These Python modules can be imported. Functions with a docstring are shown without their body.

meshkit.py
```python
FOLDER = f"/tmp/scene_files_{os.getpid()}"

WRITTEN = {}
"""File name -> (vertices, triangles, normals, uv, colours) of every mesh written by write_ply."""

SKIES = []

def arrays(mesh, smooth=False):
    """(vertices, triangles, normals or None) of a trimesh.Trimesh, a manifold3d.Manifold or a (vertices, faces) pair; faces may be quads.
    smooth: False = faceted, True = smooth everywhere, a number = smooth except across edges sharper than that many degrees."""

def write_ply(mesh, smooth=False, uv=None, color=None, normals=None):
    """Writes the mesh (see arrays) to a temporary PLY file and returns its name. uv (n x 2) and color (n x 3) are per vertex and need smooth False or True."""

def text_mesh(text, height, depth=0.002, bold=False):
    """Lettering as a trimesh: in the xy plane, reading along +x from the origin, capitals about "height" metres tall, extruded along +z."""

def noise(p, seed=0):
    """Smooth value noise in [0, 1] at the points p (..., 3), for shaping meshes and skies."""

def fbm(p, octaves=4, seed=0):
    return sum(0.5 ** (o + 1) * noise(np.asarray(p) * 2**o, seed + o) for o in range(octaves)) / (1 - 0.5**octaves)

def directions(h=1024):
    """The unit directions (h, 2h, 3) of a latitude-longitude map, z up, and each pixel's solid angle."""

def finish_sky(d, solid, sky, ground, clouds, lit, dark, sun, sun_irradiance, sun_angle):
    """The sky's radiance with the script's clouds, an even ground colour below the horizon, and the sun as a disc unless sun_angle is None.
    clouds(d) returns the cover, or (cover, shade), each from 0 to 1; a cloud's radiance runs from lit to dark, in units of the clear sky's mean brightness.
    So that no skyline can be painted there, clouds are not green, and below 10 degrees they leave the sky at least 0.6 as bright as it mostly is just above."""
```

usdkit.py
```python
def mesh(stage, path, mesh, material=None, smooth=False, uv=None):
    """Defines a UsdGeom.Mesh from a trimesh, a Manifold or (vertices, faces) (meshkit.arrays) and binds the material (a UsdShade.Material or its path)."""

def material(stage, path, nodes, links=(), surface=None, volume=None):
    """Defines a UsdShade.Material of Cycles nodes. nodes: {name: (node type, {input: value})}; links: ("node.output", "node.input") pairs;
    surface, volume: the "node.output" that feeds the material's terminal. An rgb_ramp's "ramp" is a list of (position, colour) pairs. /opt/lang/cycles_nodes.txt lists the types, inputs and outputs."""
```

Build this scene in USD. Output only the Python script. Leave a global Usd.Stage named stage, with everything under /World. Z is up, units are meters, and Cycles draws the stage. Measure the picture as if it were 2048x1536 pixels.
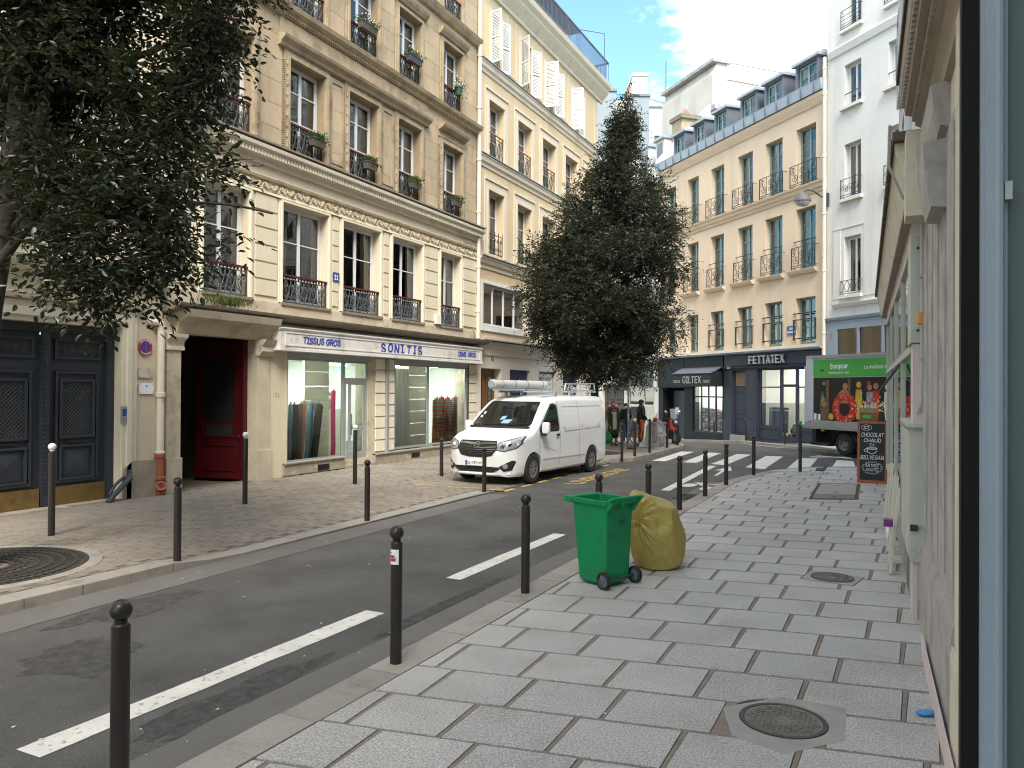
import math, random
import numpy as np, trimesh, manifold3d
from shapely.geometry import Polygon, Point, box as sbox
from shapely.ops import unary_union
from shapely import affinity
from scipy.spatial import Delaunay
from pxr import Usd, UsdGeom, UsdLux, UsdShade, Sdf, Gf, Vt
import usdkit, meshkit

stage = Usd.Stage.CreateInMemory()
UsdGeom.SetStageUpAxis(stage, UsdGeom.Tokens.z)
UsdGeom.SetStageMetersPerUnit(stage, 1.0)
UsdGeom.Xform.Define(stage, '/World')
stage.SetDefaultPrim(stage.GetPrimAtPath('/World'))
UsdGeom.Scope.Define(stage, '/World/Looks')
rng = np.random.default_rng(7)
random.seed(7)
PI = math.pi

# ---------------------------------------------------------------- camera, sky, sun
EYE = np.array([0, 0, 2.2])
YAW, PITCH, ROLL = [math.radians(a) for a in (26.24, 0.425, 0.342)]
FW = np.array([-math.sin(YAW) * math.cos(PITCH), math.cos(YAW) * math.cos(PITCH), math.sin(PITCH)])
R0 = np.array([math.cos(YAW), math.sin(YAW), 0]); U0 = np.cross(R0, FW)
RT = math.cos(ROLL) * R0 + math.sin(ROLL) * U0; UP = -math.sin(ROLL) * R0 + math.cos(ROLL) * U0
cam = UsdGeom.Camera.Define(stage, '/World/camera')
M = Gf.Matrix4d(1)
for r, vec in enumerate((RT, UP, -FW, EYE)):
    for c in range(3): M[r, c] = float(vec[c])
cam.AddTransformOp().Set(M)
cam.CreateHorizontalApertureAttr(36.0); cam.CreateVerticalApertureAttr(27.0)
cam.CreateFocalLengthAttr(36.0 * 1550 / 2048)
cam.CreateClippingRangeAttr(Gf.Vec2f(0.05, 2000))
EXPOSURE = 2.55
cam.CreateExposureAttr(EXPOSURE)

SUN = np.array([0.35, -0.55, 0.75]); SUN /= np.linalg.norm(SUN)
dome = UsdLux.DomeLight.Define(stage, '/World/sky')
dome.GetPrim().SetCustomDataByKey('label', 'bright blue spring sky with large white clouds over the roofs')
dome.GetPrim().SetCustomDataByKey('category', 'sky'); dome.GetPrim().SetCustomDataByKey('kind', 'structure')
skym = usdkit.material(stage, '/World/Looks/sky_air', {
    'tc': ('texture_coordinate', {}),
    'sky': ('sky_texture', {'sky_type': 'single_scattering', 'sun_disc': False, 'sun_elevation': math.asin(SUN[2]), 'sun_rotation': math.atan2(SUN[0], SUN[1]), 'air_density': 1.0, 'aerosol_density': 0.6}),
    'map': ('mapping', {'scale': (1.0, 1.0, 2.2), 'location': (12.5, 3.1, 2.2)}),
    'n': ('noise_texture', {'scale': 2.6, 'detail': 7.0, 'roughness': 0.56, 'distortion': 0.25}),
    'r': ('rgb_ramp', {'ramp': [(0.0, (0, 0, 0)), (0.49, (0, 0, 0)), (0.68, (0.9, 0.9, 0.9)), (0.8, (1, 1, 1))]}),
    'cl': ('color', {'value': (14.0, 12.8, 11.5)}), 'tn': ('color', {'value': (0.86, 1.09, 1.03)}), 'tm': ('mix_color', {'blend_type': 'multiply', 'fac': 1.0}),
    'mx': ('mix_color', {'blend_type': 'mix', 'use_clamp': True}),
    'bg': ('background_shader', {'strength': 0.065}),
}, [('tc.generated', 'map.vector'), ('map.vector', 'n.vector'), ('n.fac', 'r.fac'), ('r.color', 'mx.fac'), ('sky.color', 'tm.a'), ('tn.color', 'tm.b'), ('tm.result', 'mx.a'), ('cl.color', 'mx.b'), ('mx.result', 'bg.color')], surface='bg.background')
UsdShade.MaterialBindingAPI.Apply(dome.GetPrim()).Bind(skym)
sun = UsdLux.DistantLight.Define(stage, '/World/sun')
sun.CreateIntensityAttr(0.3); sun.CreateAngleAttr(30.0); sun.CreateNormalizeAttr(True); sun.CreateColorAttr(Gf.Vec3f(1.0, 0.93, 0.82))
zax = SUN; xax = np.cross([0, 0, 1.0], zax); xax /= np.linalg.norm(xax); yax = np.cross(zax, xax)
M = Gf.Matrix4d(1)
for r, vec in enumerate((xax, yax, zax)):
    for c in range(3): M[r, c] = float(vec[c])
sun.AddTransformOp().Set(M)

# ---------------------------------------------------------------- helpers: materials
L = {}
def mat(name, col, rough=0.8, var=0.12, scale=2.0, bump=0.0, bscale=80.0, obj=0.0, metal=0.0, spec=0.4, stain=None, sscale=0.7, smin=0.55, smax=0.75, sst=(1, 1, 1), fine=0.0, fscale=150.0, isl=0.0, coat=0.0, bevel=0.0, stretch=(1, 1, 1), extra=None):
    col = np.array(col, float)
    n = {'g': ('geometry', {}), 'm': ('mapping', {'scale': stretch}), 'n': ('noise_texture', {'scale': scale, 'detail': 5.0, 'roughness': 0.6}),
         'r': ('rgb_ramp', {'ramp': [(0.25, tuple(col * (1 - var))), (0.75, tuple(np.minimum(col * (1 + var), 1)))]}),
         'p': ('principled_bsdf', {'roughness': rough, 'metallic': metal, 'specular_ior_level': spec, 'coat_weight': coat})}
    k = [('g.position', 'm.vector'), ('m.vector', 'n.vector'), ('n.fac', 'r.fac')]
    cur = 'r.color'
    if stain is not None:
        n['sn'] = ('noise_texture', {'scale': sscale, 'detail': 8.0, 'roughness': 0.65}); n['smp'] = ('mapping', {'scale': sst})
        n['sr'] = ('rgb_ramp', {'ramp': [(smin, (0, 0, 0)), (smax, (1, 1, 1))]})
        n['sc'] = ('color', {'value': tuple(stain)}); n['sm'] = ('mix_color', {'blend_type': 'mix'})
        k += [('g.position', 'smp.vector'), ('smp.vector', 'sn.vector'), ('sn.fac', 'sr.fac'), ('sr.color', 'sm.fac'), (cur, 'sm.a'), ('sc.color', 'sm.b')]; cur = 'sm.result'
    if fine:
        n['fn'] = ('noise_texture', {'scale': fscale, 'detail': 3.0, 'roughness': 0.7})
        n['fr'] = ('rgb_ramp', {'ramp': [(0.3, (1 - fine,) * 3), (0.7, (1 + fine,) * 3)]}); n['fm'] = ('mix_color', {'blend_type': 'multiply', 'fac': 1.0})
        k += [('g.position', 'fn.vector'), ('fn.fac', 'fr.fac'), (cur, 'fm.a'), ('fr.color', 'fm.b')]; cur = 'fm.result'
    if obj or isl:
        n['oi'] = ('object_info', {}) if obj else ('geometry', {})
        a = obj or isl
        n['orr'] = ('rgb_ramp', {'ramp': [(0, (1 - a, 1 - a, 1 - a)), (0.5, (1.0, 1.0, 1.0)), (1, (1 + a, 1 + a * 0.93, 1 + a * 0.86))]}); n['om'] = ('mix_color', {'blend_type': 'multiply', 'fac': 1.0})
        k += [('oi.random' if obj else 'oi.random_per_island', 'orr.fac'), (cur, 'om.a'), ('orr.color', 'om.b')]; cur = 'om.result'
    k.append((cur, 'p.base_color'))
    nrm = None
    if bevel:
        n['bv'] = ('bevel', {'radius': bevel, 'samples': 4}); nrm = 'bv.bevel'
    if bump:
        n['bn'] = ('noise_texture', {'scale': bscale, 'detail': 4.0, 'roughness': 0.6}); n['bu'] = ('bump', {'strength': 1.0, 'distance': bump})
        k += [('g.position', 'bn.vector'), ('bn.fac', 'bu.height')]
        if nrm: k.append((nrm, 'bu.normal'))
        nrm = 'bu.normal'
    if nrm: k.append((nrm, 'p.normal'))
    L[name] = usdkit.material(stage, '/World/Looks/' + name, n, k, surface='p.BSDF')
    return L[name]
def glass(name, ior=1.5, tint=(1, 1, 1), rough=0.0):
    L[name] = usdkit.material(stage, '/World/Looks/' + name, {'t': ('transparent_bsdf', {'color': tint}), 'gl': ('glossy_bsdf', {'color': (0.95, 0.97, 1), 'roughness': rough}), 'f': ('fresnel', {'IOR': ior}), 'x': ('mix_closure', {})},
        [('f.fac', 'x.fac'), ('t.BSDF', 'x.closure1'), ('gl.BSDF', 'x.closure2')], surface='x.closure')
def emit(name, col, s):
    L[name] = usdkit.material(stage, '/World/Looks/' + name, {'e': ('emission', {'color': col, 'strength': s})}, surface='e.emission')
def leafmat(name, col, tr, rough=0.38, var=0.5):
    col = np.array(col); tr = np.array(tr)
    L[name] = usdkit.material(stage, '/World/Looks/' + name, {'g': ('geometry', {}), 'r': ('rgb_ramp', {'ramp': [(0, tuple(col * (1 - var))), (0.55, tuple(col)), (0.9, tuple(col * (1 + var))), (0.985, tuple(col * 1.7)), (1.0, (0.16, 0.09, 0.04))]}),
        'n': ('noise_texture', {'scale': 1.7, 'detail': 3.0}), 'nr': ('rgb_ramp', {'ramp': [(0.3, (0.6, 0.6, 0.62)), (0.7, (1.5, 1.5, 1.35))]}), 'm': ('mix_color', {'blend_type': 'multiply', 'fac': 1.0}),
        'p': ('principled_bsdf', {'roughness': rough, 'specular_ior_level': 0.3}), 't': ('translucent_bsdf', {'color': tuple(tr)}), 'x': ('mix_closure', {'fac': 0.22})},
        [('g.random_per_island', 'r.fac'), ('g.position', 'n.vector'), ('n.fac', 'nr.fac'), ('r.color', 'm.a'), ('nr.color', 'm.b'), ('m.result', 'p.base_color'), ('p.BSDF', 'x.closure1'), ('t.BSDF', 'x.closure2')], surface='x.closure')

mat('asphalt', (0.08, 0.076, 0.071), 0.85, 0.28, 0.9, bump=0.006, bscale=110, stain=(0.05, 0.047, 0.045), sscale=0.8, smin=0.5, smax=0.72, fine=0.55, fscale=85)
mat('gutter_concrete', (0.125, 0.116, 0.107), 0.85, 0.15, 1.5, bump=0.002, bscale=150, stain=(0.11, 0.1, 0.092), sscale=1.3, fine=0.15)
mat('granite', (0.385, 0.37, 0.35), 0.75, 0.1, 1.2, bump=0.001, bscale=150, obj=0.08, fine=0.6, fscale=75, stain=(0.33, 0.305, 0.275), sscale=1.1, smin=0.5, smax=0.7, bevel=0.006)
mat('asphalt_worn', (0.055, 0.052, 0.05), 0.9, 0.5, 9, bump=0.012, bscale=45, fine=0.4, fscale=90)
mat('slab_gap', (0.07, 0.055, 0.045), 0.95, 0.3, 6)
mat('mortar', (0.21, 0.17, 0.14), 0.95, 0.25, 6)
mat('kerb_granite', (0.28, 0.255, 0.225), 0.8, 0.12, 2, bump=0.002, bscale=120, obj=0.14, fine=0.22, fscale=110, stain=(0.15, 0.13, 0.105), sscale=2.2, bevel=0.02)
mat('paver', (0.24, 0.205, 0.168), 0.85, 0.2, 0.9, bump=0.003, bscale=70, obj=0.1, fine=0.2, fscale=90, stain=(0.15, 0.13, 0.11), sscale=0.8, smin=0.52, smax=0.72, bevel=0.008)
mat('paver_mass', (0.24, 0.205, 0.168), 0.85, 0.2, 0.9, isl=0.1, fine=0.2, fscale=90, stain=(0.15, 0.13, 0.11), sscale=0.8, smin=0.52, smax=0.72)
mat('paver_joint', (0.14, 0.12, 0.1), 0.95, 0.2, 4)
mat('concrete_patch', (0.3, 0.285, 0.26), 0.9, 0.15, 5, bump=0.003, bscale=90, fine=0.15)
mat('road_white', (0.58, 0.56, 0.515), 0.8, 0.15, 3, stain=(0.22, 0.21, 0.2), sscale=16, smin=0.57, smax=0.66, bump=0.002, bscale=150)
mat('road_yellow', (0.5, 0.33, 0.06), 0.8, 0.2, 3, stain=(0.13, 0.12, 0.1), sscale=9, smin=0.48, smax=0.6)
mat('cast_iron', (0.06, 0.055, 0.05), 0.55, 0.2, 8, metal=0.4, bump=0.002, bscale=100, stain=(0.12, 0.08, 0.05), sscale=6)
mat('cover_steel', (0.16, 0.145, 0.125), 0.6, 0.2, 6, metal=0.3, stain=(0.1, 0.08, 0.06), sscale=8)
mat('cream_paint', (0.6, 0.52, 0.385), 0.75, 0.05, 1.2, bump=0.002, bscale=40, stain=(0.47, 0.39, 0.27), sscale=0.8, smin=0.54, smax=0.8, sst=(2, 2, .3), bevel=0.006)
mat('cream_light', (0.66, 0.6, 0.47), 0.75, 0.06, 1.4, bump=0.002, bscale=40, stain=(0.46, 0.4, 0.3), sscale=1.1, smin=0.55, smax=0.8, bevel=0.006)
mat('passage_wall', (0.1, 0.08, 0.055), 0.9, 0.2, 2)  # dark copy of the beige plaster, passage shade put into the colour
mat('grubby_plaster', (0.47, 0.4, 0.3), 0.88, 0.12, 2, bump=0.006, bscale=24, stain=(0.28, 0.23, 0.165), sscale=1.8, smin=0.5, smax=0.7, fine=0.08, fscale=60, bevel=0.008)
mat('plinth_stone', (0.3, 0.25, 0.19), 0.9, 0.2, 3, bump=0.01, bscale=22, stain=(0.5, 0.42, 0.3), sscale=2.6, smin=0.58, smax=0.66, bevel=0.01)
mat('ashlar', (0.41, 0.32, 0.21), 0.88, 0.12, 1.1, bump=0.003, bscale=45, obj=0.1, stain=(0.29, 0.22, 0.15), sscale=0.8, smin=0.5, smax=0.75, sst=(1.6, 1.6, .5), bevel=0.004)
mat('ashlar_joint', (0.3, 0.22, 0.135), 0.95, 0.1, 4)
mat('stone_trim', (0.37, 0.29, 0.19), 0.88, 0.14, 3, bump=0.006, bscale=30, stain=(0.22, 0.16, 0.1), sscale=2.2, smin=0.48, smax=0.7, bevel=0.006)
mat('carved_cream', (0.56, 0.47, 0.33), 0.85, 0.12, 6, bump=0.004, bscale=50, stain=(0.3, 0.24, 0.165), sscale=4, smin=0.5, smax=0.7)
mat('ledge_dirty', (0.2, 0.165, 0.125), 0.95, 0.25, 4, bump=0.01, bscale=30, stain=(0.1, 0.08, 0.06), sscale=3)
mat('beige_render', (0.56, 0.435, 0.275), 0.85, 0.04, 0.8, bump=0.001, bscale=60, stain=(0.47, 0.36, 0.23), sscale=0.5, smin=0.5, smax=0.8, sst=(2.4, 2.4, .2))
mat('beige_trim', (0.58, 0.5, 0.385), 0.8, 0.04, 1.0, bevel=0.006)
mat('white_render', (0.62, 0.565, 0.5), 0.8, 0.04, 1.0, bump=0.001, bscale=60)
mat('zinc', (0.33, 0.37, 0.42), 0.5, 0.12, 1.5, metal=0.25, stain=(0.25, 0.28, 0.32), sscale=2)
mat('zinc_dark', (0.13, 0.14, 0.165), 0.5, 0.12, 1.5, metal=0.2)
mat('orange_render', (0.68, 0.525, 0.38), 0.85, 0.03, 0.6, bump=0.001, bscale=50, stain=(0.56, 0.425, 0.3), sscale=0.5, smin=0.52, smax=0.8, sst=(2.4, 2.4, .2))
mat('orange_trim', (0.62, 0.47, 0.33), 0.85, 0.04, 0.8)
mat('white_wall', (0.62, 0.6, 0.565), 0.85, 0.05, 0.7, bump=0.0015, bscale=50, stain=(0.48, 0.455, 0.41), sscale=0.6, smin=0.5, smax=0.8, sst=(2.4, 2.4, .2))
mat('gable_render', (0.5, 0.455, 0.4), 0.9, 0.07, 0.6, bump=0.004, bscale=20, stain=(0.36, 0.31, 0.265), sscale=0.4, smin=0.5, smax=0.7, sst=(1.6, 1.6, .4))
mat('shaded_render', (0.24, 0.265, 0.29), 0.9, 0.07, 0.5, stain=(0.2, 0.22, 0.245), sscale=0.4)  # shaded faces of the distant pale walls, shade put into the colour
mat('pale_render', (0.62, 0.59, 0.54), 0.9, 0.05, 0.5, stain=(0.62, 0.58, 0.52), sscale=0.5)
mat('navy_paint', (0.03, 0.035, 0.045), 0.5, 0.15, 2, bump=0.0008, bscale=60, bevel=0.006, stain=(0.045, 0.05, 0.062), sscale=1.8)
mat('shop_blue', (0.035, 0.038, 0.056), 0.6, 0.1, 2, spec=0.25, bevel=0.006)
mat('shop_black', (0.014, 0.015, 0.017), 0.6, 0.15, 2, spec=0.2, bevel=0.006)
mat('grey_blue_paint', (0.25, 0.3, 0.36), 0.55, 0.05, 1, bevel=0.006)
mat('red_door', (0.06, 0.004, 0.006), 0.4, 0.15, 2, bevel=0.006)
mat('dark_red', (0.1, 0.018, 0.014), 0.45, 0.2, 5)
mat('wood_brown', (0.17, 0.075, 0.03), 0.45, 0.25, 4, stretch=(6, 6, 1))
mat('brass', (0.2, 0.13, 0.045), 0.5, 0.3, 3, metal=0.5, stain=(0.09, 0.065, 0.03), sscale=2.5)
mat('lamp_hood', (0.1, 0.1, 0.105), 0.6, 0.15, 4)
mat('iron_black', (0.022, 0.022, 0.024), 0.5, 0.2, 6)
mat('iron_grey', (0.045, 0.05, 0.055), 0.5, 0.2, 6)
mat('iron_blue', (0.06, 0.085, 0.13), 0.5, 0.1, 6)
mat('white_frame', (0.62, 0.62, 0.61), 0.45, 0.04, 2)
mat('green_frame', (0.2, 0.31, 0.29), 0.5, 0.08, 2)
mat('alu', (0.33, 0.34, 0.33), 0.45, 0.08, 3, metal=0.3)
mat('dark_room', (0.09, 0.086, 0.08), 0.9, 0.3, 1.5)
mat('curtain', (0.55, 0.54, 0.5), 0.9, 0.08, 3)
mat('curtain_green', (0.36, 0.44, 0.38), 0.9, 0.08, 3)
mat('shop_wall', (0.76, 0.79, 0.73), 0.85, 0.04, 1)
mat('shop_floor', (0.12, 0.13, 0.15), 0.5, 0.1, 1)
mat('fascia_white', (0.6, 0.57, 0.54), 0.5, 0.05, 1.5, stain=(0.33, 0.29, 0.25), sscale=1.6, smin=0.55, smax=0.72, stretch=(4, 4, 1))
mat('letter_blue', (0.035, 0.05, 0.26), 0.5, 0.1, 3)
mat('navy_sign', (0.016, 0.018, 0.1), 0.4, 0.05, 2)
mat('sign_white', (0.75, 0.75, 0.75), 0.45, 0.04, 2)
mat('sign_red', (0.42, 0.03, 0.035), 0.4, 0.1, 4)
mat('sign_blue', (0.035, 0.06, 0.26), 0.4, 0.1, 4)
mat('plate_blue', (0.05, 0.07, 0.2), 0.35, 0.1, 4)
mat('pipe_cream', (0.62, 0.56, 0.46), 0.6, 0.06, 2, stain=(0.4, 0.34, 0.26), sscale=4, smin=0.58, smax=0.7)
mat('pipe_red', (0.28, 0.075, 0.04), 0.65, 0.15, 4, stain=(0.16, 0.05, 0.03), sscale=6)
mat('van_white', (0.7, 0.7, 0.7), 0.25, 0.02, 1, coat=0.6, stain=(0.6, 0.6, 0.57), sscale=1.2, smin=0.6, smax=0.8)
mat('plastic_black', (0.018, 0.018, 0.019), 0.5, 0.1, 5)
mat('gloss_black', (0.006, 0.007, 0.008), 0.06, 0.05, 5, spec=0.6, coat=1.0)
mat('rubber', (0.022, 0.021, 0.02), 0.85, 0.2, 8)
mat('rim_grey', (0.2, 0.19, 0.18), 0.45, 0.15, 8, metal=0.4)
mat('chrome', (0.65, 0.65, 0.65), 0.15, 0.03, 3, metal=1.0)
mat('lamp_lens', (0.32, 0.34, 0.36), 0.1, 0.5, 9, metal=0.3, coat=1.0)
mat('tube_grey', (0.42, 0.42, 0.41), 0.5, 0.1, 4)
mat('galvanised', (0.42, 0.46, 0.47), 0.4, 0.1, 5, metal=0.5)
mat('bollard_brown', (0.022, 0.018, 0.017), 0.33, 0.15, 6, bump=0.0006, bscale=50)
mat('ball_white', (0.68, 0.66, 0.63), 0.5, 0.1, 8)
mat('ball_green', (0.02, 0.32, 0.06), 0.35, 0.1, 8)
mat('ball_yellow', (0.4, 0.3, 0.03), 0.4, 0.1, 8)
mat('bin_green', (0.004, 0.21, 0.075), 0.5, 0.1, 2.5, bump=0.0006, bscale=120, stain=(0.02, 0.15, 0.065), sscale=4, smin=0.52, smax=0.7, spec=0.3)
mat('skin', (0.42, 0.24, 0.17), 0.6, 0.08, 8)
mat('coat_olive', (0.075, 0.075, 0.025), 0.9, 0.15, 5)
mat('cloth_black', (0.014, 0.014, 0.017), 0.85, 0.2, 6)
mat('cloth_orange', (0.3, 0.075, 0.022), 0.85, 0.1, 6)
mat('cloth_white', (0.62, 0.58, 0.5), 0.9, 0.08, 8)
mat('cloth_denim', (0.05, 0.08, 0.16), 0.9, 0.15, 8)
mat('cloth_red', (0.35, 0.02, 0.03), 0.9, 0.1, 8)
mat('hair_ginger', (0.14, 0.05, 0.025), 0.8, 0.25, 30, bump=0.01, bscale=60)
mat('hair_dark', (0.012, 0.01, 0.01), 0.6, 0.2, 30)
mat('fur', (0.5, 0.42, 0.33), 0.95, 0.2, 30, bump=0.01, bscale=80)
mat('bark', (0.032, 0.026, 0.02), 0.95, 0.35, 5, bump=0.02, bscale=18, stretch=(1, 1, 0.35))
mat('soil', (0.035, 0.03, 0.026), 0.95, 0.3, 6, bump=0.02, bscale=30)
mat('pot_brown', (0.1, 0.08, 0.07), 0.7, 0.1, 5)
mat('pot_grey', (0.06, 0.065, 0.075), 0.6, 0.1, 5)
mat('pot_green', (0.02, 0.07, 0.05), 0.6, 0.1, 5)
mat('terracotta', (0.4, 0.2, 0.12), 0.8, 0.15, 4)
mat('chalkboard', (0.018, 0.019, 0.02), 0.7, 0.25, 4)
mat('chalk', (0.72, 0.72, 0.7), 0.9, 0.1, 20)
mat('frame_orange', (0.3, 0.075, 0.02), 0.55, 0.15, 5)
mat('cabinet_beige', (0.42, 0.42, 0.36), 0.6, 0.06, 3, stain=(0.3, 0.29, 0.24), sscale=4, smin=0.6, smax=0.72)
mat('pink_render', (0.55, 0.46, 0.44), 0.9, 0.06, 3, bump=0.004, bscale=60)
mat('aged_stone', (0.36, 0.335, 0.31), 0.9, 0.12, 2, bump=0.004, bscale=60, stain=(0.22, 0.2, 0.19), sscale=3, smin=0.48, smax=0.7)
mat('aged_cream', (0.55, 0.5, 0.4), 0.85, 0.08, 2, bump=0.003, bscale=60, stain=(0.36, 0.32, 0.25), sscale=3, smin=0.55, smax=0.72)
mat('soffit', (0.3, 0.255, 0.205), 0.9, 0.1, 2, stain=(0.2, 0.165, 0.13), sscale=1.5)
mat('eave_brown', (0.1, 0.07, 0.05), 0.9, 0.3, 5)
mat('frame_pale_blue', (0.27, 0.315, 0.37), 0.55, 0.08, 3, bump=0.001, bscale=60, stain=(0.17, 0.18, 0.19), sscale=9, smin=0.62, smax=0.7)
mat('frame_sage', (0.1, 0.135, 0.128), 0.6, 0.08, 3)
mat('gap_black', (0.004, 0.004, 0.004), 0.9, 0.3, 20)
mat('opposite_wall', (0.52, 0.47, 0.42), 0.9, 0.06, 0.8)
mat('purple', (0.16, 0.02, 0.16), 0.5, 0.1, 5)
mat('glove_blue', (0.06, 0.25, 0.5), 0.6, 0.1, 20)
mat('paper_white', (0.6, 0.6, 0.58), 0.9, 0.1, 10)
mat('cardboard', (0.3, 0.19, 0.1), 0.9, 0.1, 5)
mat('pigeon_grey', (0.075, 0.08, 0.095), 0.7, 0.25, 40)
mat('truck_silver', (0.5, 0.52, 0.56), 0.4, 0.06, 2, metal=0.2)
mat('ad_green', (0.07, 0.34, 0.065), 0.4, 0.1, 1)
mat('ad_dark', (0.022, 0.017, 0.014), 0.4, 0.4, 1.5)
mat('ad_brown', (0.14, 0.085, 0.05), 0.4, 0.3, 4)
mat('ad_red', (0.48, 0.03, 0.02), 0.4, 0.35, 4)
mat('ad_yellow', (0.5, 0.34, 0.04), 0.4, 0.3, 6)
mat('ad_skin', (0.33, 0.16, 0.09), 0.4, 0.3, 6)
mat('ad_pale', (0.62, 0.6, 0.42), 0.4, 0.2, 6)
mat('ad_teal', (0.04, 0.17, 0.1), 0.4, 0.3, 6)
mat('ad_grey', (0.2, 0.24, 0.28), 0.4, 0.3, 6)
mat('amber', (0.6, 0.22, 0.02), 0.3, 0.1, 6)
mat('plaid', (0.32, 0.16, 0.07), 0.9, 0.1, 6)
glass('pane_glass', 2.0); glass('shop_glass', 1.5, (0.93, 0.98, 0.95)); glass('car_glass', 1.6, (0.16, 0.19, 0.17))
emit('tube_light', (0.9, 1.0, 0.92), 9.5); emit('exit_green', (0.1, 0.9, 0.3), 1.4); emit('warm_bulb', (1.0, 0.7, 0.3), 3.0); emit('lamp_panel', (1.0, 0.97, 0.86), 3.0)
leafmat('oak_leaf', (0.03, 0.038, 0.022), (0.05, 0.07, 0.02), 0.3)
leafmat('ilex_leaf', (0.062, 0.068, 0.043), (0.08, 0.09, 0.04), 0.42)
leafmat('planter_leaf', (0.06, 0.13, 0.025), (0.09, 0.17, 0.03), 0.5)
leafmat('weed_leaf', (0.12, 0.15, 0.04), (0.12, 0.16, 0.04), 0.6)
L['bag_yellow'] = usdkit.material(stage, '/World/Looks/bag_yellow', {'g': ('geometry', {}), 'n': ('noise_texture', {'scale': 11.0, 'detail': 3.0, 'distortion': 1.2}), 'bu': ('bump', {'strength': 0.5, 'distance': 0.02}),
    'r': ('rgb_ramp', {'ramp': [(0.3, (0.4, 0.325, 0.085)), (0.7, (0.52, 0.44, 0.15))]}),
    'p': ('principled_bsdf', {'roughness': 0.2, 'specular_ior_level': 0.6}), 't': ('translucent_bsdf', {'color': (0.62, 0.5, 0.12)}), 'x': ('mix_closure', {'fac': 0.35})},
    [('g.position', 'n.vector'), ('n.fac', 'bu.height'), ('n.fac', 'r.fac'), ('r.color', 'p.base_color'), ('bu.normal', 'p.normal'), ('p.BSDF', 'x.closure1'), ('t.BSDF', 'x.closure2')], surface='x.closure')
L['clear_plastic'] = usdkit.material(stage, '/World/Looks/clear_plastic', {'t': ('transparent_bsdf', {'color': (0.85, 0.85, 0.85)}), 'p': ('principled_bsdf', {'base_color': (0.5, 0.5, 0.5), 'roughness': 0.25}), 'x': ('mix_closure', {'fac': 0.4})}, [('t.BSDF', 'x.closure1'), ('p.BSDF', 'x.closure2')], surface='x.closure')
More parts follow.
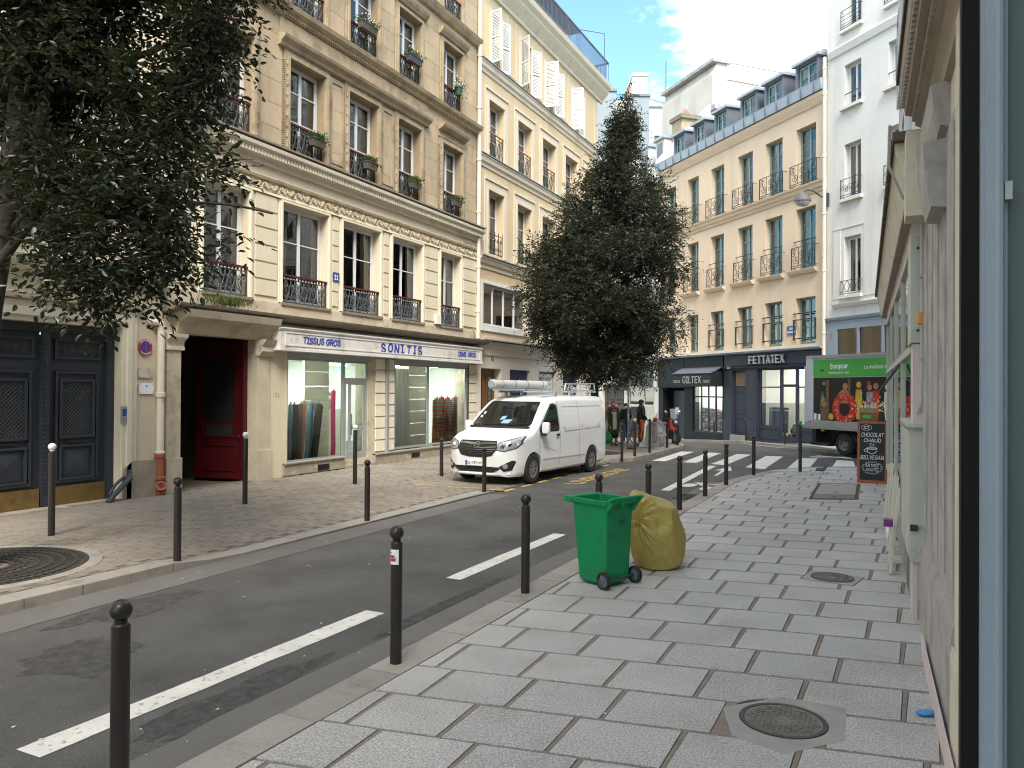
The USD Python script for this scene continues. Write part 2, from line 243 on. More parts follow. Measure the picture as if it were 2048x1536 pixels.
# woven check: wave bands in two directions
L['plaid'] = usdkit.material(stage, '/World/Looks/plaid_cloth', {'g': ('geometry', {}), 'oi': ('object_info', {}), 's': ('separate_xyz', {}),
    'w1': ('math', {'math_type': 'multiply', 'value2': 46.0}), 'w2': ('math', {'math_type': 'multiply', 'value2': 40.0}), 's1': ('math', {'math_type': 'sine'}), 's2': ('math', {'math_type': 'sine'}),
    'r1': ('rgb_ramp', {'interpolate': False, 'ramp': [(0, (0.35, 0.06, 0.03)), (0.3, (0.42, 0.16, 0.02)), (0.55, (0.5, 0.33, 0.05)), (0.8, (0.06, 0.2, 0.2))]}), 'r2': ('rgb_ramp', {'interpolate': False, 'ramp': [(0, (1, 1, 1)), (0.45, (0.45, 0.5, 0.4)), (0.75, (0.9, 0.5, 0.3))]}),
    'm': ('mix_color', {'blend_type': 'multiply', 'fac': 1.0}), 'p': ('principled_bsdf', {'roughness': 0.9}), 'a1': ('math', {'math_type': 'add'}), 'b1': ('math', {'math_type': 'multiply_add', 'value2': 0.5, 'value3': 0.5}), 'b2': ('math', {'math_type': 'multiply_add', 'value2': 0.5, 'value3': 0.5})},
    [('g.position', 's.vector'), ('s.z', 'w1.value1'), ('s.y', 'w2.value1'), ('w1.value', 's1.value1'), ('w2.value', 's2.value1'), ('s1.value', 'b1.value1'), ('s2.value', 'b2.value1'), ('b1.value', 'r1.fac'), ('b2.value', 'r2.fac'), ('r1.color', 'm.a'), ('r2.color', 'm.b'), ('m.result', 'p.base_color')], surface='p.BSDF')
FABRICS = {}
for nm, c in dict(cloth_pink=(0.36, 0.12, 0.16), cloth_brown=(0.16, 0.1, 0.06), cloth_steel=(0.14, 0.19, 0.22), cloth_slate=(0.03, 0.045, 0.05), cloth_tan=(0.18, 0.12, 0.08), cloth_salmon=(0.46, 0.2, 0.13), cloth_blue=(0.04, 0.14, 0.28), cloth_taupe=(0.09, 0.075, 0.06), cloth_sky=(0.22, 0.38, 0.45), cloth_lilac=(0.22, 0.12, 0.2), cloth_magenta=(0.36, 0.02, 0.09), cloth_cream=(0.6, 0.58, 0.52)).items():
    mat(nm, c, 0.9, 0.1, 6, stretch=(8, 8, 1))

# ---------------------------------------------------------------- helpers: prims
USED = {}; BASE = {}
def upath(parent, name):
    p = f'{parent}/{name}'; k = USED.get(p, 0); USED[p] = k + 1
    return p if k == 0 else f'{p}_{k:03d}'
def tag(path, label=None, cat=None, group=None, kind=None):
    q = stage.GetPrimAtPath(path)
    for k, v in (('label', label), ('category', cat), ('group', group), ('kind', kind)):
        if v: q.SetCustomDataByKey(k, v)
def thing(name, label, cat, loc=(0, 0, 0), group=None, kind=None):
    p = upath('/World', name); x = UsdGeom.Xform.Define(stage, p); x.AddTranslateOp().Set(Gf.Vec3d(*map(float, loc)))
    BASE[p] = np.array(loc, float); tag(p, label, cat, group, kind); return p
def copy_of(src, loc, rotz, label, group=None, scale=None):
    nm = src.split('/')[-1]; p = upath('/World', nm[:-4] if nm[-3:].isdigit() else nm); x = UsdGeom.Xform.Define(stage, p)
    x.AddTranslateOp().Set(Gf.Vec3d(*map(float, loc)))
    if rotz: x.AddRotateZOp().Set(math.degrees(rotz))
    if scale: x.AddScaleOp().Set(Gf.Vec3f(*scale))
    q = x.GetPrim(); q.GetReferences().AddInternalReference(src); q.SetInstanceable(True)
    cat = stage.GetPrimAtPath(src).GetCustomDataByKey('category')
    tag(p, label, cat, group); return p
def root_base(path):
    r = '/'.join(path.split('/')[:3]); return BASE.get(r, np.zeros(3))
def arr(m):
    if isinstance(m, MB): return m.get()
    if isinstance(m, trimesh.Trimesh): return np.array(m.vertices), np.array(m.faces)
    if hasattr(m, 'to_mesh'):
        q = m.to_mesh(); return np.array(q.vert_properties[:, :3], float), np.array(q.tri_verts)
    return np.asarray(m[0], float), np.asarray(m[1], int)
def put(name, m, material, parent='/World', smooth=False, label=None, cat=None, group=None, kind=None):
    v, f = arr(m)
    if len(f) == 0: return None
    p = upath(parent, name)
    base = root_base(p)
    if parent == '/World':
        base = np.array([(v[:, 0].min() + v[:, 0].max()) / 2, (v[:, 1].min() + v[:, 1].max()) / 2, v[:, 2].min()]) if kind is None else np.zeros(3)
        BASE[p] = base
    me = usdkit.mesh(stage, p, (v - base, f), L[material], smooth)
    if parent == '/World' and base.any(): me.AddTranslateOp().Set(Gf.Vec3d(*map(float, base)))
    tag(p, label, cat, group, kind)
    return p

class Fac:
    def __init__(s, O, e, n, k=None): s.O, s.e, s.n, s.k = np.array(O, float), np.array(e, float), np.array(n, float), k
    def pt(s, a, z, d=0.0):
        a = np.asarray(a, float)[..., None]; z = np.asarray(z, float)[..., None]; d = np.asarray(d, float)[..., None]
        p = s.O + s.e * a + np.array([0, 0, 1.0]) * z + s.n * d
        return p if s.k is None else s.k[0] + (p - s.k[0]) * s.k[1]
BOXF = np.array([[0, 2, 1], [0, 3, 2], [4, 5, 6], [4, 6, 7], [0, 1, 5], [0, 5, 4], [1, 2, 6], [1, 6, 5], [2, 3, 7], [2, 7, 6], [3, 0, 4], [3, 4, 7]])
W = Fac((0, 0, 0), (1, 0, 0), (0, -1, 0))   # plain axes: s = x, d = -y
class MB:
    def __init__(s): s.v, s.f, s.n = [], [], 0
    def add(s, v, f):
        v = np.asarray(v, float); s.v.append(v); s.f.append(np.asarray(f, int) + s.n); s.n += len(v); return s
    def mesh(s, m): return s.add(*arr(m))
    def get(s): return (np.vstack(s.v), np.vstack(s.f)) if s.v else (np.zeros((0, 3)), np.zeros((0, 3), int))
    def hexa(s, c): return s.add(c, BOXF)     # 8 corners: bottom ring ccw seen from above, then top ring
    def box(s, x0, x1, y0, y1, z0, z1): return s.hexa([(x0, y0, z0), (x1, y0, z0), (x1, y1, z0), (x0, y1, z0), (x0, y0, z1), (x1, y0, z1), (x1, y1, z1), (x0, y1, z1)])
    def fbox(s, F, a0, a1, z0, z1, d0, d1):
        a, z, d = np.array([a0, a1, a1, a0] * 2), np.array([z0] * 4 + [z1] * 4), np.array([d1, d1, d0, d0] * 2)
        v = F.pt(a, z, d); f = BOXF
        if np.dot(np.cross(F.e, -F.n), (0, 0, 1)) < 0: f = BOXF[:, ::-1]
        return s.add(v, f)
    def prism(s, F, poly, d0, d1):
        for g in getattr(poly, 'geoms', [poly]):
            if g.is_empty or g.area < 1e-9: continue
            m = trimesh.creation.extrude_polygon(g, d1 - d0, engine='earcut'); q = np.array(m.vertices)
            f = np.array(m.faces)
            if np.dot(np.cross(F.e, (0, 0, 1)), F.n) < 0: f = f[:, ::-1]
            s.add(F.pt(q[:, 0], q[:, 1], d0 + q[:, 2]), f)
        return s
    def flat(s, F, poly, d):
        for g in getattr(poly, 'geoms', [poly]):
            if g.is_empty or g.area < 1e-9: continue
            q, f = trimesh.creation.triangulate_polygon(g, engine='earcut'); q = np.asarray(q)
            s.add(F.pt(q[:, 0], q[:, 1], np.full(len(q), d)), f)
        return s
    def mould(s, F, a0, a1, prof):            # prof: (d, z) closed outline swept along the facade
        m = trimesh.creation.extrude_polygon(Polygon(prof), a1 - a0, engine='earcut'); q = np.array(m.vertices)
        return s.add(F.pt(a0 + q[:, 2], q[:, 1], q[:, 0]), np.array(m.faces)[:, ::-1] if np.dot(np.cross(F.n, (0, 0, 1)), F.e) < 0 else m.faces)
    def tube(s, pts, r, n=6, caps=True, taper=None):
        pts = np.asarray(pts, float); k = len(pts); r = np.full(k, r, float) if np.ndim(r) == 0 else np.asarray(r, float)
        t = np.gradient(pts, axis=0); t /= np.maximum(np.linalg.norm(t, axis=1, keepdims=True), 1e-9)
        ref = np.array([0, 0, 1.0]) if abs(t[0, 2]) < 0.9 else np.array([1.0, 0, 0])
        u = np.cross(t, ref); bad = np.linalg.norm(u, axis=1) < 1e-3; u[bad] = np.cross(t[bad], [0.3, 0.9, 0.1])
        u /= np.linalg.norm(u, axis=1, keepdims=True)
        for i in range(1, k):
            if u[i] @ u[i - 1] < 0: u[i] = -u[i]
        w = np.cross(t, u); a = np.arange(n) * 2 * PI / n
        v = (pts[:, None] + r[:, None, None] * (np.cos(a)[None, :, None] * u[:, None] + np.sin(a)[None, :, None] * w[:, None])).reshape(-1, 3)
        i = np.arange(k - 1)[:, None] * n + np.arange(n)[None]; j = np.arange(k - 1)[:, None] * n + (np.arange(n) + 1)[None] % n
        f = np.concatenate([np.stack([i, j, j + n], -1).reshape(-1, 3), np.stack([i, j + n, i + n], -1).reshape(-1, 3)])
        s.add(v, f)
        if caps:
            for c, o, sg in ((pts[0], 0, 1), (pts[-1], (k - 1) * n, -1)):
                ring = v[o:o + n]; idx = np.arange(n)
                tri = np.stack([np.full(n, n), (idx + 1) % n, idx], -1) if sg > 0 else np.stack([np.full(n, n), idx, (idx + 1) % n], -1)
                s.add(np.vstack([ring, c[None]]), tri)
        return s
    def lathe(s, prof, c=(0, 0, 0), n=20, axis=(0, 0, 1)):   # prof: (r, h)
        prof = np.asarray(prof, float); ax = np.array(axis, float); ax /= np.linalg.norm(ax)
        u = np.cross(ax, (0, 0, 1.0) if abs(ax[2]) < 0.9 else (0, 1.0, 0)); u /= np.linalg.norm(u)
        w = np.cross(ax, u); a = np.arange(n) * 2 * PI / n; k = len(prof)
        v = (np.array(c, float) + prof[:, None, 1:2] * ax + prof[:, None, 0:1] * (np.cos(a)[None, :, None] * u + np.sin(a)[None, :, None] * w)).reshape(-1, 3)
        i = np.arange(k - 1)[:, None] * n + np.arange(n)[None]; j = np.arange(k - 1)[:, None] * n + (np.arange(n) + 1)[None] % n
        return s.add(v, np.concatenate([np.stack([i, j, j + n], -1).reshape(-1, 3), np.stack([i, j + n, i + n], -1).reshape(-1, 3)]))
    def bar(s, F, p, q, w, d0, d1):           # straight bar in the facade plane, (s, z) to (s, z)
        p, q = np.array(p, float), np.array(q, float); t = (q - p) / np.linalg.norm(q - p); m = np.array([-t[1], t[0]]) * w / 2
        return s.prism(F, Polygon([p + m, p - m, q - m, q + m]), d0, d1)
def text(F, a, z, d, txt, h, depth=0.006, bold=False, width=None, slant=0.0, wob=0):
    m = meshkit.text_mesh(txt, h, depth, bold); q = np.array(m.vertices); q[:, 0] -= q[:, 0].min()
    if width: q[:, 0] *= width / q[:, 0].max()
    x = q[:, 0] + slant * q[:, 1]
    y = q[:, 1] + (wob * np.sin(q[:, 0] * 9 / h * 0.35) if wob else 0)
    f = np.array(m.faces)
    if np.dot(np.cross(F.e, (0, 0, 1)), F.n) < 0: f = f[:, ::-1]
    return (F.pt(a + x, z + y, d + q[:, 2]), f)
def sph(c, r, sub=2):
    m = trimesh.creation.icosphere(sub, 1.0); m.vertices = np.array(m.vertices) * r + np.array(c); return m
def seg(c, r, a0, a1, n): t = np.linspace(a0, a1, n); return np.stack([c[0] + r * np.cos(t), c[1] + r * np.sin(t)], 1)
def spiral(c, r0, r1, a0, a1, n=14): t = np.linspace(0, 1, n); a = a0 + (a1 - a0) * t; r = r0 + (r1 - r0) * t; return np.stack([c[0] + r * np.cos(a), c[1] + r * np.sin(a)], 1)
def leaf_mesh(c, ax, nr, ln, wd, fold=0.15):
    ax = ax / np.linalg.norm(ax, axis=1, keepdims=True); sd = np.cross(ax, nr); sd /= np.maximum(np.linalg.norm(sd, axis=1, keepdims=True), 1e-6); nn = np.cross(sd, ax)
    ln = ln[:, None]; wd = wd[:, None]
    v = np.stack([c, c + ax * ln * 0.28 + sd * wd * .44 + nn * wd * fold, c + ax * ln * 0.68 + sd * wd * .42 + nn * wd * fold, c + ax * ln - nn * wd * fold, c + ax * ln * 0.68 - sd * wd * .42 + nn * wd * fold, c + ax * ln * 0.28 - sd * wd * .44 + nn * wd * fold], 1).reshape(-1, 3)
    k = np.arange(len(c))[:, None] * 6
    return v, np.concatenate([k + [0, 1, 2], k + [0, 2, 3], k + [0, 3, 4], k + [0, 4, 5]])
def unit(a): return a / np.maximum(np.linalg.norm(a, axis=-1, keepdims=True), 1e-9)
# ---------------------------------------------------------------- ground, road, pavements
CO = np.array([-2.5, 34.9, 0]); CE = np.array([.7176, -.6964, 0]); CN = np.array([-.6964, -.7176, 0])
KC = 1.06                                    # metres per unit of the measured elevation of the closing street front
FC = Fac(CO, CE, CN, ((0, 0, 2.2), KC))     # the street front that closes the view
C2 = FC.pt(0, 2.2, 0)
XL = -13.65
FL = Fac((XL, 0, 0), (0, 1, 0), (1, 0, 0))  # the front along the left side of the street
def hgt(x, y):                              # the cross street falls away to the left
    s = (np.asarray(x) - C2[0]) * CE[0] + (np.asarray(y) - C2[1]) * CE[1]; d = (np.asarray(x) - C2[0]) * CN[0] + (np.asarray(y) - C2[1]) * CN[1]
    return 0.05 * np.minimum(0, s + 2.5) - 0.13 * np.clip((5.5 - d) / 4, 0, 1)
def grid_sheet(x0, x1, y0, y1, nx, ny, zf):
    X, Y = np.meshgrid(np.linspace(x0, x1, nx), np.linspace(y0, y1, ny), indexing='ij'); Z = zf(X, Y)
    v = np.stack([X, Y, Z], -1).reshape(-1, 3); i = (np.arange(nx - 1)[:, None] * ny + np.arange(ny - 1)).ravel()
    return v, np.concatenate([np.stack([i, i + ny, i + ny + 1], -1), np.stack([i, i + ny + 1, i + 1], -1)])
put('ground', ([(-400, -400, -4), (400, -400, -4), (400, 400, -4), (-400, 400, -4)], [[0, 1, 2], [0, 2, 3]]), 'asphalt', kind='structure', label='bare ground under the whole street', cat='ground')
put('road', grid_sheet(-45, 40, -40, 75, 86, 116, lambda x, y: hgt(x, y) - 0.12), 'asphalt', kind='structure', label='dark grey worn asphalt of the narrow one-way street', cat='road')
def road_poly(name, pts, z, m, lab, cat):
    b = MB(); b.prism(Fac((0, 0, 0), (1, 0, 0), (0, 0, 1)), Polygon([(0, 0), (1, 0), (1, 1)]), 0, 1) if False else None
    g = Polygon(pts).buffer(0); q, f = trimesh.creation.triangulate_polygon(g, engine='earcut'); q = np.asarray(q)
    return put(name, (np.column_stack([q, hgt(q[:, 0], q[:, 1]) + z]), f), m, kind='structure', label=lab, cat=cat)
def rough_line(p, q, n, amp, seed):
    t = np.linspace(0, 1, n)[:, None]; pts = np.array(p) * (1 - t) + np.array(q) * t
    pts[:, 0] += amp * (meshkit.fbm(np.column_stack([pts * 2.2, np.full(n, seed)]), 4) - 0.5) * 2; return [tuple(a) for a in pts]
road_poly('gutter', rough_line((-4.28, -6), (-4.2, 20), 160, 0.05, 3) + [(-3.7, 20), (-3.72, -6)], -0.116, 'gutter_concrete', 'smooth grey gutter strip along the right kerb', 'gutter')
road_poly('gutter', [(-8.1, -6), (-8.1, 15.3)] + rough_line((-7.55, 15.3), (-7.5, -6), 140, 0.04, 9), -0.116, 'gutter_concrete', 'smooth grey gutter strip along the left kerb', 'gutter')

def blot(c, rx, ry, seed):
    a = np.linspace(0, 2 * PI, 70)[:-1]; r = 0.5 + 1.0 * meshkit.fbm(np.c_[np.cos(a) * 2.3 + seed, np.sin(a) * 2.3, a * 0], 5); return list(zip(c[0] + rx * r * np.cos(a), c[1] + ry * r * np.sin(a)))
for c, rx, ry, s, l in (((-4.42, 4.35), .2, 1.0, 2, 'rough dark worn asphalt along the gutter left of the second bollard'), ((-6.3, 4.4), .5, .5, 8, 'dark worn patch in the lower left of the road'), ((-7.2, 5.6), .3, .8, 11, 'dark worn asphalt near the left gutter'), ((-4.33, 7.2), .1, 1.5, 14, 'dark crack line along the gutter behind the second bollard')):
    road_poly('worn_patch', blot(c, rx, ry, s), -0.1175, 'asphalt_worn', l, 'road patch')
def flatbox(pts, z0, z1):                   # prism over a plan polygon with top heights taken at its corners
    g = pts if isinstance(pts, Polygon) else Polygon(pts); m = trimesh.creation.extrude_polygon(g, z1 - z0, engine='earcut'); v = np.array(m.vertices); v[:, 2] += z0
    v[:, 2] += hgt(v[:, 0], v[:, 1]); return v, np.array(m.faces)
def kerb(parent, line, width, zt, ln=1.05, side=1, zb=-0.3):
    line = np.array(line, float); sl = np.r_[0, np.cumsum(np.linalg.norm(np.diff(line, axis=0), axis=1))]; s = 0.0; rr = np.random.default_rng(int(abs(line[0, 0]) * 100) + 5)
    while s < sl[-1] - 0.05:
        e = min(s + ln * rr.uniform(0.85, 1.15), sl[-1]); ss = np.linspace(s + 0.006, e - 0.006, 3)
        p = np.stack([np.interp(ss, sl, line[:, k]) for k in (0, 1)], 1); t = np.gradient(p, axis=0); t /= np.linalg.norm(t, axis=1, keepdims=True)
        nn = np.stack([t[:, 1], -t[:, 0]], 1) * side; q = p + nn * width
        zz = np.array([zt(a[0], a[1]) if callable(zt) else zt for a in p]) + rr.uniform(-0.003, 0.003) + hgt(p[:, 0], p[:, 1])
        b = MB()
        for k in range(2):
            c = [p[k], p[k + 1], q[k + 1], q[k]]; zs = [zz[k], zz[k + 1], zz[k + 1], zz[k]]
            ring = c if Polygon(c).exterior.is_ccw else c[::-1]; zr = zs if Polygon(c).exterior.is_ccw else zs[::-1]
            b.hexa([(*a, zb) for a in ring] + [(*a, z) for a, z in zip(ring, zr)])
        put('kerb_stone', b, 'kerb_granite', parent); s = e

# right pavement
RK = [(-3.73, -6), (-3.72, 19.4), (-3.56, 20.3), (-3.39, 21.2), (-3.14, 22.3), (-2.8, 23.25), (-2.35, 23.95), (-1.8, 24.5), (-0.8, 25.1), (1, 25.6), (8, 25.9)]
right_poly = Polygon(RK + [(8, 19.5), (1.5, 19.5), (1.5, -6)])
pr = thing('pavement', 'wide right-hand pavement of large grey granite slabs beside the green bin', 'pavement', kind='structure')
put('bedding', flatbox(right_poly.buffer(-0.02), -0.3, -0.014), 'slab_gap', pr)
kerb(pr, RK, 0.31, 0.0, 1.1, 1)
inner = right_poly.buffer(-0.325)
cut = [Point(-0.66, 5.47).buffer(0.36), Polygon([(-.98, 9.7), (-.42, 9.6), (-.32, 10.1), (-.9, 10.2)]), Polygon([(-1.55, 16.9), (-0.66, 17.3), (-0.72, 20.35), (-1.62, 19.95)])]
rr = np.random.default_rng(3); row = 0; y0 = 2.05; laid = []
while y0 < 26:
    dep = rr.choice([0.5, 0.58, 0.6, 0.62]); x = -4.0 + (0.34 if row % 2 else 0.0) + rr.uniform(-0.08, 0.08); k = 0.17 if y0 < 14 else 0.12
    while x < 3:
        ln = rr.uniform(0.62, 0.72); g = 0.017
        if x > -0.1: ln = 0.6
        sh = lambda xx: y0 + k * (xx + 1.5)
        tw = 0.05 * (x + 1.7)
        poly = Polygon([(x + g, sh(x) + g), (x + ln - g, sh(x + ln) + g), (x + ln - g + tw * 0.3, sh(x + ln) + dep - g), (x + g + tw * 0.3, sh(x) + dep - g)]).intersection(inner)
        for c in cut: poly = poly.difference(c.buffer(0.015))
        for gpoly in getattr(poly, 'geoms', [poly]):
            if gpoly.area > 0.03: laid.append(gpoly); put('paving_slab', flatbox(gpoly.simplify(0.004), -0.06, rr.uniform(-0.0025, 0.0025)), 'granite', pr)
        x += ln
    y0 += dep; row += 1
jf = Polygon([p for p in inner.exterior.coords]).difference(unary_union(laid).buffer(0.0055)).intersection(sbox(-4, 2.1, 1.4, 25.4))
for c in cut: jf = jf.difference(c)
put('joint_fill', flatbox(Polygon(), 0, 0) if False else trimesh.util.concatenate([trimesh.Trimesh(*flatbox(g_, -0.05, -0.004)) for g_ in getattr(jf, 'geoms', [jf]) if g_.area > 1e-4]), 'mortar', pr)

# left pavement of small setts, with the lowered kerb and the loading bay
def ktop(x, y): return -0.085 * float(np.clip((y - 6.9) / 0.7, 0, 1))
def zpav(x, y):
    x = np.asarray(x, float); y = np.asarray(y, float)
    kt = -0.085 * np.clip((y - 6.9) / 0.7, 0, 1); t = np.clip((x + 9.4) / 0.95, 0, 1); t = t * t * (3 - 2 * t); z = kt * t
    bay = np.clip((y - 15.0) / 0.7, 0, 1) * np.clip((23.6 - y) / 0.3, 0, 1) * np.clip((x + 10.6) / 0.25, 0, 1)
    z = np.where(y > 23.3, 0 * z, z)
    return z * (1 - bay) - 0.095 * bay + hgt(x, y)
LK = [(-8.1, -8), (-8.1, 6.9), (-8.1, 7.6), (-8.12, 15.4)]
IK = [(-8.9, 23.5), (-8.1, 23.75), (-7.65, 24.5), (-7.6, 26.3), (-7.59, 28.6), (-7.58, 31.0), (-7.75, 31.9), (-8.3, 32.9), (-9.6, 34.3), (-20.4, 44.7)]
pl = thing('pavement', 'left-hand pavement of small brown setts with a lowered kerb and loading bay', 'pavement', kind='structure')
lp = Polygon(LK + [(-8.12, 23.4)] + IK + [(-24, 44), (-24, 37.5), (XL - 0.2, 37.5), (XL - 0.2, -8)]).buffer(0)
X, Y = lp.exterior.xy
sv, sf = grid_sheet(-14, -7.9, -8, 23.6, 62, 160, lambda x, y: zpav(x, y) - 0.012)
cc = sv[sf].mean(1); sf = sf[cc[:, 0] < -8.12]
put('bedding', (sv, sf), 'paver_joint', pl)
kerb(pl, LK, 0.33, ktop, 1.15, -1)
kerb(pl, IK, 0.32, 0.0, 1.1, -1)
put('smooth_strip', flatbox(Polygon([(-8.5, 23.75), (-8.0, 24.3), (-7.92, 26.3), (-7.9, 31.0), (-8.1, 31.8), (-8.6, 32.7), (-9.9, 34.1), (-20.6, 44.4), (-23, 44), (-23, 37.6), (XL, 37.6), (XL, 23.55)]).buffer(0), -0.3, -0.002), 'paver', pl)
GR = np.array([-10.0, 5.6]); tiles = []; rr = np.random.default_rng(11); row = 0; y = -2.0
while y < 23.5:
    x = -13.62 + (0.11 if row % 2 else 0.0)
    while x < -8.3:
        x1, y1 = x + 0.208, y + 0.171; cx, cy = (x + x1) / 2, (y + y1) / 2; lim = -8.47 if cy < 15.4 else -7.98
        if cx < lim - 0.1 and np.hypot(cx - GR[0], cy - GR[1]) > 1.36:
            j = rr.uniform(-0.006, 0.006, 8); zig = 0.014 * (1 if (row + int(round(x / 0.215))) % 2 else -1)
            c = np.array([(x + j[0], y + j[1] + zig), (x1 + j[2], y + j[3] - zig), (x1 + j[4], y1 + j[5] - zig), (x + j[6], y1 + j[7] + zig)])
            zz = zpav(c[:, 0], c[:, 1]) + rr.uniform(-0.0025, 0.0025)
            tiles.append(((cx + 0) ** 2 + cy ** 2, [(*a, z - 0.05) for a, z in zip(c, zz)] + [(*a, z) for a, z in zip(c, zz)], cy > 3.4 and cx > -1.27 * cy + 2))
        x += 0.215
    y += 0.178; row += 1
tiles.sort(key=lambda t: (not t[2], t[0])); rest = MB()
for i, (dd, c, vis) in enumerate(tiles):
    if i < 300: put('paving_stone', MB().hexa(c), 'paver', pl)
    else: rest.hexa(c)
put('paving_stones', rest, 'paver_mass', pl, kind='stuff')
# granite ring round the tree grate
for k in range(12):
    a = np.linspace(k * PI / 6 + 0.008, (k + 1) * PI / 6 - 0.008, 5)
    put('ring_stone', flatbox(Polygon(np.r_[np.c_[GR[0] + 1.36 * np.cos(a), GR[1] + 1.36 * np.sin(a)], np.c_[GR[0] + 1.2 * np.cos(a[::-1]), GR[1] + 1.2 * np.sin(a[::-1])]]), -0.06, 0.003), 'kerb_granite', pl)

# far pavement under the closing street front
pf = thing('pavement', 'narrow far pavement below the dark shop fronts', 'pavement', kind='structure')
fp = lambda s, d: tuple((C2 + CE * s + CN * d)[:2])
put('asphalt_top', flatbox(Polygon([fp(s, 2.3) for s in np.linspace(-34, 20, 28)] + [fp(s, -0.3) for s in np.linspace(20, -34, 28)]), -0.4, -0.002), 'concrete_patch', pf)
kerb(pf, [fp(s, 2.6) for s in np.linspace(-34, 20, 28)], 0.3, 0.0, 1.1, -1, zb=-2.5)

# painted markings
for i, pts in enumerate([[(-7.16, 25.0), (-6.72, 25.05), (-6.8, 29.45), (-7.27, 29.41)], [(-6.14, 25.0), (-5.7, 25.0), (-5.77, 29.4), (-6.28, 29.4)], [(-5.2, 24.85), (-4.72, 24.75), (-4.67, 29.2), (-5.18, 29.3)], [(-4.05, 24.3), (-3.45, 24.0), (-3.53, 28.98), (-4.11, 28.97)], [(-2.88, 24.55), (-2.3, 25.1), (-2.36, 28.74), (-2.96, 28.7)], [(-1.7, 25.6), (-1.08, 25.9), (-1.13, 28.4), (-1.73, 28.4)]]):
    road_poly('crossing_stripe', pts, -0.115, 'road_white', ['leftmost crossing stripe, beside the far kerb corner', 'second crossing stripe from the left', 'third crossing stripe from the left', 'fourth crossing stripe from the left', 'fifth crossing stripe, behind the green-topped bollard', 'last crossing stripe, beside the chalkboard'][i], 'road marking')
def lane(p, q, w, lab, seed):
    a = rough_line((p[0] - w / 2, p[1]), (q[0] - w / 2, q[1]), 60, 0.012, seed); b = rough_line((q[0] + w / 2, q[1]), (p[0] + w / 2, p[1]), 60, 0.012, seed + 1)
    road_poly('lane_marking', a + b, -0.115, 'road_white', lab, 'road marking')
lane((-4.9, 3.06), (-4.83, 6.62), 0.235, 'nearest long white lane dash, behind the front bollard', 1)
lane((-4.83, 8.2), (-4.82, 11.55), 0.215, 'middle white lane dash, left of the green bin', 5)
lane((-4.76, 17.73), (-5.02, 24.28), 0.21, 'far white lane dash beside the bicycle symbol', 8)
FR = Fac((0, 0, -0.115), (0, 1, 0), (-1, 0, 0))
road_poly('direction_arrow', [(-4.42, 21.5), (-4.33, 21.5), (-4.4, 23.0), (-4.22, 23.0), (-4.5, 24.35), (-4.68, 22.95), (-4.5, 22.95)], -0.115, 'road_white', 'white arrow painted before the pedestrian crossing', 'road marking')
bk = []
for cx, cy in ((-4.5, 19.0), (-3.97, 18.55)): bk.append(Point(0, 0).buffer(1).simplify(0.05)); bk[-1] = affinity.translate(affinity.scale(bk[-1], 0.17, 0.36), cx, cy)
for p, q in (((-4.5, 19.0), (-4.25, 19.6)), ((-4.25, 19.6), (-3.97, 18.6)), ((-4.4, 19.5), (-4.0, 19.45)), ((-4.2, 19.1), (-4.4, 19.55)), ((-4.0, 19.4), (-3.85, 19.75)), ((-4.5, 19.7), (-4.25, 19.75))):
    bk.append(__import__('shapely').LineString([p, q]).buffer(0.045))
bb = unary_union(bk); bb = list(getattr(bb, 'geoms', [bb]))
bm = MB()
for g in bb:
    q, f = trimesh.creation.triangulate_polygon(Polygon(g.exterior), engine='earcut'); bm.add(np.column_stack([np.asarray(q), np.full(len(q), -0.115)]), f)
put('bicycle_symbol', bm, 'road_white', kind='structure', label='white bicycle symbol painted by the right kerb', cat='road marking')
lt = meshkit.text_mesh('LIVRAISONS', 0.42, 0.002, True); q = np.array(lt.vertices); q[:, 0] -= q[:, 0].min(); q[:, 0] *= 4.1 / q[:, 0].max()
put('painted_lettering', (np.column_stack([-6.93 - q[:, 1], 17.85 + q[:, 0], -0.116 + q[:, 2]]), lt.faces), 'road_yellow', kind='structure', label='yellow lettering on the road beside the white van', cat='road marking')
bays = MB()
for y in np.arange(15.75, 23, 0.95): bays.box(-7.98, -7.86, y, y + 0.5, -0.114, -0.112) if False else bays.add(*flatbox([(-8.02, y), (-7.88, y), (-7.88, y + 0.5), (-8.02, y + 0.5)], -0.113, -0.108))
for x in np.arange(-10.3, -8.2, 0.9): bays.add(*[np.column_stack([np.array([(x, 15.62), (x + 0.55, 15.66), (x + 0.55, 15.8), (x, 15.76)]), np.full(4, -0.085)]), [[0, 1, 2], [0, 2, 3]]])
put('bay_marking', bays, 'road_yellow', kind='structure', label='dashed yellow outline of the loading bay round the van', cat='road marking')
road_poly('edge_line', [fp(s, 2.78) for s in np.linspace(-9.5, 0.5, 12)] + [fp(s, 2.68) for s in np.linspace(0.5, -9.5, 12)], -0.115, 'road_white', 'thin white line along the far kerb', 'road marking')
road_poly('edge_line', [(-3.0, 22.35), (-1.8, 23.6), (-0.1, 24.3), (-0.1, 24.52), (-1.85, 23.85), (-3.05, 22.5)], 0.006, 'road_white', 'white painted band on the pavement corner under the pigeon', 'road marking')
chev = MB()
for p, q in (((-2.6, 29.2), (-1.5, 29.9)), ((-2.5, 30.0), (-1.3, 29.2)), ((-2.7, 29.6), (-1.35, 29.55))):
    t = np.array(q) - np.array(p); t /= np.hypot(*t); m = np.array([-t[1], t[0]]) * 0.09; c = np.array([p + m, p - m, q - m, q + m]); chev.add(np.column_stack([c, np.full(4, -0.114 + 0.001 * len(chev.v))]), [[0, 1, 2], [0, 2, 3]])
put('painted_symbol', chev, 'road_white', kind='structure', label='small worn white symbol on the road below the truck tail', cat='road marking')

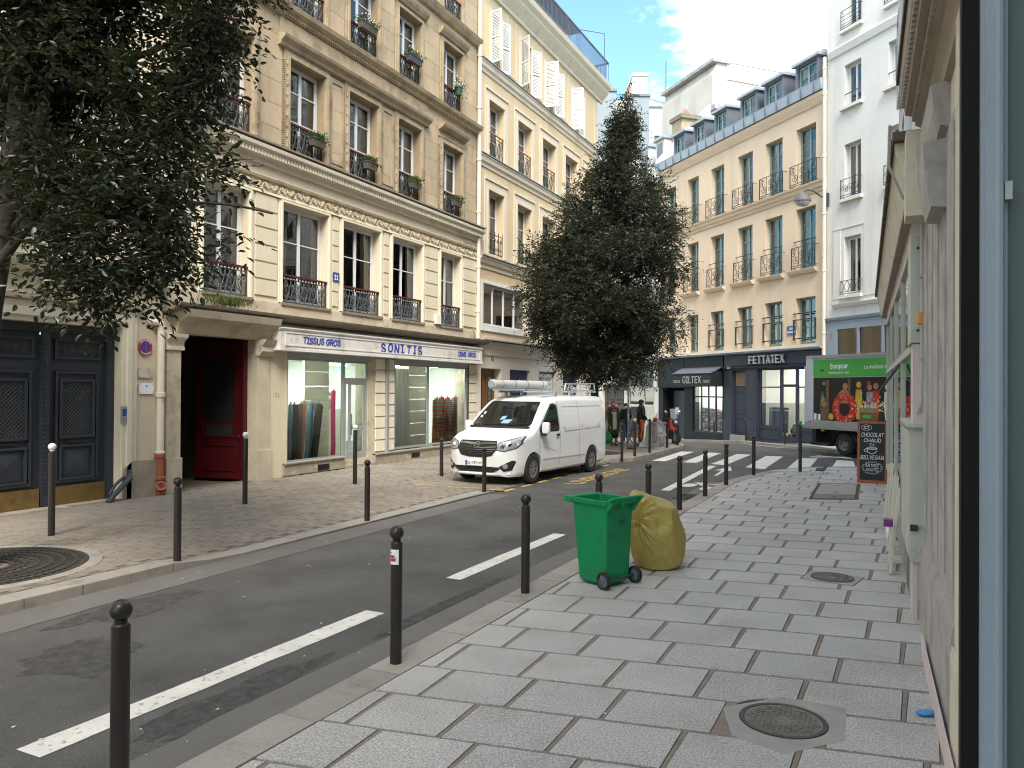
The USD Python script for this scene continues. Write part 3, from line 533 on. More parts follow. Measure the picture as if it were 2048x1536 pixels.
# covers, grate, litter
def round_cover(c, r, lab, patch):
    t = thing('manhole_cover', lab, 'manhole cover', (*c, 0))
    b = MB().lathe([(0, 0.004), (r, 0.004), (r, -0.03)], (*c, 0), 40); put('plate', b, 'cover_steel', t)
    b = MB().lathe([(r + 0.002, -0.03), (r + 0.002, 0.007), (r + 0.03, 0.007), (r + 0.032, -0.03)], (*c, 0), 40); put('rim', b, 'cast_iron', t)
    k = MB(); n = 0
    for ix in np.arange(-r, r, r / 7.5):
        for iy in np.arange(-r, r, r / 7.5):
            if np.hypot(ix, iy) < r * 0.88 and np.hypot(ix, iy) > r * 0.22:
                if int((ix + iy) / r * 7.5) % 2: k.box(c[0] + ix - .022, c[0] + ix + .022, c[1] + iy - .007, c[1] + iy + .007, 0.004, 0.0085)
                else: k.box(c[0] + ix - .007, c[0] + ix + .007, c[1] + iy - .022, c[1] + iy + .022, 0.004, 0.0085)
    put('tread_pattern', k, 'cover_steel', t)
    sq = patch.difference(Point(*c).buffer(r + 0.034)); put('surround', flatbox(sq, -0.05, 0.001), 'concrete_patch', t)
round_cover((-0.66, 5.47), 0.25, 'nearest round iron manhole cover in a pale concrete square', Polygon([(-1.03, 5.5), (-0.9, 5.1), (-0.6, 5.0), (-0.3, 5.35), (-0.32, 5.85), (-0.7, 5.86)]).buffer(0.03))
round_cover((-0.65, 9.93), 0.21, 'round manhole cover further up the pavement, right of the yellow bag', Polygon([(-.98, 9.7), (-.42, 9.6), (-.32, 10.1), (-.9, 10.2)]))
t = thing('access_plate', 'large rectangular tan access plate in the pavement before the chalkboard', 'access plate', (-1.1, 18.6, 0))
Q = np.array([(-1.51, 17.05), (-0.72, 17.4), (-0.79, 20.2), (-1.56, 19.85)]); mid = lambda a, b, k: tuple(a * (1 - k) + b * k)
put('plate', flatbox([tuple(Q[0]), tuple(Q[1]), mid(Q[1], Q[2], .26), mid(Q[0], Q[3], .26)], -0.04, 0.003), 'cover_steel', t)
put('plate', flatbox([mid(Q[0], Q[3], .27), mid(Q[1], Q[2], .27), tuple(Q[2]), tuple(Q[3])], -0.04, 0.003), 'concrete_patch', t)
hb = MB()
for kx, ky in ((.5, .13), (.5, .4), (.5, .9)): p = Q[0] * (1 - kx) * (1 - ky) + Q[1] * kx * (1 - ky) + Q[2] * kx * ky + Q[3] * (1 - kx) * ky; hb.box(p[0] - .05, p[0] + .05, p[1] - .03, p[1] + .03, 0.003, 0.007)
put('lifting_slot', hb, 'cast_iron', t)
t = thing('drain_grate', 'slotted iron drain grate in the right gutter by the bicycle symbol', 'drain', (-4.05, 16.9, -0.115))
b = MB().box(-4.25, -3.85, 16.4, 17.4, -0.116, -0.113); put('frame', b, 'gap_black', t)
for k in range(5): b = MB().box(-4.25, -3.85, 16.42 + k * .2, 16.5 + k * .2, -0.113, -0.104); put('bar', b, 'cast_iron', t)
t = thing('tree_grate', 'round cast iron tree grate in the left pavement corner', 'tree grate', (*GR, 0))
put('soil', MB().lathe([(0, -0.03), (1.19, -0.03)], (*GR, 0), 40), 'soil', t)
for r0 in (0.36, 0.5, 0.64, 0.78, 0.92, 1.06, 1.17):
    w = 0.03 if r0 in (0.36, 0.78, 1.17) else 0.018
    put('grate_ring', MB().lathe([(r0 - w, -0.025), (r0 - w, 0.006), (r0 + w, 0.006), (r0 + w, -0.025)], (*GR, 0), 56), 'cast_iron', t)
sp = MB()
for k in range(64):
    a = k * PI / 32; r0 = 0.36 if k % 2 == 0 else 0.64; u = np.array([math.cos(a), math.sin(a)]); w = np.array([-u[1], u[0]]) * 0.011
    c = [GR + u * r0 + w, GR + u * r0 - w, GR + u * 1.17 - w, GR + u * 1.17 + w]; sp.hexa([(*p, -0.025) for p in c] + [(*p, 0.003) for p in c])
put('radial_bars', sp, 'cast_iron', t)
lit = MB(); rr = np.random.default_rng(21)
for k in range(190):
    x, y = (rr.uniform(-7.9, -3.9), rr.uniform(3, 24)) if k < 120 else (rr.uniform(-3.3, 0.0), rr.uniform(3, 18)); z = -0.113 if k < 120 else 0.005
    a = rr.uniform(0, PI); s = rr.uniform(0.006, 0.022); c, sn = math.cos(a), math.sin(a)
    pts = [(x + s * c, y + s * sn, z), (x - s * .6 * sn, y + s * .6 * c, z + .003), (x - s * c, y - s * sn, z), (x + s * .5 * sn, y - s * .5 * c, z + .003)]
    lit.add(pts, [[0, 1, 2], [0, 2, 3]])
put('litter', lit, 'paper_white', kind='stuff', label='tiny pale scraps scattered over road and pavement', cat='litter')
# ---------------------------------------------------------------- shared building parts
def wall(F, par, name, outline, holes, m, d0=-0.35, d1=0.0, label=None):
    g = outline if isinstance(outline, Polygon) else sbox(*outline)
    for h in holes: g = g.difference(sbox(*h))
    b = MB(); b.prism(F, g, d0, d1); return put(name, b, m, par, label=label)
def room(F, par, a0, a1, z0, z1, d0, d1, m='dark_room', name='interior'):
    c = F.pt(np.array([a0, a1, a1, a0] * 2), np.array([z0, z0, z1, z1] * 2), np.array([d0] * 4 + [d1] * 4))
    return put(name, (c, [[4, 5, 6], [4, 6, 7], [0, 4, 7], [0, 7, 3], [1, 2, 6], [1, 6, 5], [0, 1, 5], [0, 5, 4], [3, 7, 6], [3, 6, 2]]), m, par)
def drape(F, a0, a1, z0, z1, d, amp=0.03, waves=5, flare=0.0):
    n = 8 * waves; a = np.linspace(0, 1, n); v = []
    for zi, k in ((z0, 1 + flare), (z1, 1.0)): v.append(F.pt(a0 + (a1 - a0) * a * k, np.full(n, zi), d + amp * np.sin(a * waves * 2 * PI)))
    i = np.arange(n - 1); return np.vstack(v), np.concatenate([np.stack([i, i + 1, i + n + 1], -1), np.stack([i, i + n + 1, i + n], -1)])
def window(F, par, a0, a1, z0, z1, d=-0.24, rows=(0.33, 0.66), m='white_frame', curt='curtain', leaves=2, fw=0.06, muntin=0.028, label=None, cw=0.3, name='window', gm='pane_glass', deep=0.5, trans=None):
    b = MB(); w = a1 - a0; h = z1 - z0
    def fb(x0, x1, y0, y1, e0=-0.06, e1=0.0): b.fbox(F, x0, x1, y0, y1, d + e0, d + e1)
    fb(a0, a0 + fw, z0, z1); fb(a1 - fw, a1, z0, z1); fb(a0 + fw, a1 - fw, z1 - fw, z1); fb(a0 + fw, a1 - fw, z0, z0 + fw)
    panes = []; lw = (w - 2 * fw) / leaves; st = 0.045
    for k in range(leaves):
        x0 = a0 + fw + k * lw; x1 = x0 + lw
        fb(x0, x0 + st, z0 + fw, z1 - fw, -0.045, 0.012); fb(x1 - st, x1, z0 + fw, z1 - fw, -0.045, 0.012)
        fb(x0 + st, x1 - st, z0 + fw, z0 + fw + st * 1.6, -0.045, 0.01); fb(x0 + st, x1 - st, z1 - fw - st, z1 - fw, -0.045, 0.01)
        ys = [z0 + fw + st * 1.6] + [z0 + h * r for r in rows] + [z1 - fw - st]
        for r in ys[1:-1]: fb(x0 + st, x1 - st, r - muntin / 2, r + muntin / 2, -0.035, 0.006)
        for q, (y0, y1) in enumerate(zip(ys[:-1], ys[1:])):
            panes.append((x0 + st, x1 - st, y0, y1))
    wp = put(name, b, m, par, label=label)
    for x0, x1, y0, y1 in panes:
        t = rng.uniform(-0.004, 0.004, 4); put('pane', (F.pt([x0, x1, x1, x0], [y0, y0, y1, y1], d - 0.02 + t), [[0, 1, 2], [0, 2, 3]]), gm, wp)
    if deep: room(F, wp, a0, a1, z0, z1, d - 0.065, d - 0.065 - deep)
    if curt:
        cb = MB()
        cb.add(*drape(F, a0 + 0.02, a0 + w * cw * rng.uniform(.7, 1.2), z0 + 0.05, z1 - 0.05, d - 0.14)); cb.add(*drape(F, a1 - w * cw * rng.uniform(.7, 1.2), a1 - 0.02, z0 + 0.05, z1 - 0.05, d - 0.14))
        put('curtain', cb, curt, wp)
    return wp
def scroll_tubes(b, F, d, pts, r=0.009, n=4): b.tube(F.pt(pts[:, 0], pts[:, 1], np.full(len(pts), d)), r, n, caps=False)
def cast_rail(F, par, a0, a1, z0, z1, d, hand='dark_red', m='iron_grey', r=0.011, label=None):
    b = MB(); h = z1 - z0
    b.fbox(F, a0, a1, z0, z0 + 0.025, d - 0.015, d + 0.015); b.fbox(F, a0, a1, z1 - 0.1, z1 - 0.08, d - 0.012, d + 0.012); b.fbox(F, a0, a0 + .03, z0 - .03, z1, d - .015, d + .015); b.fbox(F, a1 - .03, a1, z0 - .03, z1, d - .015, d + .015)
    n = max(3, int(round((a1 - a0) / 0.34))); cw = (a1 - a0) / n
    for k in range(n):
        x = a0 + k * cw; xc = x + cw / 2
        for sg in (-1, 1):
            scroll_tubes(b, F, d, spiral((xc + sg * cw * .22, z0 + h * .62), .012, cw * .2, 0, sg * 1.6 * 2 * PI, 16), r)
            scroll_tubes(b, F, d, spiral((xc + sg * cw * .24, z0 + h * .25), .012, cw * .2, PI, PI - sg * 1.5 * 2 * PI, 16), r)
            scroll_tubes(b, F, d, np.array([(xc, z0 + .03), (xc + sg * cw * .3, z0 + h * .42), (xc + sg * .02, z1 - .1)]), r)
            scroll_tubes(b, F, d, np.array([(xc + sg * cw * .5, z0 + .03), (xc + sg * cw * .36, z0 + h * .45), (xc + sg * cw * .5, z1 - .1)]), r * .9)
        b.prism(F, affinity.scale(Point(xc, z0 + h * .44).buffer(.5, 3), .07, .16), d - .012, d + .012)
        b.fbox(F, xc - .009, xc + .009, z0, z1 - .09, d - .008, d + .008)
        for q in range(3): b.prism(F, affinity.translate(affinity.scale(Point(0, 0).buffer(.5, 2), .05, .07), x + cw * (q + .5) / 3, z1 - .045), d - .01, d + .01)
    p = put('railing', b, m, par, label=label)
    put('handrail', MB().fbox(F, a0 - .03, a1 + .03, z1 - .015, z1 + .03, d - .035, d + .035), hand, p)
    return p
def architrave(F, par, a0, a1, z0, z1, m, w=0.12, d=0.04, name='architrave', sill=False):
    b = MB()
    for k, (ww, dd) in enumerate(((w, d), (w * .55, d * 1.8))):
        o = sbox(a0 - ww, z0, a1 + ww, z1 + ww).difference(sbox(a0 - (w * .12 if k else 0), z0 - 1, a1 + (w * .12 if k else 0), z1 + (w * .12 if k else 0))); b.prism(F, o, 0.0, dd)
    return put(name, b, m, par)
def block_course(F, par, z0, z1, a0, a1, holes, hgtb, lnb, m, d=0.006, gap=0.005, name='stone_block', seed=0, stagger=True):
    rr = np.random.default_rng(seed); n = max(1, int(round((z1 - z0) / hgtb))); h = (z1 - z0) / n; region = sbox(a0, z0, a1, z1)
    for q in holes: region = region.difference(sbox(*q))
    for r in range(n):
        x = a0 - (lnb / 2 if (r % 2 and stagger) else 0) - rr.uniform(0, .2 if stagger else 0)
        while x < a1:
            ln = lnb * (rr.uniform(.75, 1.3) if stagger else 1); g = sbox(x + gap, z0 + r * h + gap, x + ln - gap, z0 + (r + 1) * h - gap).intersection(region)
            for q in getattr(g, 'geoms', [g]):
                if not q.is_empty and q.area > 0.015: put(name, MB().prism(F, q, 0.0, d + rr.uniform(0, .002)), m, par)
            x += ln

# ---------------------------------------------------------------- cream building with the carriage door
B9 = thing('cream_building', 'cream building behind the near tree, with a dark carriage door numbered 9', 'building', (XL, 8.95, 0))
w9 = [(y, 4.75, y + 1.3, 7.0) for y in (-1.2, 2.4, 5.1, 8.05)] + [(y, 8.4, y + 1.3, 10.7) for y in (2.4, 5.1, 8.05)]
wall(FL, B9, 'wall', (-26, -0.3, 11.22, 19.5), [(7.45, -0.3, 10.27, 3.36)] + w9, 'cream_paint')
for q in w9: window(FL, B9, q[0], q[2], q[1], q[3]); architrave(FL, B9, q[0], q[2], q[1], q[3], 'cream_light')
put('shell', MB().box(XL - 12, XL - 1.2, -26, 11.22, 3.6, 19.4), 'grubby_plaster', B9)
put('cornice', MB().mould(FL, -26, 11.2, [(0, 4.25), (.1, 4.28), (.14, 4.36), (.26, 4.4), (.3, 4.5), (0, 4.56)]), 'cream_light', B9)
put('cornice', MB().mould(FL, -26, 11.2, [(0, 7.6), (.1, 7.63), (.22, 7.75), (.26, 7.85), (0, 7.9)]), 'cream_light', B9)
put('door_surround', MB().prism(FL, sbox(7.1, 0, 10.6, 3.72).difference(sbox(7.45, -1, 10.28, 3.36)), 0, .05).prism(FL, sbox(7.22, 0, 10.46, 3.6).difference(sbox(7.36, -1, 10.36, 3.46)), 0, .1), 'cream_light', B9)
put('string_mould', MB().mould(FL, 6.9, 10.75, [(0, 3.74), (.14, 3.76), (.18, 3.84), (0, 3.88)]), 'cream_light', B9)
put('plinth', MB().prism(FL, Polygon([(10.3, -.05), (11.2, -.05), (11.2, .72), (10.48, .74), (10.3, .6)]), .001, .1), 'plinth_stone', B9)
for s, (a0, a1) in enumerate(((7.62, 8.82), (8.98, 10.12))):
    b = MB().prism(FL, sbox(a0, .02, a1, 3.2), -.32, -.26); dr = put('door', b, 'navy_paint', B9)
    o = MB()
    for (x0, x1, z0, z1) in ((a0 + .1, a1 - .12, 2.72, 3.1), (a0 + .12, a1 - .16, .42, 2.5)):
        o.prism(FL, sbox(x0, z0, x1, z1).difference(sbox(x0 + .05, z0 + .05, x1 - .05, z1 - .05)), -.26, -.215)
    o.prism(FL, sbox(a0 + .2, 1.25, a1 - .24, 2.35).difference(sbox(a0 + .25, 1.3, a1 - .29, 2.3)), -.26, -.2)
    o.prism(FL, sbox(a0 + .2, .47, a1 - .24, 1.12).difference(sbox(a0 + .24, .51, a1 - .28, 1.08)), -.26, -.2)
    x0, x1, z0, z1 = a0 + .25, a1 - .29, .52, 1.07; c = FL.pt([x0, x1, x1, x0, (x0 + x1) / 2], [z0, z0, z1, z1, (z0 + z1) / 2], [-.255] * 4 + [-.205]); o.add(c, [[0, 1, 4], [1, 2, 4], [2, 3, 4], [3, 0, 4]])
    put('moulding', o, 'navy_paint', dr)
    put('backing', MB().fbox(FL, a0 + .25, a1 - .29, 1.3, 2.3, -.262, -.255), 'gap_black', dr)
    lat = MB(); reg = sbox(a0 + .25, 1.3, a1 - .29, 2.3)
    for k in np.arange(-1.2, 1.3, .075):
        for sg in (-1, 1):
            ln = __import__('shapely').LineString([((a0 + a1) / 2 + k - 1, 1.8 - sg), ((a0 + a1) / 2 + k + 1, 1.8 + sg)]).buffer(.014, cap_style=2).intersection(reg)
            lat.prism(FL, ln, -.25, -.235 + .004 * sg)
    put('lattice_grille', lat, 'iron_grey', dr)
    orn = MB(); orn.fbox(FL, a0 + .15, a1 - .17, 2.77, 3.05, -.262, -.252)
    for k in range(6):
        for sg in (-1, 1): scroll_tubes(orn, FL, -.24, spiral((a0 + .24 + k * .15, 2.91 + sg * .06), .01, .07, 0, sg * 9, 14), .009)
    put('scroll_panel', orn, 'iron_grey', dr)
    put('kick_plate', MB().fbox(FL, a0 + .02, a1 - .02, .03, .36, -.26, -.2), 'brass', dr)
    put('letter_slot', MB().fbox(FL, a0 + .42, a1 - .45, 1.17, 1.2, -.26, -.22).fbox(FL, a0 + .36, a0 + .4, 1.16, 1.21, -.26, -.22), 'iron_black', dr)
put('door_frame', MB().prism(FL, sbox(7.45, -.02, 10.27, 3.36).difference(sbox(7.6, -1, 10.12, 3.2)), -.34, -.18).fbox(FL, 7.45, 10.27, -.02, .03, -.34, -.2), 'navy_paint', B9)
ast = MB().fbox(FL, 8.83, 8.97, .03, 3.2, -.26, -.17)
for k in range(34): ast.prism(FL, affinity.translate(affinity.scale(Point(0, 0).buffer(.5, 3), .1, .08), 8.9, .3 + k * .082), -.17, -.15)
put('carved_strip', ast, 'navy_paint', B9)
put('number', text(FL, 9.05, 3.22, -.178, '9', .13, .006, True), 'brass', B9)
put('threshold', MB().fbox(FL, 7.45, 10.3, -.04, .02, -.3, .12), 'plinth_stone', B9)
gu = MB()
pts = [FL.pt(10.42, .5, .06), FL.pt(10.38, .42, .16), FL.pt(10.2, .3, .2), FL.pt(9.98, .12, .22), FL.pt(9.86, .0, .24)]
gu.tube(np.array([p for p in pts]), [.05, .055, .05, .05, .06], 8).tube(np.array([FL.pt(10.3, .45, .1), FL.pt(10.1, .32, .12), FL.pt(9.9, .15, .2)]), .03, 6).mesh(sph(FL.pt(10.42, .53, .06), .06))
tgu = thing('guard_stone', 'curled black iron wheel guard at the foot of the carriage door', 'wheel guard', FL.pt(10.1, 0, .1)); put('guard', gu, 'iron_grey', tgu, smooth=True)

def entry_phone(a, z, d, lab):
    t = thing('entry_phone', lab, 'entry phone', FL.pt(a, z, d)); put('plate', MB().fbox(FL, a - .065, a + .065, z - .17, z + .17, d, d + .025), 'alu', t)
    put('keypad', MB().fbox(FL, a - .04, a + .04, z - .02, z + .12, d + .025, d + .03), 'sign_blue', t); put('button', MB().lathe([(0, .036), (.014, .036), (.014, .025)], FL.pt(a, z - .1, d), 10, FL.n), 'chrome', t)
entry_phone(10.3, 1.66, .06, 'steel entry keypad by the carriage door numbered 9')
entry_phone(14.0, 1.56, .0, 'steel entry keypad on the pillar right of the red gateway')
def disc_sign(a, z, d, r, lab, lines):
    t = thing('round_sign', lab, 'sign', FL.pt(a, z, d)); c = FL.pt(a, z, d)
    put('disc', MB().lathe([(r, 0), (r, .012), (0, .012)], c, 36, FL.n), 'sign_red', t); put('blue_field', MB().lathe([(r * .72, .012), (r * .72, .015), (0, .015)], c, 30, FL.n), 'sign_blue', t)
    k = MB()
    if lines is None:
        put('red_bar', MB().fbox(FL, a - r * .09, a + r * .09, z - r * .7, z + r * .7, d + .015, d + .019), 'sign_red', t)
    for i, s in enumerate(lines or []): k.add(*text(FL, a - r * .45, z + r * (.25 - i * .3), d + .015, s, r * .17, .003, True, r * .9))
    for j, (txt, a0, sg) in enumerate((('SORTIE DE VOITURES', PI * .82, -1), ('STATIONNEMENT', -PI * .78, 1)) if True else ()):
        n = len(txt)
        for i, ch in enumerate(txt):
            if ch == ' ': continue
            th = a0 + sg * (i + .5) / n * PI * (.64 if j == 0 else .56); m = meshkit.text_mesh(ch, r * .14, .003, True); q = np.array(m.vertices); q[:, :2] -= q[:, :2].mean(0)
            ro = th - PI / 2 if sg < 0 else th + PI / 2; x = q[:, 0] * math.cos(ro) - q[:, 1] * math.sin(ro); y = q[:, 0] * math.sin(ro) + q[:, 1] * math.cos(ro)
            k.add(FL.pt(a + r * .86 * math.cos(th) + x, z + r * .86 * math.sin(th) + y, d + .013 + q[:, 2]), m.faces)
    put('lettering', k, 'sign_white', t)
disc_sign(10.8, 3.02, .03, .16, 'round red and blue no-parking disc beside the cream downpipe', None)
disc_sign(14.58, 2.28, .02, .15, 'round red and blue lettered sign on the pillar left of the fabric shop', ['NE PAS', 'STATIONNER', 'DEVANT'])
def plaque(a, z, w, h, lab, m, d=.02):
    t = thing('plaque', lab, 'plaque', FL.pt(a, z, d)); put('plate', MB().fbox(FL, a - w / 2, a + w / 2, z - h / 2, z + h / 2, d, d + .012), m, t)
    b = MB()
    for sx in (-1, 1):
        for sz in (-1, 1): b.mesh(sph(FL.pt(a + sx * w * .43, z + sz * h * .4, d + .013), .008, 1))
    put('screw', b, 'iron_grey', t); return t
plaque(10.82, 2.5, .33, .2, 'faded tan plaque under the no-parking disc', 'aged_cream')
t = plaque(10.84, 2.18, .34, .22, 'white plaque below the tan one beside the downpipe', 'sign_white'); put('mark', MB().fbox(FL, 10.82, 10.86, 2.21, 2.25, .032, .034), 'glove_blue', t)

def pipe(name, lab, F, a, d, z0, z1, r, m, joints, extra=None):
    t = thing(name, lab, 'downpipe', F.pt(a, z0, d)); put('pipe', MB().tube([F.pt(a, z0, d), F.pt(a, z1, d)], r, 14), m, t, smooth=40)
    for z in joints: put('collar', MB().lathe([(r, 0), (r * 1.28, .01), (r * 1.28, .09), (r, .1)], F.pt(a, z, d), 14), m, t, smooth=40)
    return t
tp = pipe('downpipe', 'cream downpipe with a red cast foot beside the gateway', FL, 11.12, .1, .78, 3.5, .075, 'pipe_cream', [.8, 2.0])
put('foot', MB().tube([FL.pt(11.12, .0, .1), FL.pt(11.12, .82, .1)], .085, 14).lathe([(.085, .76), (.11, .77), (.11, .84), (.085, .86)], FL.pt(11.12, 0, .1), 14).lathe([(.085, .3), (.115, .31), (.115, .36), (.085, .38)], FL.pt(11.12, 0, .1), 14).lathe([(.085, 0), (.12, .01), (.12, .05), (.085, .06)], FL.pt(11.12, 0, .1), 14), 'pipe_red', tp, smooth=40)
put('inspection_branch', MB().tube([FL.pt(11.1, .12, .12), FL.pt(11.02, .2, .26)], .08, 14).lathe([(0, .0), (.06, 0), (.06, .02), (.105, .02), (.105, -.03)], FL.pt(11.02, .2, .26), 14, FL.pt(11.02, .2, .26) - FL.pt(11.1, .12, .12)), 'pipe_red', tp, smooth=40)
put('elbow', MB().tube([FL.pt(11.12, 3.4, .1), FL.pt(11.1, 3.52, .1), FL.pt(11.0, 3.55, .1), FL.pt(10.9, 3.55, -.05)], .078, 12), 'pipe_cream', tp, smooth=40)

# ---------------------------------------------------------------- stone building with the fabric shop
B11 = thing('stone_building', 'tall stone building over the fabric shop with ornate iron window rails, numbered 11', 'building', (XL, 18, 0))
g0 = [(11.65, -.3, 13.89, 3.38), (14.92, .22, 18.27, 3.12), (19.6, .3, 24.02, 3.12)]
wall(FL, B11, 'ground_floor_wall', (11.22, -.3, 24.75, 4.0), g0, 'grubby_plaster', -.45)
w1 = [(12.26, 4.33, 13.6, 6.82), (14.72, 4.33, 16.44, 6.82), (17.07, 4.33, 18.78, 6.82), (19.42, 4.33, 21.07, 6.82), (22.2, 4.33, 23.55, 6.82)]
wall(FL, B11, 'first_floor_wall', (11.22, 4.0, 24.75, 7.72), w1, 'cream_paint', -.4)
w2 = [(12.29, 8.12, 13.65, 10.46), (14.92, 8.12, 16.25, 10.46), (17.27, 8.12, 18.6, 10.46), (19.65, 8.12, 20.9, 10.46), (22.25, 8.12, 23.52, 10.46)]
w3 = [(a, 11.82, c, 13.9) for a, _, c, _ in w2]; w4 = [(a, 15.0, c, 17.1) for a, _, c, _ in w2]
wall(FL, B11, 'upper_wall', (11.22, 7.72, 24.75, 19.6), w2 + w3 + w4, 'ashlar_joint', -.4)
put('shell', MB().box(XL - 11, XL - 1.3, 11.22, 24.75, 4.0, 19.5), 'grubby_plaster', B11)
block_course(FL, B11, 4.42, 6.9, 11.25, 24.7, [(q[0] - .2, 4, q[2] + .2, 7) for q in w1], .415, 9, 'cream_paint', .028, .022, seed=1, stagger=False)
block_course(FL, B11, 8.02, 11.5, 11.25, 24.7, [(q[0] - .26, 8, q[2] + .26, 10.72) for q in w2] + [(14.6, 10.6, 21.25, 11.6)], .58, 1.0, 'ashlar', seed=2)
block_course(FL, B11, 11.86, 14.6, 11.25, 24.7, [(q[0] - .2, 11, q[2] + .2, 14.2) for q in w3], .55, 1.0, 'ashlar', seed=3)
block_course(FL, B11, 14.95, 17.2, 11.25, 24.7, [(q[0] - .2, 14, q[2] + .2, 17.4) for q in w4], .6, 1.1, 'ashlar', seed=4)
for q in w1: window(FL, B11, *[q[0], q[2], q[1], q[3]], rows=(.27, .64)); architrave(FL, B11, q[0], q[2], 4.33, q[3], 'cream_light', .13, .03); cast_rail(FL, B11, q[0] + .02, q[2] - .02, 4.36, 5.03, -.03)
put('sill_band', MB().fbox(FL, 11.22, 24.75, 4.0, 4.3, 0.001, .05), 'grubby_plaster', B11)
for q in w1: put('sill', MB().fbox(FL, q[0] - .08, q[2] + .08, 4.27, 4.34, -.2, .09), 'ledge_dirty', B11)
for i, q in enumerate(w2 + w3 + w4):
    up = i >= 5; window(FL, B11, q[0], q[2], q[1], q[3], rows=(.4, .72) if not up else (.3, .72), deep=.5); cast_rail(FL, B11, q[0] + .02, q[2] - .02, q[1] + .06, q[1] + (.78 if not up else .7), -.05, m='iron_black', hand='dark_red')
    architrave(FL, B11, q[0], q[2], q[1], q[3], 'stone_trim', .2 if not up else .16, .045)
    if not up:
        b = MB(); n = 9
        for sx in (q[0] - .1, q[2] + .1):
            for k in range(n): c = FL.pt(sx, q[1] + .12 + k * (q[3] - q[1]) / n, .05); b.lathe([(.05, 0), (.055, .02), (.02, .035), (0, .03)], c, 8, FL.n)
        for k in range(5): b.lathe([(.05, 0), (.055, .02), (.02, .035), (0, .03)], FL.pt(q[0] + (k + .5) * (q[2] - q[0]) / 5, q[3] + .1, .05), 8, FL.n)
        put('rosettes', b, 'stone_trim', B11)
        eg = MB()
        for k in range(int((q[2] - q[0] + .5) / .06)): eg.fbox(FL, q[0] - .24 + k * .06, q[0] - .24 + k * .06 + .035, q[3] + .2, q[3] + .25, .0, .07)
        for sx in (q[0] - .245, q[2] + .205):
            for k in range(int((q[3] - q[1]) / .055)): eg.fbox(FL, sx, sx + .035, q[1] + k * .055, q[1] + k * .055 + .03, .0, .06)
        put('bead_border', eg, 'stone_trim', B11)
for a0, a1 in ((16.52, 17.0), (18.86, 19.38)):
    put('sunk_panel', MB().prism(FL, sbox(a0 - .06, 8.3, a1 + .06, 10.6).difference(sbox(a0 + .04, 8.42, a1 - .04, 10.48)), .008, .035), 'stone_trim', B11)
put('entablature', MB().mould(FL, 14.5, 21.3, [(0, 10.68), (.1, 10.7), (.13, 10.78), (.24, 10.86), (.27, 10.93), (0, 10.97)]).fbox(FL, 14.55, 21.25, 10.97, 11.4, .0, .06), 'stone_trim', B11)
put('entablature', MB().mould(FL, 22.0, 23.75, [(0, 10.86), (.1, 10.9), (.22, 10.98), (.26, 11.06), (0, 11.1)]), 'stone_trim', B11)
put('string_course', MB().mould(FL, 11.22, 24.7, [(0, 11.42), (.08, 11.44), (.12, 11.54), (.24, 11.62), (.28, 11.72), (.1, 11.8), (0, 11.82)]), 'stone_trim', B11)
b = MB()
for k in range(150): b.prism(FL, affinity.translate(affinity.scale(Point(0, 0).buffer(.5, 2), .06, .09), 11.28 + k * .09, 11.5), .08, .14)
put('egg_border', b, 'stone_trim', B11)
put('string_course', MB().mould(FL, 11.22, 24.7, [(0, 14.62), (.1, 14.65), (.2, 14.78), (.25, 14.88), (0, 14.95)]), 'stone_trim', B11)
for q in w3: put('window_hood', MB().mould(FL, q[0] - .26, q[2] + .26, [(0, 14.08), (.08, 14.1), (.18, 14.2), (.22, 14.28), (0, 14.34)]), 'stone_trim', B11)
put('cornice', MB().mould(FL, 11.22, 24.85, [(0, 7.6), (.06, 7.62), (.08, 7.72), (.2, 7.76), (.22, 7.86), (.3, 7.9), (.32, 7.98), (0, 8.08)]), 'cream_light', B11)
b = MB()
for k in range(136): b.fbox(FL, 11.26 + k * .1, 11.26 + k * .1 + .058, 7.735, 7.86, .06, .235)
put('dentils', b, 'cream_light', B11)
b = MB()
for k in range(190): b.fbox(FL, 11.25 + k * .071, 11.25 + k * .071 + .04, 7.58, 7.625, 0, .085)
put('bead_border', b, 'cream_light', B11)
put('cornice_cap', MB().fbox(FL, 11.22, 24.87, 8.04, 8.085, 0, .33), 'ledge_dirty', B11)
put('frieze_mould', MB().mould(FL, 11.22, 24.72, [(0, 7.22), (.07, 7.24), (.1, 7.3), (0, 7.35)]).mould(FL, 11.22, 24.72, [(0, 6.9), (.06, 6.9), (.04, 6.96), (0, 6.98)]), 'carved_cream', B11)
b = MB()
for k in range(46):
    x = 11.4 + k * .29; sg = 1 if k % 2 else -1
    for r2 in (-1, 1): b.tube(FL.pt(*spiral((x + r2 * .07, 7.1 + .03 * sg * r2), .012, .085, 0, sg * r2 * 8.5, 13).T, np.full(13, .025)), .017, 4, caps=False)
    b.prism(FL, affinity.rotate(affinity.scale(Point(x + .14, 7.1).buffer(.5, 2), .09, .2), 40 * sg), 0, .05)
put('carved_frieze', b, 'carved_cream', B11)
put('carved_panel', MB().prism(FL, sbox(23.75, 7.34, 24.5, 7.6).difference(sbox(23.79, 7.37, 24.46, 7.57)), 0, .03).tube(FL.pt(*spiral((24.1, 7.47), .02, .11, 0, 12, 20).T, np.full(20, .02)), .016, 4).tube(FL.pt(*spiral((24.3, 7.47), .02, .09, 0, -12, 20).T, np.full(20, .02)), .014, 4).tube(FL.pt(*spiral((23.92, 7.47), .02, .09, 0, -12, 20).T, np.full(20, .02)), .014, 4), 'carved_cream', B11)
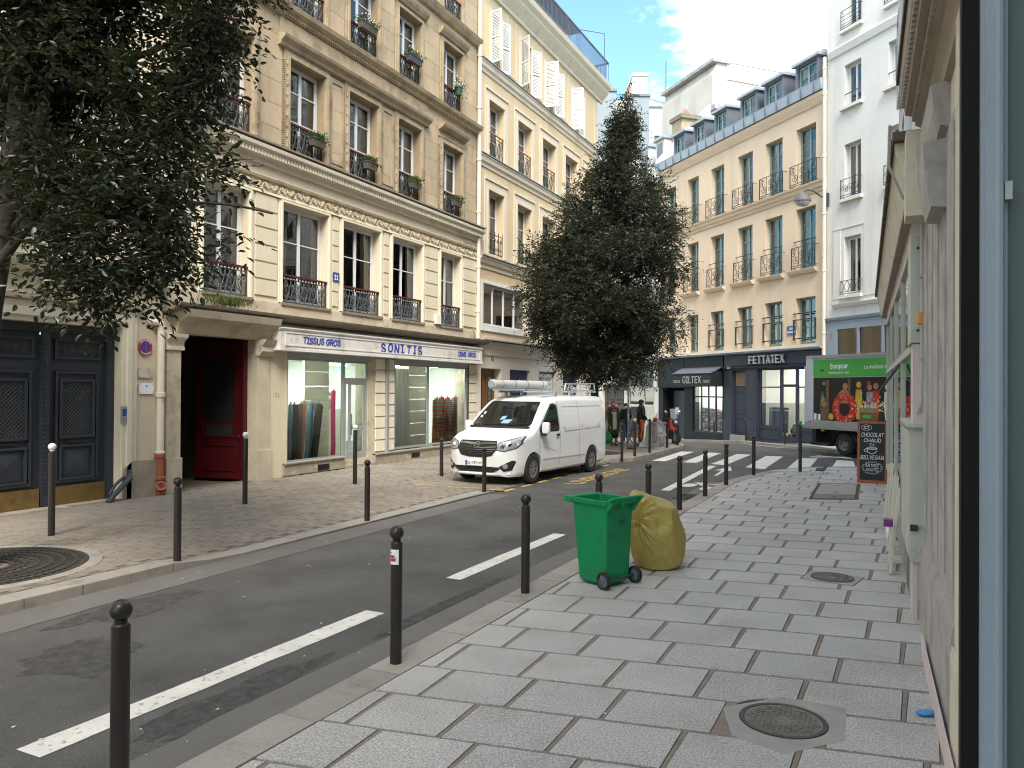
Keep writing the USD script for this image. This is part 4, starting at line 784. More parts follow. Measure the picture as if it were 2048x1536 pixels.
# ledge over the ground floor, gateway
put('ledge', MB().mould(FL, 11.25, 24.95, [(0, 3.78), (.3, 3.84), (.5, 3.92), (.52, 3.97), (0, 4.03)]), 'ledge_dirty', B11)
lm = MB().mould(FL, 11.5, 14.25, [(0, 3.34), (.1, 3.36), (.16, 3.5), (.18, 3.58), (.42, 3.7), (.48, 3.86), (0, 3.9)])
v, f = lm.get(); v = v + 0.012 * (meshkit.fbm(v * 6, 3)[:, None] - .5); put('lintel', (v, f), 'grubby_plaster', B11)
for a0, a1 in ((11.3, 11.66), (13.88, 14.3)):
    put('pillar', MB().fbox(FL, a0, a1, -.05, 3.1, 0.001, .06).fbox(FL, a0 - .02, a1 + .02, -.05, .72, .06, .1), 'grubby_plaster', B11)
    put('capital', MB().mould(FL, a0 - .03, a1 + .06, [(0, 2.98), (.1, 3.0), (.1, 3.06), (.08, 3.08), (.09, 3.18), (.2, 3.26), (.22, 3.34), (0, 3.36)]), 'cream_light', B11)
put('console', MB().mould(FL, 13.86, 14.22, [(0, 2.95), (.12, 2.97), (.22, 3.08), (.2, 3.2), (.3, 3.3), (.34, 3.36), (0, 3.38)]), 'grubby_plaster', B11)
put('pillar', MB().fbox(FL, 14.32, 14.9, -.05, 3.2, .001, .04), 'cream_paint', B11)
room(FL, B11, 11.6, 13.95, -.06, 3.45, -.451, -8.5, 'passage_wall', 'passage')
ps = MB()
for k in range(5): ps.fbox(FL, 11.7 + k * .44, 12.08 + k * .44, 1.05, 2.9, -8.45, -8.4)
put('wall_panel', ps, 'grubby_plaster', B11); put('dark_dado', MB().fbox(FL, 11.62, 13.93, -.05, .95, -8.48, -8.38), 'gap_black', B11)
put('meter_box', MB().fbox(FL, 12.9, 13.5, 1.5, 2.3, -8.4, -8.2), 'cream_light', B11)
FD = Fac((XL - .35, 13.86, 0), (-math.sin(1.2), -math.cos(1.2) * .6, 0) / np.hypot(math.sin(1.2), math.cos(1.2) * .6), (0, 0, 0)); FD.n = np.array([-FD.e[1], FD.e[0], 0]) * -1 if True else None
if FD.n @ np.array([1, -1, 0]) < 0: FD.n = -FD.n
rd = put('red_door', MB().fbox(FD, 0.0, 1.32, .02, 3.3, -.03, .03), 'red_door', B11, label='open dark red wooden leaf inside the gateway')
put('moulding', MB().prism(FD, sbox(.18, .2, 1.14, .85).difference(sbox(.23, .25, 1.09, .8)), .03, .05).prism(FD, sbox(.18, 1.0, 1.14, 3.1).difference(sbox(.24, 1.06, 1.08, 3.04)), .03, .05), 'red_door', rd)
put('grille_panel', MB().fbox(FD, .24, 1.08, 1.4, 3.0, .03, .036), 'gap_black', rd); put('plate', MB().fbox(FD, .3, 1.0, 1.02, 1.32, .03, .042), 'iron_black', rd); put('knob', sph(FD.pt(.09, 1.05, .06), .035), 'iron_black', rd)
put('red_post', MB().fbox(FL, 13.76, 13.9, 0, 3.36, -.43, -.28), 'red_door', B11)
rr = np.random.default_rng(4); tf = MB(); c = FL.pt(rr.normal(12.75, .3, 420), np.full(420, 4.02), rr.uniform(.05, .4, 420)); dirs = unit(np.c_[rr.normal(0, .3, 420), rr.normal(0, .3, 420), rr.uniform(.6, 1.2, 420)]); tf.add(*leaf_mesh(c + dirs * rr.uniform(0, .12, (420, 1)), dirs, unit(rr.normal(size=(420, 3))), rr.uniform(.08, .22, 420), rr.uniform(.012, .03, 420)))
put('weeds', tf, 'weed_leaf', kind='stuff', label='tuft of green weeds growing on the ledge above the gateway', cat='weeds')
t = thing('number_plate', 'dark blue enamel plate with the white number 11', 'number plate', FL.pt(16.76, 5.2, .03)); put('plate', MB().fbox(FL, 16.63, 16.89, 5.1, 5.36, .03, .045), 'plate_blue', t); put('digits', text(FL, 16.68, 5.16, .045, '11', .13, .004, True, .16), 'sign_white', t)
put('painted_digits', text(FL, 14.42, 1.98, .0405, '·11', .11, .002, False), 'ledge_dirty', B11)
t = thing('junction_box', 'small cream junction box on the wall below the last first-floor window', 'junction box', FL.pt(21.95, 4.5, .03)); put('box', MB().fbox(FL, 21.8, 22.05, 4.36, 4.66, .03, .14), 'cream_light', t); put('side_box', MB().fbox(FL, 22.06, 22.14, 4.34, 4.62, .03, .1), 'alu', t)
cb = MB().tube(np.array([FL.pt(23.75, 4.38, .06), FL.pt(24.3, 4.36, .06), FL.pt(24.45, 4.3, .06), FL.pt(24.47, 3.98, .06)]), .012, 5); put('cable', cb, 'iron_grey', B11)
pipe('downpipe', 'tall white downpipe between the stone building and the beige building', FL, 24.66, .11, 4.05, 19, .075, 'pipe_cream', [5.0, 6.6, 8.6, 10.5, 12.4, 14.3])

# fabric shop front
SF = thing('shop_sign', 'long white fascia lettered in blue over the fabric shop', 'shop sign', FL.pt(19.3, 3.2, .2))
put('board', MB().fbox(FL, 14.25, 24.45, 3.18, 3.62, 0.02, .4), 'fascia_white', SF)
put('canopy', MB().mould(FL, 14.22, 24.5, [(.0, 3.62), (.42, 3.62), (.44, 3.66), (.1, 3.8), (0, 3.8)]), 'fascia_white', SF)
put('trim', MB().fbox(FL, 14.22, 24.5, 3.12, 3.18, 0.02, .42).prism(FL, sbox(14.42, 3.24, 24.3, 3.58).difference(sbox(14.46, 3.27, 24.26, 3.55)), .4, .415), 'fascia_white', SF)
put('lettering', text(FL, 15.05, 3.33, .402, 'TISSUS GROS', .16, .012, True, 1.45, .08, .01), 'letter_blue', SF)
def spaced(F, a0, a1, z, d, txt, h, m, par, sl=.1):
    n = len(txt)
    for i, ch in enumerate(txt):
        if ch == ' ': continue
        mm = meshkit.text_mesh(ch, h, .012, True); wv = np.ptp(np.array(mm.vertices)[:, 0]); cell = (a1 - a0) / n; ww = min(wv * 1.05, cell * .72)
        put('letter', text(F, a0 + i * cell + (cell - ww) / 2, z + (.012 if i % 2 else -.012), d, ch, h, .012, True, ww, sl * (1 if i % 3 else -1)), m, par)
spaced(FL, 18.3, 20.55, 3.27, .402, 'SONITIS', .26, 'letter_blue', SF)
put('lettering', text(FL, 22.75, 3.33, .402, 'DEMI-GROS', .16, .012, True, 1.2, .08), 'letter_blue', SF)
SH = thing('fabric_shop', 'glazed grey metal front of the fabric shop with lit interior', 'shop front', FL.pt(19.4, .2, 0))
def alu_frame(a0, a1, z0, z1, d, w=.06, par=SH, m='alu', nm='frame'): return put(nm, MB().prism(FL, sbox(a0, z0, a1, z1).difference(sbox(a0 + w, z0 + w, a1 - w, z1 - w)), d - .06, d), m, par)
def sheet(F, a0, a1, z0, z1, d, m, par, nm='pane'): return put(nm, (F.pt([a0, a1, a1, a0], [z0, z0, z1, z1], [d] * 4), [[0, 1, 2], [0, 2, 3]]), m, par)
put('shutter_box', MB().fbox(FL, 14.9, 18.3, 2.98, 3.14, -.1, .06).fbox(FL, 19.55, 24.05, 2.98, 3.14, -.1, .06), 'alu', SH)
f = alu_frame(14.93, 17.2, .32, 2.98, -.02); sheet(FL, 14.99, 17.14, .38, 2.92, -.05, 'shop_glass', f)
f = alu_frame(19.62, 21.52, .36, 2.98, -.02); sheet(FL, 19.68, 21.46, .42, 2.92, -.05, 'shop_glass', f)
f = alu_frame(21.52, 24.0, .36, 2.98, -.02); sheet(FL, 21.58, 23.94, .42, 2.92, -.05, 'shop_glass', f)
f = alu_frame(17.2, 18.25, .1, 2.98, -.03); put('transom', MB().fbox(FL, 17.26, 18.19, 2.4, 2.5, -.09, -.03), 'alu', f); sheet(FL, 17.26, 18.19, 2.5, 2.92, -.06, 'shop_glass', f)
df = put('door', MB().prism(FL, sbox(17.26, .14, 18.19, 2.4).difference(sbox(17.32, .3, 17.47, 2.33)).difference(sbox(17.55, .42, 18.1, 1.06)).difference(sbox(17.55, 1.16, 18.1, 2.31)), -.09, -.04), 'alu', SH)
sheet(FL, 17.32, 17.47, .3, 2.33, -.065, 'shop_glass', df); sheet(FL, 17.55, 18.1, .42, 1.06, -.065, 'shop_glass', df); sheet(FL, 17.55, 18.1, 1.16, 2.31, -.065, 'shop_glass', df); put('handle', MB().tube([FL.pt(17.51, .9, 0), FL.pt(17.51, 1.5, 0)], .014, 8), 'iron_black', df)
put('shutter_guide', MB().fbox(FL, 19.08, 19.2, .1, 3.1, .0, .09), 'alu', SH); put('shutter_guide', MB().fbox(FL, 24.03, 24.1, .3, 3.1, .0, .06), 'iron_grey', SH)
block_course(FL, B11, .35, 3.1, 18.6, 19.55, [(19.07, 0, 19.22, 4)], .34, 3, 'cream_light', .03, .02, seed=8, stagger=False)
block_course(FL, B11, .35, 3.1, 24.14, 24.72, [], .34, 3, 'cream_light', .03, .02, seed=9, stagger=False)
st = MB().fbox(FL, 14.75, 17.1, .02, .32, -.3, .1).fbox(FL, 17.15, 18.5, -.05, .08, -.3, .12).fbox(FL, 18.52, 24.2, .0, .3, -.3, .1); put('plinth', st, 'plinth_stone', B11)
put('sill_slab', MB().fbox(FL, 14.75, 17.12, .3, .34, -.3, .14).fbox(FL, 18.52, 24.2, .27, .32, -.3, .14), 'kerb_granite', B11)
put('vent', MB().fbox(FL, 16.0, 16.45, .05, .2, .09, .115).fbox(FL, 20.4, 20.85, .06, .2, .09, .115), 'gap_black', B11)
room(FL, SH, 14.5, 24.45, .2, 3.1, -.46, -5.0, 'shop_wall', 'interior'); sheet(FL, 14.5, 24.45, .21, .21, -.46, 'shop_floor', SH, 'floor') if False else put('floor', (FL.pt([14.5, 24.45, 24.45, 14.5], [.215] * 4, [-.46, -.46, -4.95, -4.95]), [[0, 1, 2], [0, 2, 3]]), 'shop_floor', SH)
block_course(Fac(FL.O + FL.n * -.55, FL.e, FL.n), SH, .3, 3.05, 16.1, 17.1, [], .38, 3, 'cream_light', .09, .012, name='inner_pier_block', seed=8, stagger=False)
block_course(Fac(FL.O + FL.n * -.55, FL.e, FL.n), SH, .3, 3.05, 21.05, 22.15, [], .38, 3, 'cream_light', .09, .012, name='inner_pier_block', seed=9, stagger=False)
for i, (a, z, d, ln) in enumerate(((15.4, 2.96, -.75, 1.0), (17.7, 2.9, -1.2, .7), (20.3, 2.9, -.75, .9), (22.9, 2.96, -.75, 1.1), (16.5, 2.98, -3.4, 1.2), (20.9, 2.98, -3.4, 1.2), (23.4, 2.98, -3.2, 1.2))):
    t = thing('ceiling_lamp', ['lit tube lamp over the leaning fabric rolls', 'lit tube lamp behind the shop door', 'lit tube lamp left in the second shop window', 'lit tube lamp above the checked rolls', 'lit lamp deep in the shop, left', 'lit lamp deep in the shop, middle', 'lit lamp deep in the shop, right'][i], 'lamp', FL.pt(a, z, d))
    put('tube', MB().fbox(FL, a - ln / 2, a + ln / 2, z, z + .05, d - .12, d + .12), 'tube_light', t); put('housing', MB().fbox(FL, a - ln / 2, a + ln / 2, z + .05, z + .09, d - .14, d + .14), 'sign_white', t)
t = thing('exit_sign', 'green lit exit sign above the shop door', 'sign', FL.pt(17.6, 2.78, -.5)); put('box', MB().fbox(FL, 17.48, 17.74, 2.74, 2.86, -.56, -.5), 'exit_green', t); put('figure', MB().fbox(FL, 17.56, 17.6, 2.76, 2.84, -.5, -.495).fbox(FL, 17.62, 17.68, 2.79, 2.81, -.5, -.495), 'sign_white', t)
def roll(a, z0, h, d, r, m, lean, lab, group=None):
    t = thing('fabric_roll', lab, 'fabric roll', FL.pt(a, z0, d), group); n = 7; zz = np.linspace(0, h, n); k = rng.normal(0, .006, n)
    put('cloth', MB().tube(FL.pt(a + lean * zz + k, z0 + zz, np.full(n, d)), r * np.linspace(1, .92, n), 9), m, t, smooth=50)
    put('core', MB().tube(FL.pt(np.array([a + lean * h, a + lean * (h + .06)]), np.array([z0 + h, z0 + h + .06]), np.array([d, d])), .025, 7), 'cardboard', t)
for i, (a, m, h, r, c) in enumerate(((15.0, 'cloth_pink', 1.5, .05, 'pink'), (15.11, 'cloth_brown', 1.52, .055, 'brown'), (15.24, 'cloth_steel', 1.55, .065, 'steel grey'), (15.42, 'cloth_slate', 1.55, .11, 'wide black'), (15.6, 'cloth_tan', 1.56, .07, 'tan'), (15.74, 'cloth_salmon', 1.58, .075, 'salmon'), (15.9, 'cloth_sky', 1.5, .06, 'pale blue'), (16.0, 'cloth_blue', 1.56, .085, 'blue'), (16.16, 'cloth_taupe', 1.54, .09, 'taupe'), (16.3, 'cloth_slate', 1.5, .07, 'dark grey'))):
    roll(a, .24, h, -.22 - .05 * (i % 2), r, m, .02 + .012 * i * (1 if i < 8 else 1.3), f'{c} fabric roll leaning in the left shop window')
for i in range(8): roll(22.25 + i * .2, .24, 1.6 + .12 * ((i * 37) % 5) / 5, -.2 - .05 * (i % 2), .098, 'plaid' if i < 7 else 'cloth_lilac', .01, ['red checked fabric roll, leftmost in the right window', 'second checked roll in the right window', 'third checked roll in the right window', 'fourth checked roll in the right window', 'fifth checked roll in the right window', 'sixth checked roll in the right window', 'seventh checked roll, beside the lilac one', 'lilac striped fabric roll in the right shop window'][i])
for i, (a, z, c) in enumerate(((17.5, 1.95, 'cloth_cream'), (17.8, 1.9, 'cloth_cream'), (17.65, 2.15, 'cloth_cream'), (18.0, 2.1, 'cloth_cream'), (17.45, 1.7, 'cloth_sky'), (17.95, 1.72, 'cloth_cream'))):
    t = thing('fabric_bale', ['white bale at the left of the pile behind the shop door', 'white bale in the middle behind the shop door', 'topmost white bale behind the shop door', 'upper right white bale behind the shop door', 'pale blue bale behind the shop door', 'lowest right white bale behind the shop door'][i], 'fabric bale', FL.pt(a + .4, z, -1.6)); m = sph((0, 0, 0), 1); m.vertices = np.array(m.vertices) * (.3, .2, .14) + FL.pt(a + .4, z, -1.6); put('cloth', m, c, t, smooth=True)
t = thing('shelf_unit', 'pale storage shelf behind the glass shop door', 'shelf', FL.pt(18.2, .2, -1.7)); put('body', MB().fbox(FL, 17.6, 18.9, .2, 1.58, -1.95, -1.4), 'shop_wall', t)
roll(18.2, .24, 1.9, -1.2, .07, 'cloth_magenta', 0.0, 'magenta fabric roll standing behind the shop door')
t = thing('hanging_cloth', 'long pale cloth hanging in the right shop window', 'cloth', FL.pt(20.5, .3, -.5)); put('cloth', drape(FL, 20.1, 21.0, .3, 2.85, -.42, .05, 4, .12), 'cloth_cream', t)
t = thing('hanging_cloth', 'crumpled printed cloth at the left edge of the right shop window', 'cloth', FL.pt(19.85, .4, -.3)); put('cloth', drape(FL, 19.72, 20.0, .45, 2.0, -.3, .07, 3), 'cloth_steel', t)

# flower boxes on the rails
def flower_box(F, a, z, d, w, m, lab, lm='planter_leaf', n=260, pot=False, up=.16):
    t = thing('flower_box', lab, 'flower box', F.pt(a, z, d)); b = MB()
    if pot: b.lathe([(0, 0), (.1, 0), (.135, .24), (.15, .24), (.15, .28), (.12, .28), (.12, .25), (0, .25)], F.pt(a, z, d), 14)
    else:
        c = F.pt(np.array([a - w / 2 + .03, a + w / 2 - .03, a + w / 2 - .03, a - w / 2 + .03, a - w / 2, a + w / 2, a + w / 2, a - w / 2]), np.array([z] * 4 + [z + .2] * 4), d + np.array([.07, .07, -.07, -.07, .1, .1, -.1, -.1])); b.add(c, BOXF)
        b.fbox(F, a - w / 2 - .012, a + w / 2 + .012, z + .18, z + .205, d - .112, d + .112)
    put('planter', b, m, t); rr = np.random.default_rng(int(a * 100)); c = F.pt(rr.uniform(a - w / 2, a + w / 2, n), np.full(n, z + .21), d + rr.uniform(-.1, .1, n)); dv = unit(rr.normal(size=(n, 3)) + [0, 0, .7])
    put('plant', leaf_mesh(c + dv * rr.uniform(0, up, (n, 1)), dv, unit(rr.normal(size=(n, 3))), rr.uniform(.05, .1, n), rr.uniform(.025, .05, n)), lm, t)
    if 'white flower' in lab:
        for k in range(14): put('flower', sph(F.pt(rr.uniform(a - w / 2, a + w / 2), z + .3 + rr.uniform(0, up), d + rr.uniform(-.08, .08)), .022, 1), 'sign_white', t)
flower_box(FL, 15.85, 8.5, .12, .5, 'pot_brown', 'brown planter on the first second-floor rail from the left')
flower_box(FL, 18.15, 8.5, .12, .5, 'pot_brown', 'brown planter on the middle second-floor rail of the stone building')
flower_box(FL, 20.45, 8.5, .12, .5, 'pot_brown', 'brown planter on the third second-floor rail from the left')
flower_box(FL, 23.05, 8.5, .12, .5, 'pot_brown', 'brown planter on the last second-floor rail by the downpipe')
flower_box(FL, 17.95, 12.4, .14, .75, 'pot_brown', 'brown window box with white flowers, leftmost on the third floor')
flower_box(FL, 20.35, 12.4, .14, .7, 'pot_grey', 'dark grey window box with white flowers on the third floor')
flower_box(FL, 23.1, 12.35, .14, .3, 'pot_green', 'green flower pot with white flowers on the last third-floor rail', pot=True, n=160, up=.4)
# ---------------------------------------------------------------- beige building with shutters and roof terrace
B2 = thing('beige_building', 'beige rendered building with white trims, white shutters and a railed roof terrace', 'building', (XL, 31, 0))
E2 = 37.4
ca = ((25.57, 26.85), (28.05, 29.4), (30.5, 31.95), (33.1, 34.6), (35.6, 36.8))
h3 = [(a, 10.98, c, 13.08) for a, c in ca]; h2 = [(a, 7.3, c, 9.7) for a, c in ca]
c4 = ((25.72, 26.55), (28.3, 29.3), (30.75, 31.8), (33.9, 34.8)); h4 = [(a, 14.45, c, 16.45) for a, c in c4]
hm = [(25.15, 4.55, 29.0, 6.15), (30.6, 4.55, 34.4, 6.15)]
gd = [(25.1, -.3, 26.75, 3.0), (27.5, .6, 29.35, 3.0), (30.3, .6, 32.1, 3.0), (33.0, .1, 35.0, 3.0)]
wall(FL, B2, 'wall', (24.75, 4.0, E2, 17.4), h3 + h2 + h4 + hm, 'beige_render', -.4)
wall(FL, B2, 'ground_floor_wall', (24.75, -.3, E2, 4.0), gd, 'white_render', -.4)
put('shell', MB().box(XL - 12, XL - 1.2, 24.76, E2, 4.0, 17.9).box(XL - 12, XL - .38, E2 - .3, E2 - .001, -.3, 17.4), 'beige_render', B2)
for z, dd in ((14.35, .16), (10.86, .16), (7.1, .2)):
    put('string_course', MB().mould(FL, 24.76, E2 + .02, [(0, z - .42), (.04, z - .4), (.05, z - .28), (.11, z - .22), (dd - .03, z - .08), (dd, z - .05), (dd, z), (0, z + .03)]), 'beige_trim', B2)
    put('zinc_cap', MB().fbox(FL, 24.76, E2 + .03, z + .02, z + .045, 0, dd + .04), 'zinc', B2)
put('string_course', MB().mould(FL, 24.76, E2 + .02, [(0, 3.45), (.06, 3.5), (.08, 3.7), (.2, 3.85), (.24, 3.98), (0, 4.02)]), 'white_render', B2); put('zinc_cap', MB().fbox(FL, 24.76, E2 + .03, 4.02, 4.07, 0, .34), 'zinc', B2)
for i, q in enumerate(h3 + h2):
    window(FL, B2, q[0], q[2], q[1], q[3], d=-.3, rows=(.36, .66) if i < 5 else (.3, .64), curt='curtain' if i % 2 else 'curtain_green', cw=.38)
    b = MB().prism(FL, sbox(q[0] - .3, q[1] - .05, q[2] + .3, q[3] + .42).difference(sbox(q[0] - .002, q[1] - 1, q[2] + .002, q[3])), 0, .03).prism(FL, sbox(q[0] - .3, q[3] + .34, q[2] + .3, q[3] + .44), .03, .07).prism(FL, sbox(q[0] - .12, q[1] - .05, q[2] + .12, q[3] + .12).difference(sbox(q[0] - .002, q[1] - 1, q[2] + .002, q[3])), .03, .045)
    put('window_surround', b, 'beige_trim', B2)
    r = MB(); z0, z1 = q[1] + .06, q[1] + .92; dd = -.04
    r.fbox(FL, q[0], q[2], z0, z0 + .025, dd - .012, dd + .012).fbox(FL, q[0], q[2], z1 - .14, z1 - .12, dd - .012, dd + .012); n = 4
    for k in range(n + 1): x = q[0] + k * (q[2] - q[0]) / n; r.fbox(FL, x - .011, x + .011, z0, z1, dd - .01, dd + .01)
    if i < 5:
        for k in range(n):
            x = q[0] + (k + .5) * (q[2] - q[0]) / n; hw = (q[2] - q[0]) / n / 2
            for sg in (-1, 1): r.bar(FL, (x - sg * hw, z0 + .02), (x + sg * hw, z1 - .14), .016, dd - .008, dd + .008)
        put('handrail', MB().fbox(FL, q[0] - .02, q[2] + .02, z1, z1 + .035, dd - .03, dd + .03), 'terracotta', put('railing', r, 'iron_grey', B2))
    else:
        for k in range(5):
            x = q[0] + (k + .5) * (q[2] - q[0]) / 5
            for sg in (-1, 1): scroll_tubes(r, FL, dd, spiral((x, (z0 + z1) / 2 - .06 + sg * .17), .01, .1, sg, sg * 11, 14), .013)
        put('railing', r, 'iron_black', B2)
def shutter(a, z0, z1, w, ang, hinge, nm):
    c, s = math.cos(ang), math.sin(ang); e = FL.e * (c * hinge) + FL.n * s; F = Fac(FL.pt(a, 0, .02), e, np.cross(e, (0, 0, 1.0)) * hinge)
    b = MB().prism(F, sbox(0, z0, w, z1).difference(sbox(.06, z0 + .07, w - .06, (z0 + z1) / 2 - .04)).difference(sbox(.06, (z0 + z1) / 2 + .04, w - .06, z1 - .07)), -.018, .018); p = put('shutter', b, 'white_frame', B2)
    sl = MB(); zz = z0 + .08
    while zz < z1 - .1:
        if abs(zz + .02 - (z0 + z1) / 2) > .07:
            v = F.pt(np.array([.06, w - .06, w - .06, .06]), np.array([zz, zz, zz + .045, zz + .045]), np.array([.016, .016, -.012, -.012])); sl.add(np.vstack([v, v + [0, 0, .008]]), BOXF)
        zz += .058
    put('louvre_slats', sl, 'white_frame', p)
for i, q in enumerate(h4):
    window(FL, B2, q[0], q[2], q[1], q[3], d=-.22, rows=(.36, .66), curt='curtain'); w = (q[2] - q[0]) * .5
    put('window_surround', MB().prism(FL, sbox(q[0] - .14, q[1], q[2] + .14, q[3] + .12).difference(sbox(q[0] - .002, q[1] - 1, q[2] + .002, q[3])), 0, .03), 'beige_trim', B2)
    shutter(q[0] - .02, q[1] + .02, q[3] - .02, w + .08, (.9, 1.15, .55, .35)[i] + .9, 1, 's'); shutter(q[2] + .02, q[1] + .02, q[3] - .02, w + .05, (.25, .35, .3, 1.2)[i] + .12, -1 if False else 1, 's') if i in (0, 1, 2) else shutter(q[2] + .02, q[1] + .02, q[3] - .02, w, .2, 1, 's')
    r = MB(); z0, z1 = q[1] + .06, q[1] + .85
    r.fbox(FL, q[0], q[2], z0, z0 + .025, -.05, -.03).fbox(FL, q[0], q[2], z1, z1 + .04, -.06, -.02)
    for k in range(4):
        x = q[0] + (k + .5) * (q[2] - q[0]) / 4
        for sg in (-1, 1): r.bar(FL, (x - sg * .13, z0), (x + sg * .13, z1), .016, -.05, -.034)
    put('railing', r, 'iron_grey', B2)
put('panel_mould', MB().prism(FL, unary_union([sbox(a, 14.6, b, 17.0).difference(sbox(a + .05, 14.65, b - .05, 16.95)) for a, b in ((27.1, 27.9), (29.9, 30.4), (32.3, 33.4), (35.6, 37.0))]), 0, .02), 'beige_trim', B2)
cor = [(0, 17.0), (.08, 17.02), (.1, 17.15), (.35, 17.45), (.4, 17.5), (.4, 17.6), (.55, 17.72), (.6, 17.9), (0, 17.95)]
put('cornice', MB().mould(FL, 24.76, E2 + .55, cor).box(XL - 6, XL + .001, E2 + .001, E2 + .5, 17.45, 17.95).box(XL - 6, XL + .001, E2 + .001, E2 + .12, 17.0, 17.44), 'beige_trim', B2)
for k in range(14): put('bracket', MB().mould(FL, 25.0 + k * .9, 25.18 + k * .9, [(.08, 17.16), (.12, 17.16), (.34, 17.4), (.34, 17.46), (.08, 17.46)]), 'beige_trim', B2)
tr = MB(); tr.fbox(FL, 24.8, E2 + .4, 18.98, 19.05, .4, .46).fbox(FL, 24.8, E2 + .4, 18.02, 18.05, .42, .45); tr.box(XL - 4, XL + .46, E2 + .38, E2 + .44, 18.98, 19.05)
for k in range(92): x = 24.85 + k * .139; tr.fbox(FL, x - .011, x + .011, 17.95, 18.98, .42, .445)
for k in range(24): x = XL + .43 - k * .15; tr.box(x - .011, x + .011, E2 + .4, E2 + .42, 17.95, 18.98)
put('terrace_railing', tr, 'iron_blue', B2)
wall(Fac(FL.O + FL.n * -.9, FL.e, FL.n), B2, 'attic_wall', (24.76, 17.9, 35.3, 19.9), [(28.8, 18.0, 29.8, 19.6), (32.2, 18.0, 33.1, 19.6)], 'beige_render', -.2); put('attic_side', MB().box(XL - 11, XL - 1.101, 35.1, 35.3, 17.9, 19.9), 'beige_render', B2)
put('attic_window', MB().fbox(FL, 28.8, 29.8, 18, 19.6, -1.05, -1.0).fbox(FL, 32.2, 33.1, 18, 19.6, -1.05, -1.0), 'white_frame', B2); put('attic_pane', MB().fbox(FL, 28.95, 29.65, 18.1, 19.5, -1.0, -.99).fbox(FL, 32.35, 32.95, 18.1, 19.5, -1.0, -.99), 'gloss_black', B2)
put('roof_edge', MB().mould(FL, 24.76, 35.8, [(-.95, 19.9), (-.35, 19.9), (-.33, 20.0), (-.9, 20.15)]), 'zinc_dark', B2); put('roof', MB().box(XL - 12, XL - .9, 24.76, 35.7, 19.92, 20.2), 'zinc_dark', B2)
b = MB().tube([FL.pt(36.2, 19.05, .4), FL.pt(36.2, 20.5, .4)], .02, 5) if False else MB().tube([FL.pt(37.3, 18.0, .4), FL.pt(37.3, 20.35, .4), FL.pt(36.0, 20.35, -.9)], .022, 5); put('clothes_line_frame', b, 'iron_blue', B2)
for i, q in enumerate(hm):
    n = 4; lw = (q[2] - q[0]) / n
    put('window_surround', MB().prism(FL, sbox(q[0] - .12, q[1] - .16, q[2] + .12, q[3] + .12).difference(sbox(q[0], q[1], q[2], q[3])), 0, .06), 'white_frame', B2)
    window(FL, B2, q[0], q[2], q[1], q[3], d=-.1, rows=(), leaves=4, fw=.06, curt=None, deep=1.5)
dr = put('door', MB().fbox(FL, 25.12, 26.73, 0, 2.98, -.36, -.3), 'wood_brown', B2)
put('moulding', MB().prism(FL, unary_union([sbox(a, 1.0, a + .58, 2.75).difference(sbox(a + .09, 1.09, a + .49, 2.66)) for a in (25.2, 26.02)] + [sbox(a, .15, a + .58, .9).difference(sbox(a + .08, .23, a + .5, .82)) for a in (25.2, 26.02)]), -.3, -.26), 'wood_brown', dr)
put('door_pane', MB().fbox(FL, 25.29, 25.69, 1.09, 2.66, -.3, -.285).fbox(FL, 26.11, 26.51, 1.09, 2.66, -.3, -.285), 'gloss_black', dr)
lat = MB()
for a in (25.29, 26.11):
    for k in range(8):
        for sg in (-1, 1): lat.bar(FL, (a, 1.1 + k * .19 + (0 if sg > 0 else .19)), (a + .4, 1.1 + k * .19 + (.19 if sg > 0 else 0)), .012, -.285, -.278)
put('lattice_grille', lat, 'iron_black', dr)
t = thing('number_plate', 'small dark number plate over the brown door', 'number plate', FL.pt(26.0, 3.3, 0)); put('plate', MB().fbox(FL, 25.9, 26.1, 3.3, 3.5, .002, .015), 'plate_blue', t); put('digits', text(FL, 25.93, 3.35, .015, '13', .1, .003, True, .13), 'sign_white', t)
def office(q, lab, kind):
    t = thing('office_window_sign', lab, 'sign', FL.pt((q[0] + q[2]) / 2, 2.4, -.15)); a0, a1 = q[0], q[2]
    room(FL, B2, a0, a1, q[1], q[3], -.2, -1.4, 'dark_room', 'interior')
    wf = put('office_window', MB().prism(FL, sbox(a0, q[1], a1, q[3]).difference(sbox(a0 + .06, q[1] + .06, a1 - .06, q[3] - .06)), -.2, -.14), 'alu', B2); sheet(FL, a0 + .06, a1 - .06, q[1] + .06, 2.99, -.18, 'pane_glass', wf)
    if kind == 'navy':
        put('panel', MB().fbox(FL, a0 + .02, a1 - .02, 2.1 if a0 > 32 else 1.9, 2.98, -.14, -.12), 'navy_sign', t); put('lettering', text(FL, a0 + .06, 2.22, -.12, 'A TOUR IMMO', .2, .004, True, a1 - a0 - .14), 'sign_white', t); put('spire', MB().prism(FL, Polygon([(a0 + 1.08, 2.4), (a0 + 1.2, 2.4), (a0 + 1.14, 2.68)]), -.12, -.116), 'sign_white', t)
        if a0 > 32: put('stripe', MB().fbox(FL, a0 + .02, a1 - .02, 2.06, 2.1, -.14, -.118), 'ad_yellow', t)
    else:
        put('panel', MB().fbox(FL, a0 + .02, a1 - .1, 1.5, 2.9, -.14, -.12), 'sign_white', t)
        put('lettering', MB().add(*text(FL, a0 + .08, 2.62, -.12, 'COMMERCES & BUREAUX', .13, .004, True, 1.5)).add(*text(FL, a0 + .1, 2.42, -.12, 'nous vous aidons ici', .09, .004, False, 1.4)).add(*text(FL, a0 + .08, 2.08, -.12, 'TEL : 01 40 28 40 00', .17, .004, True, 1.5)), 'iron_grey', t)
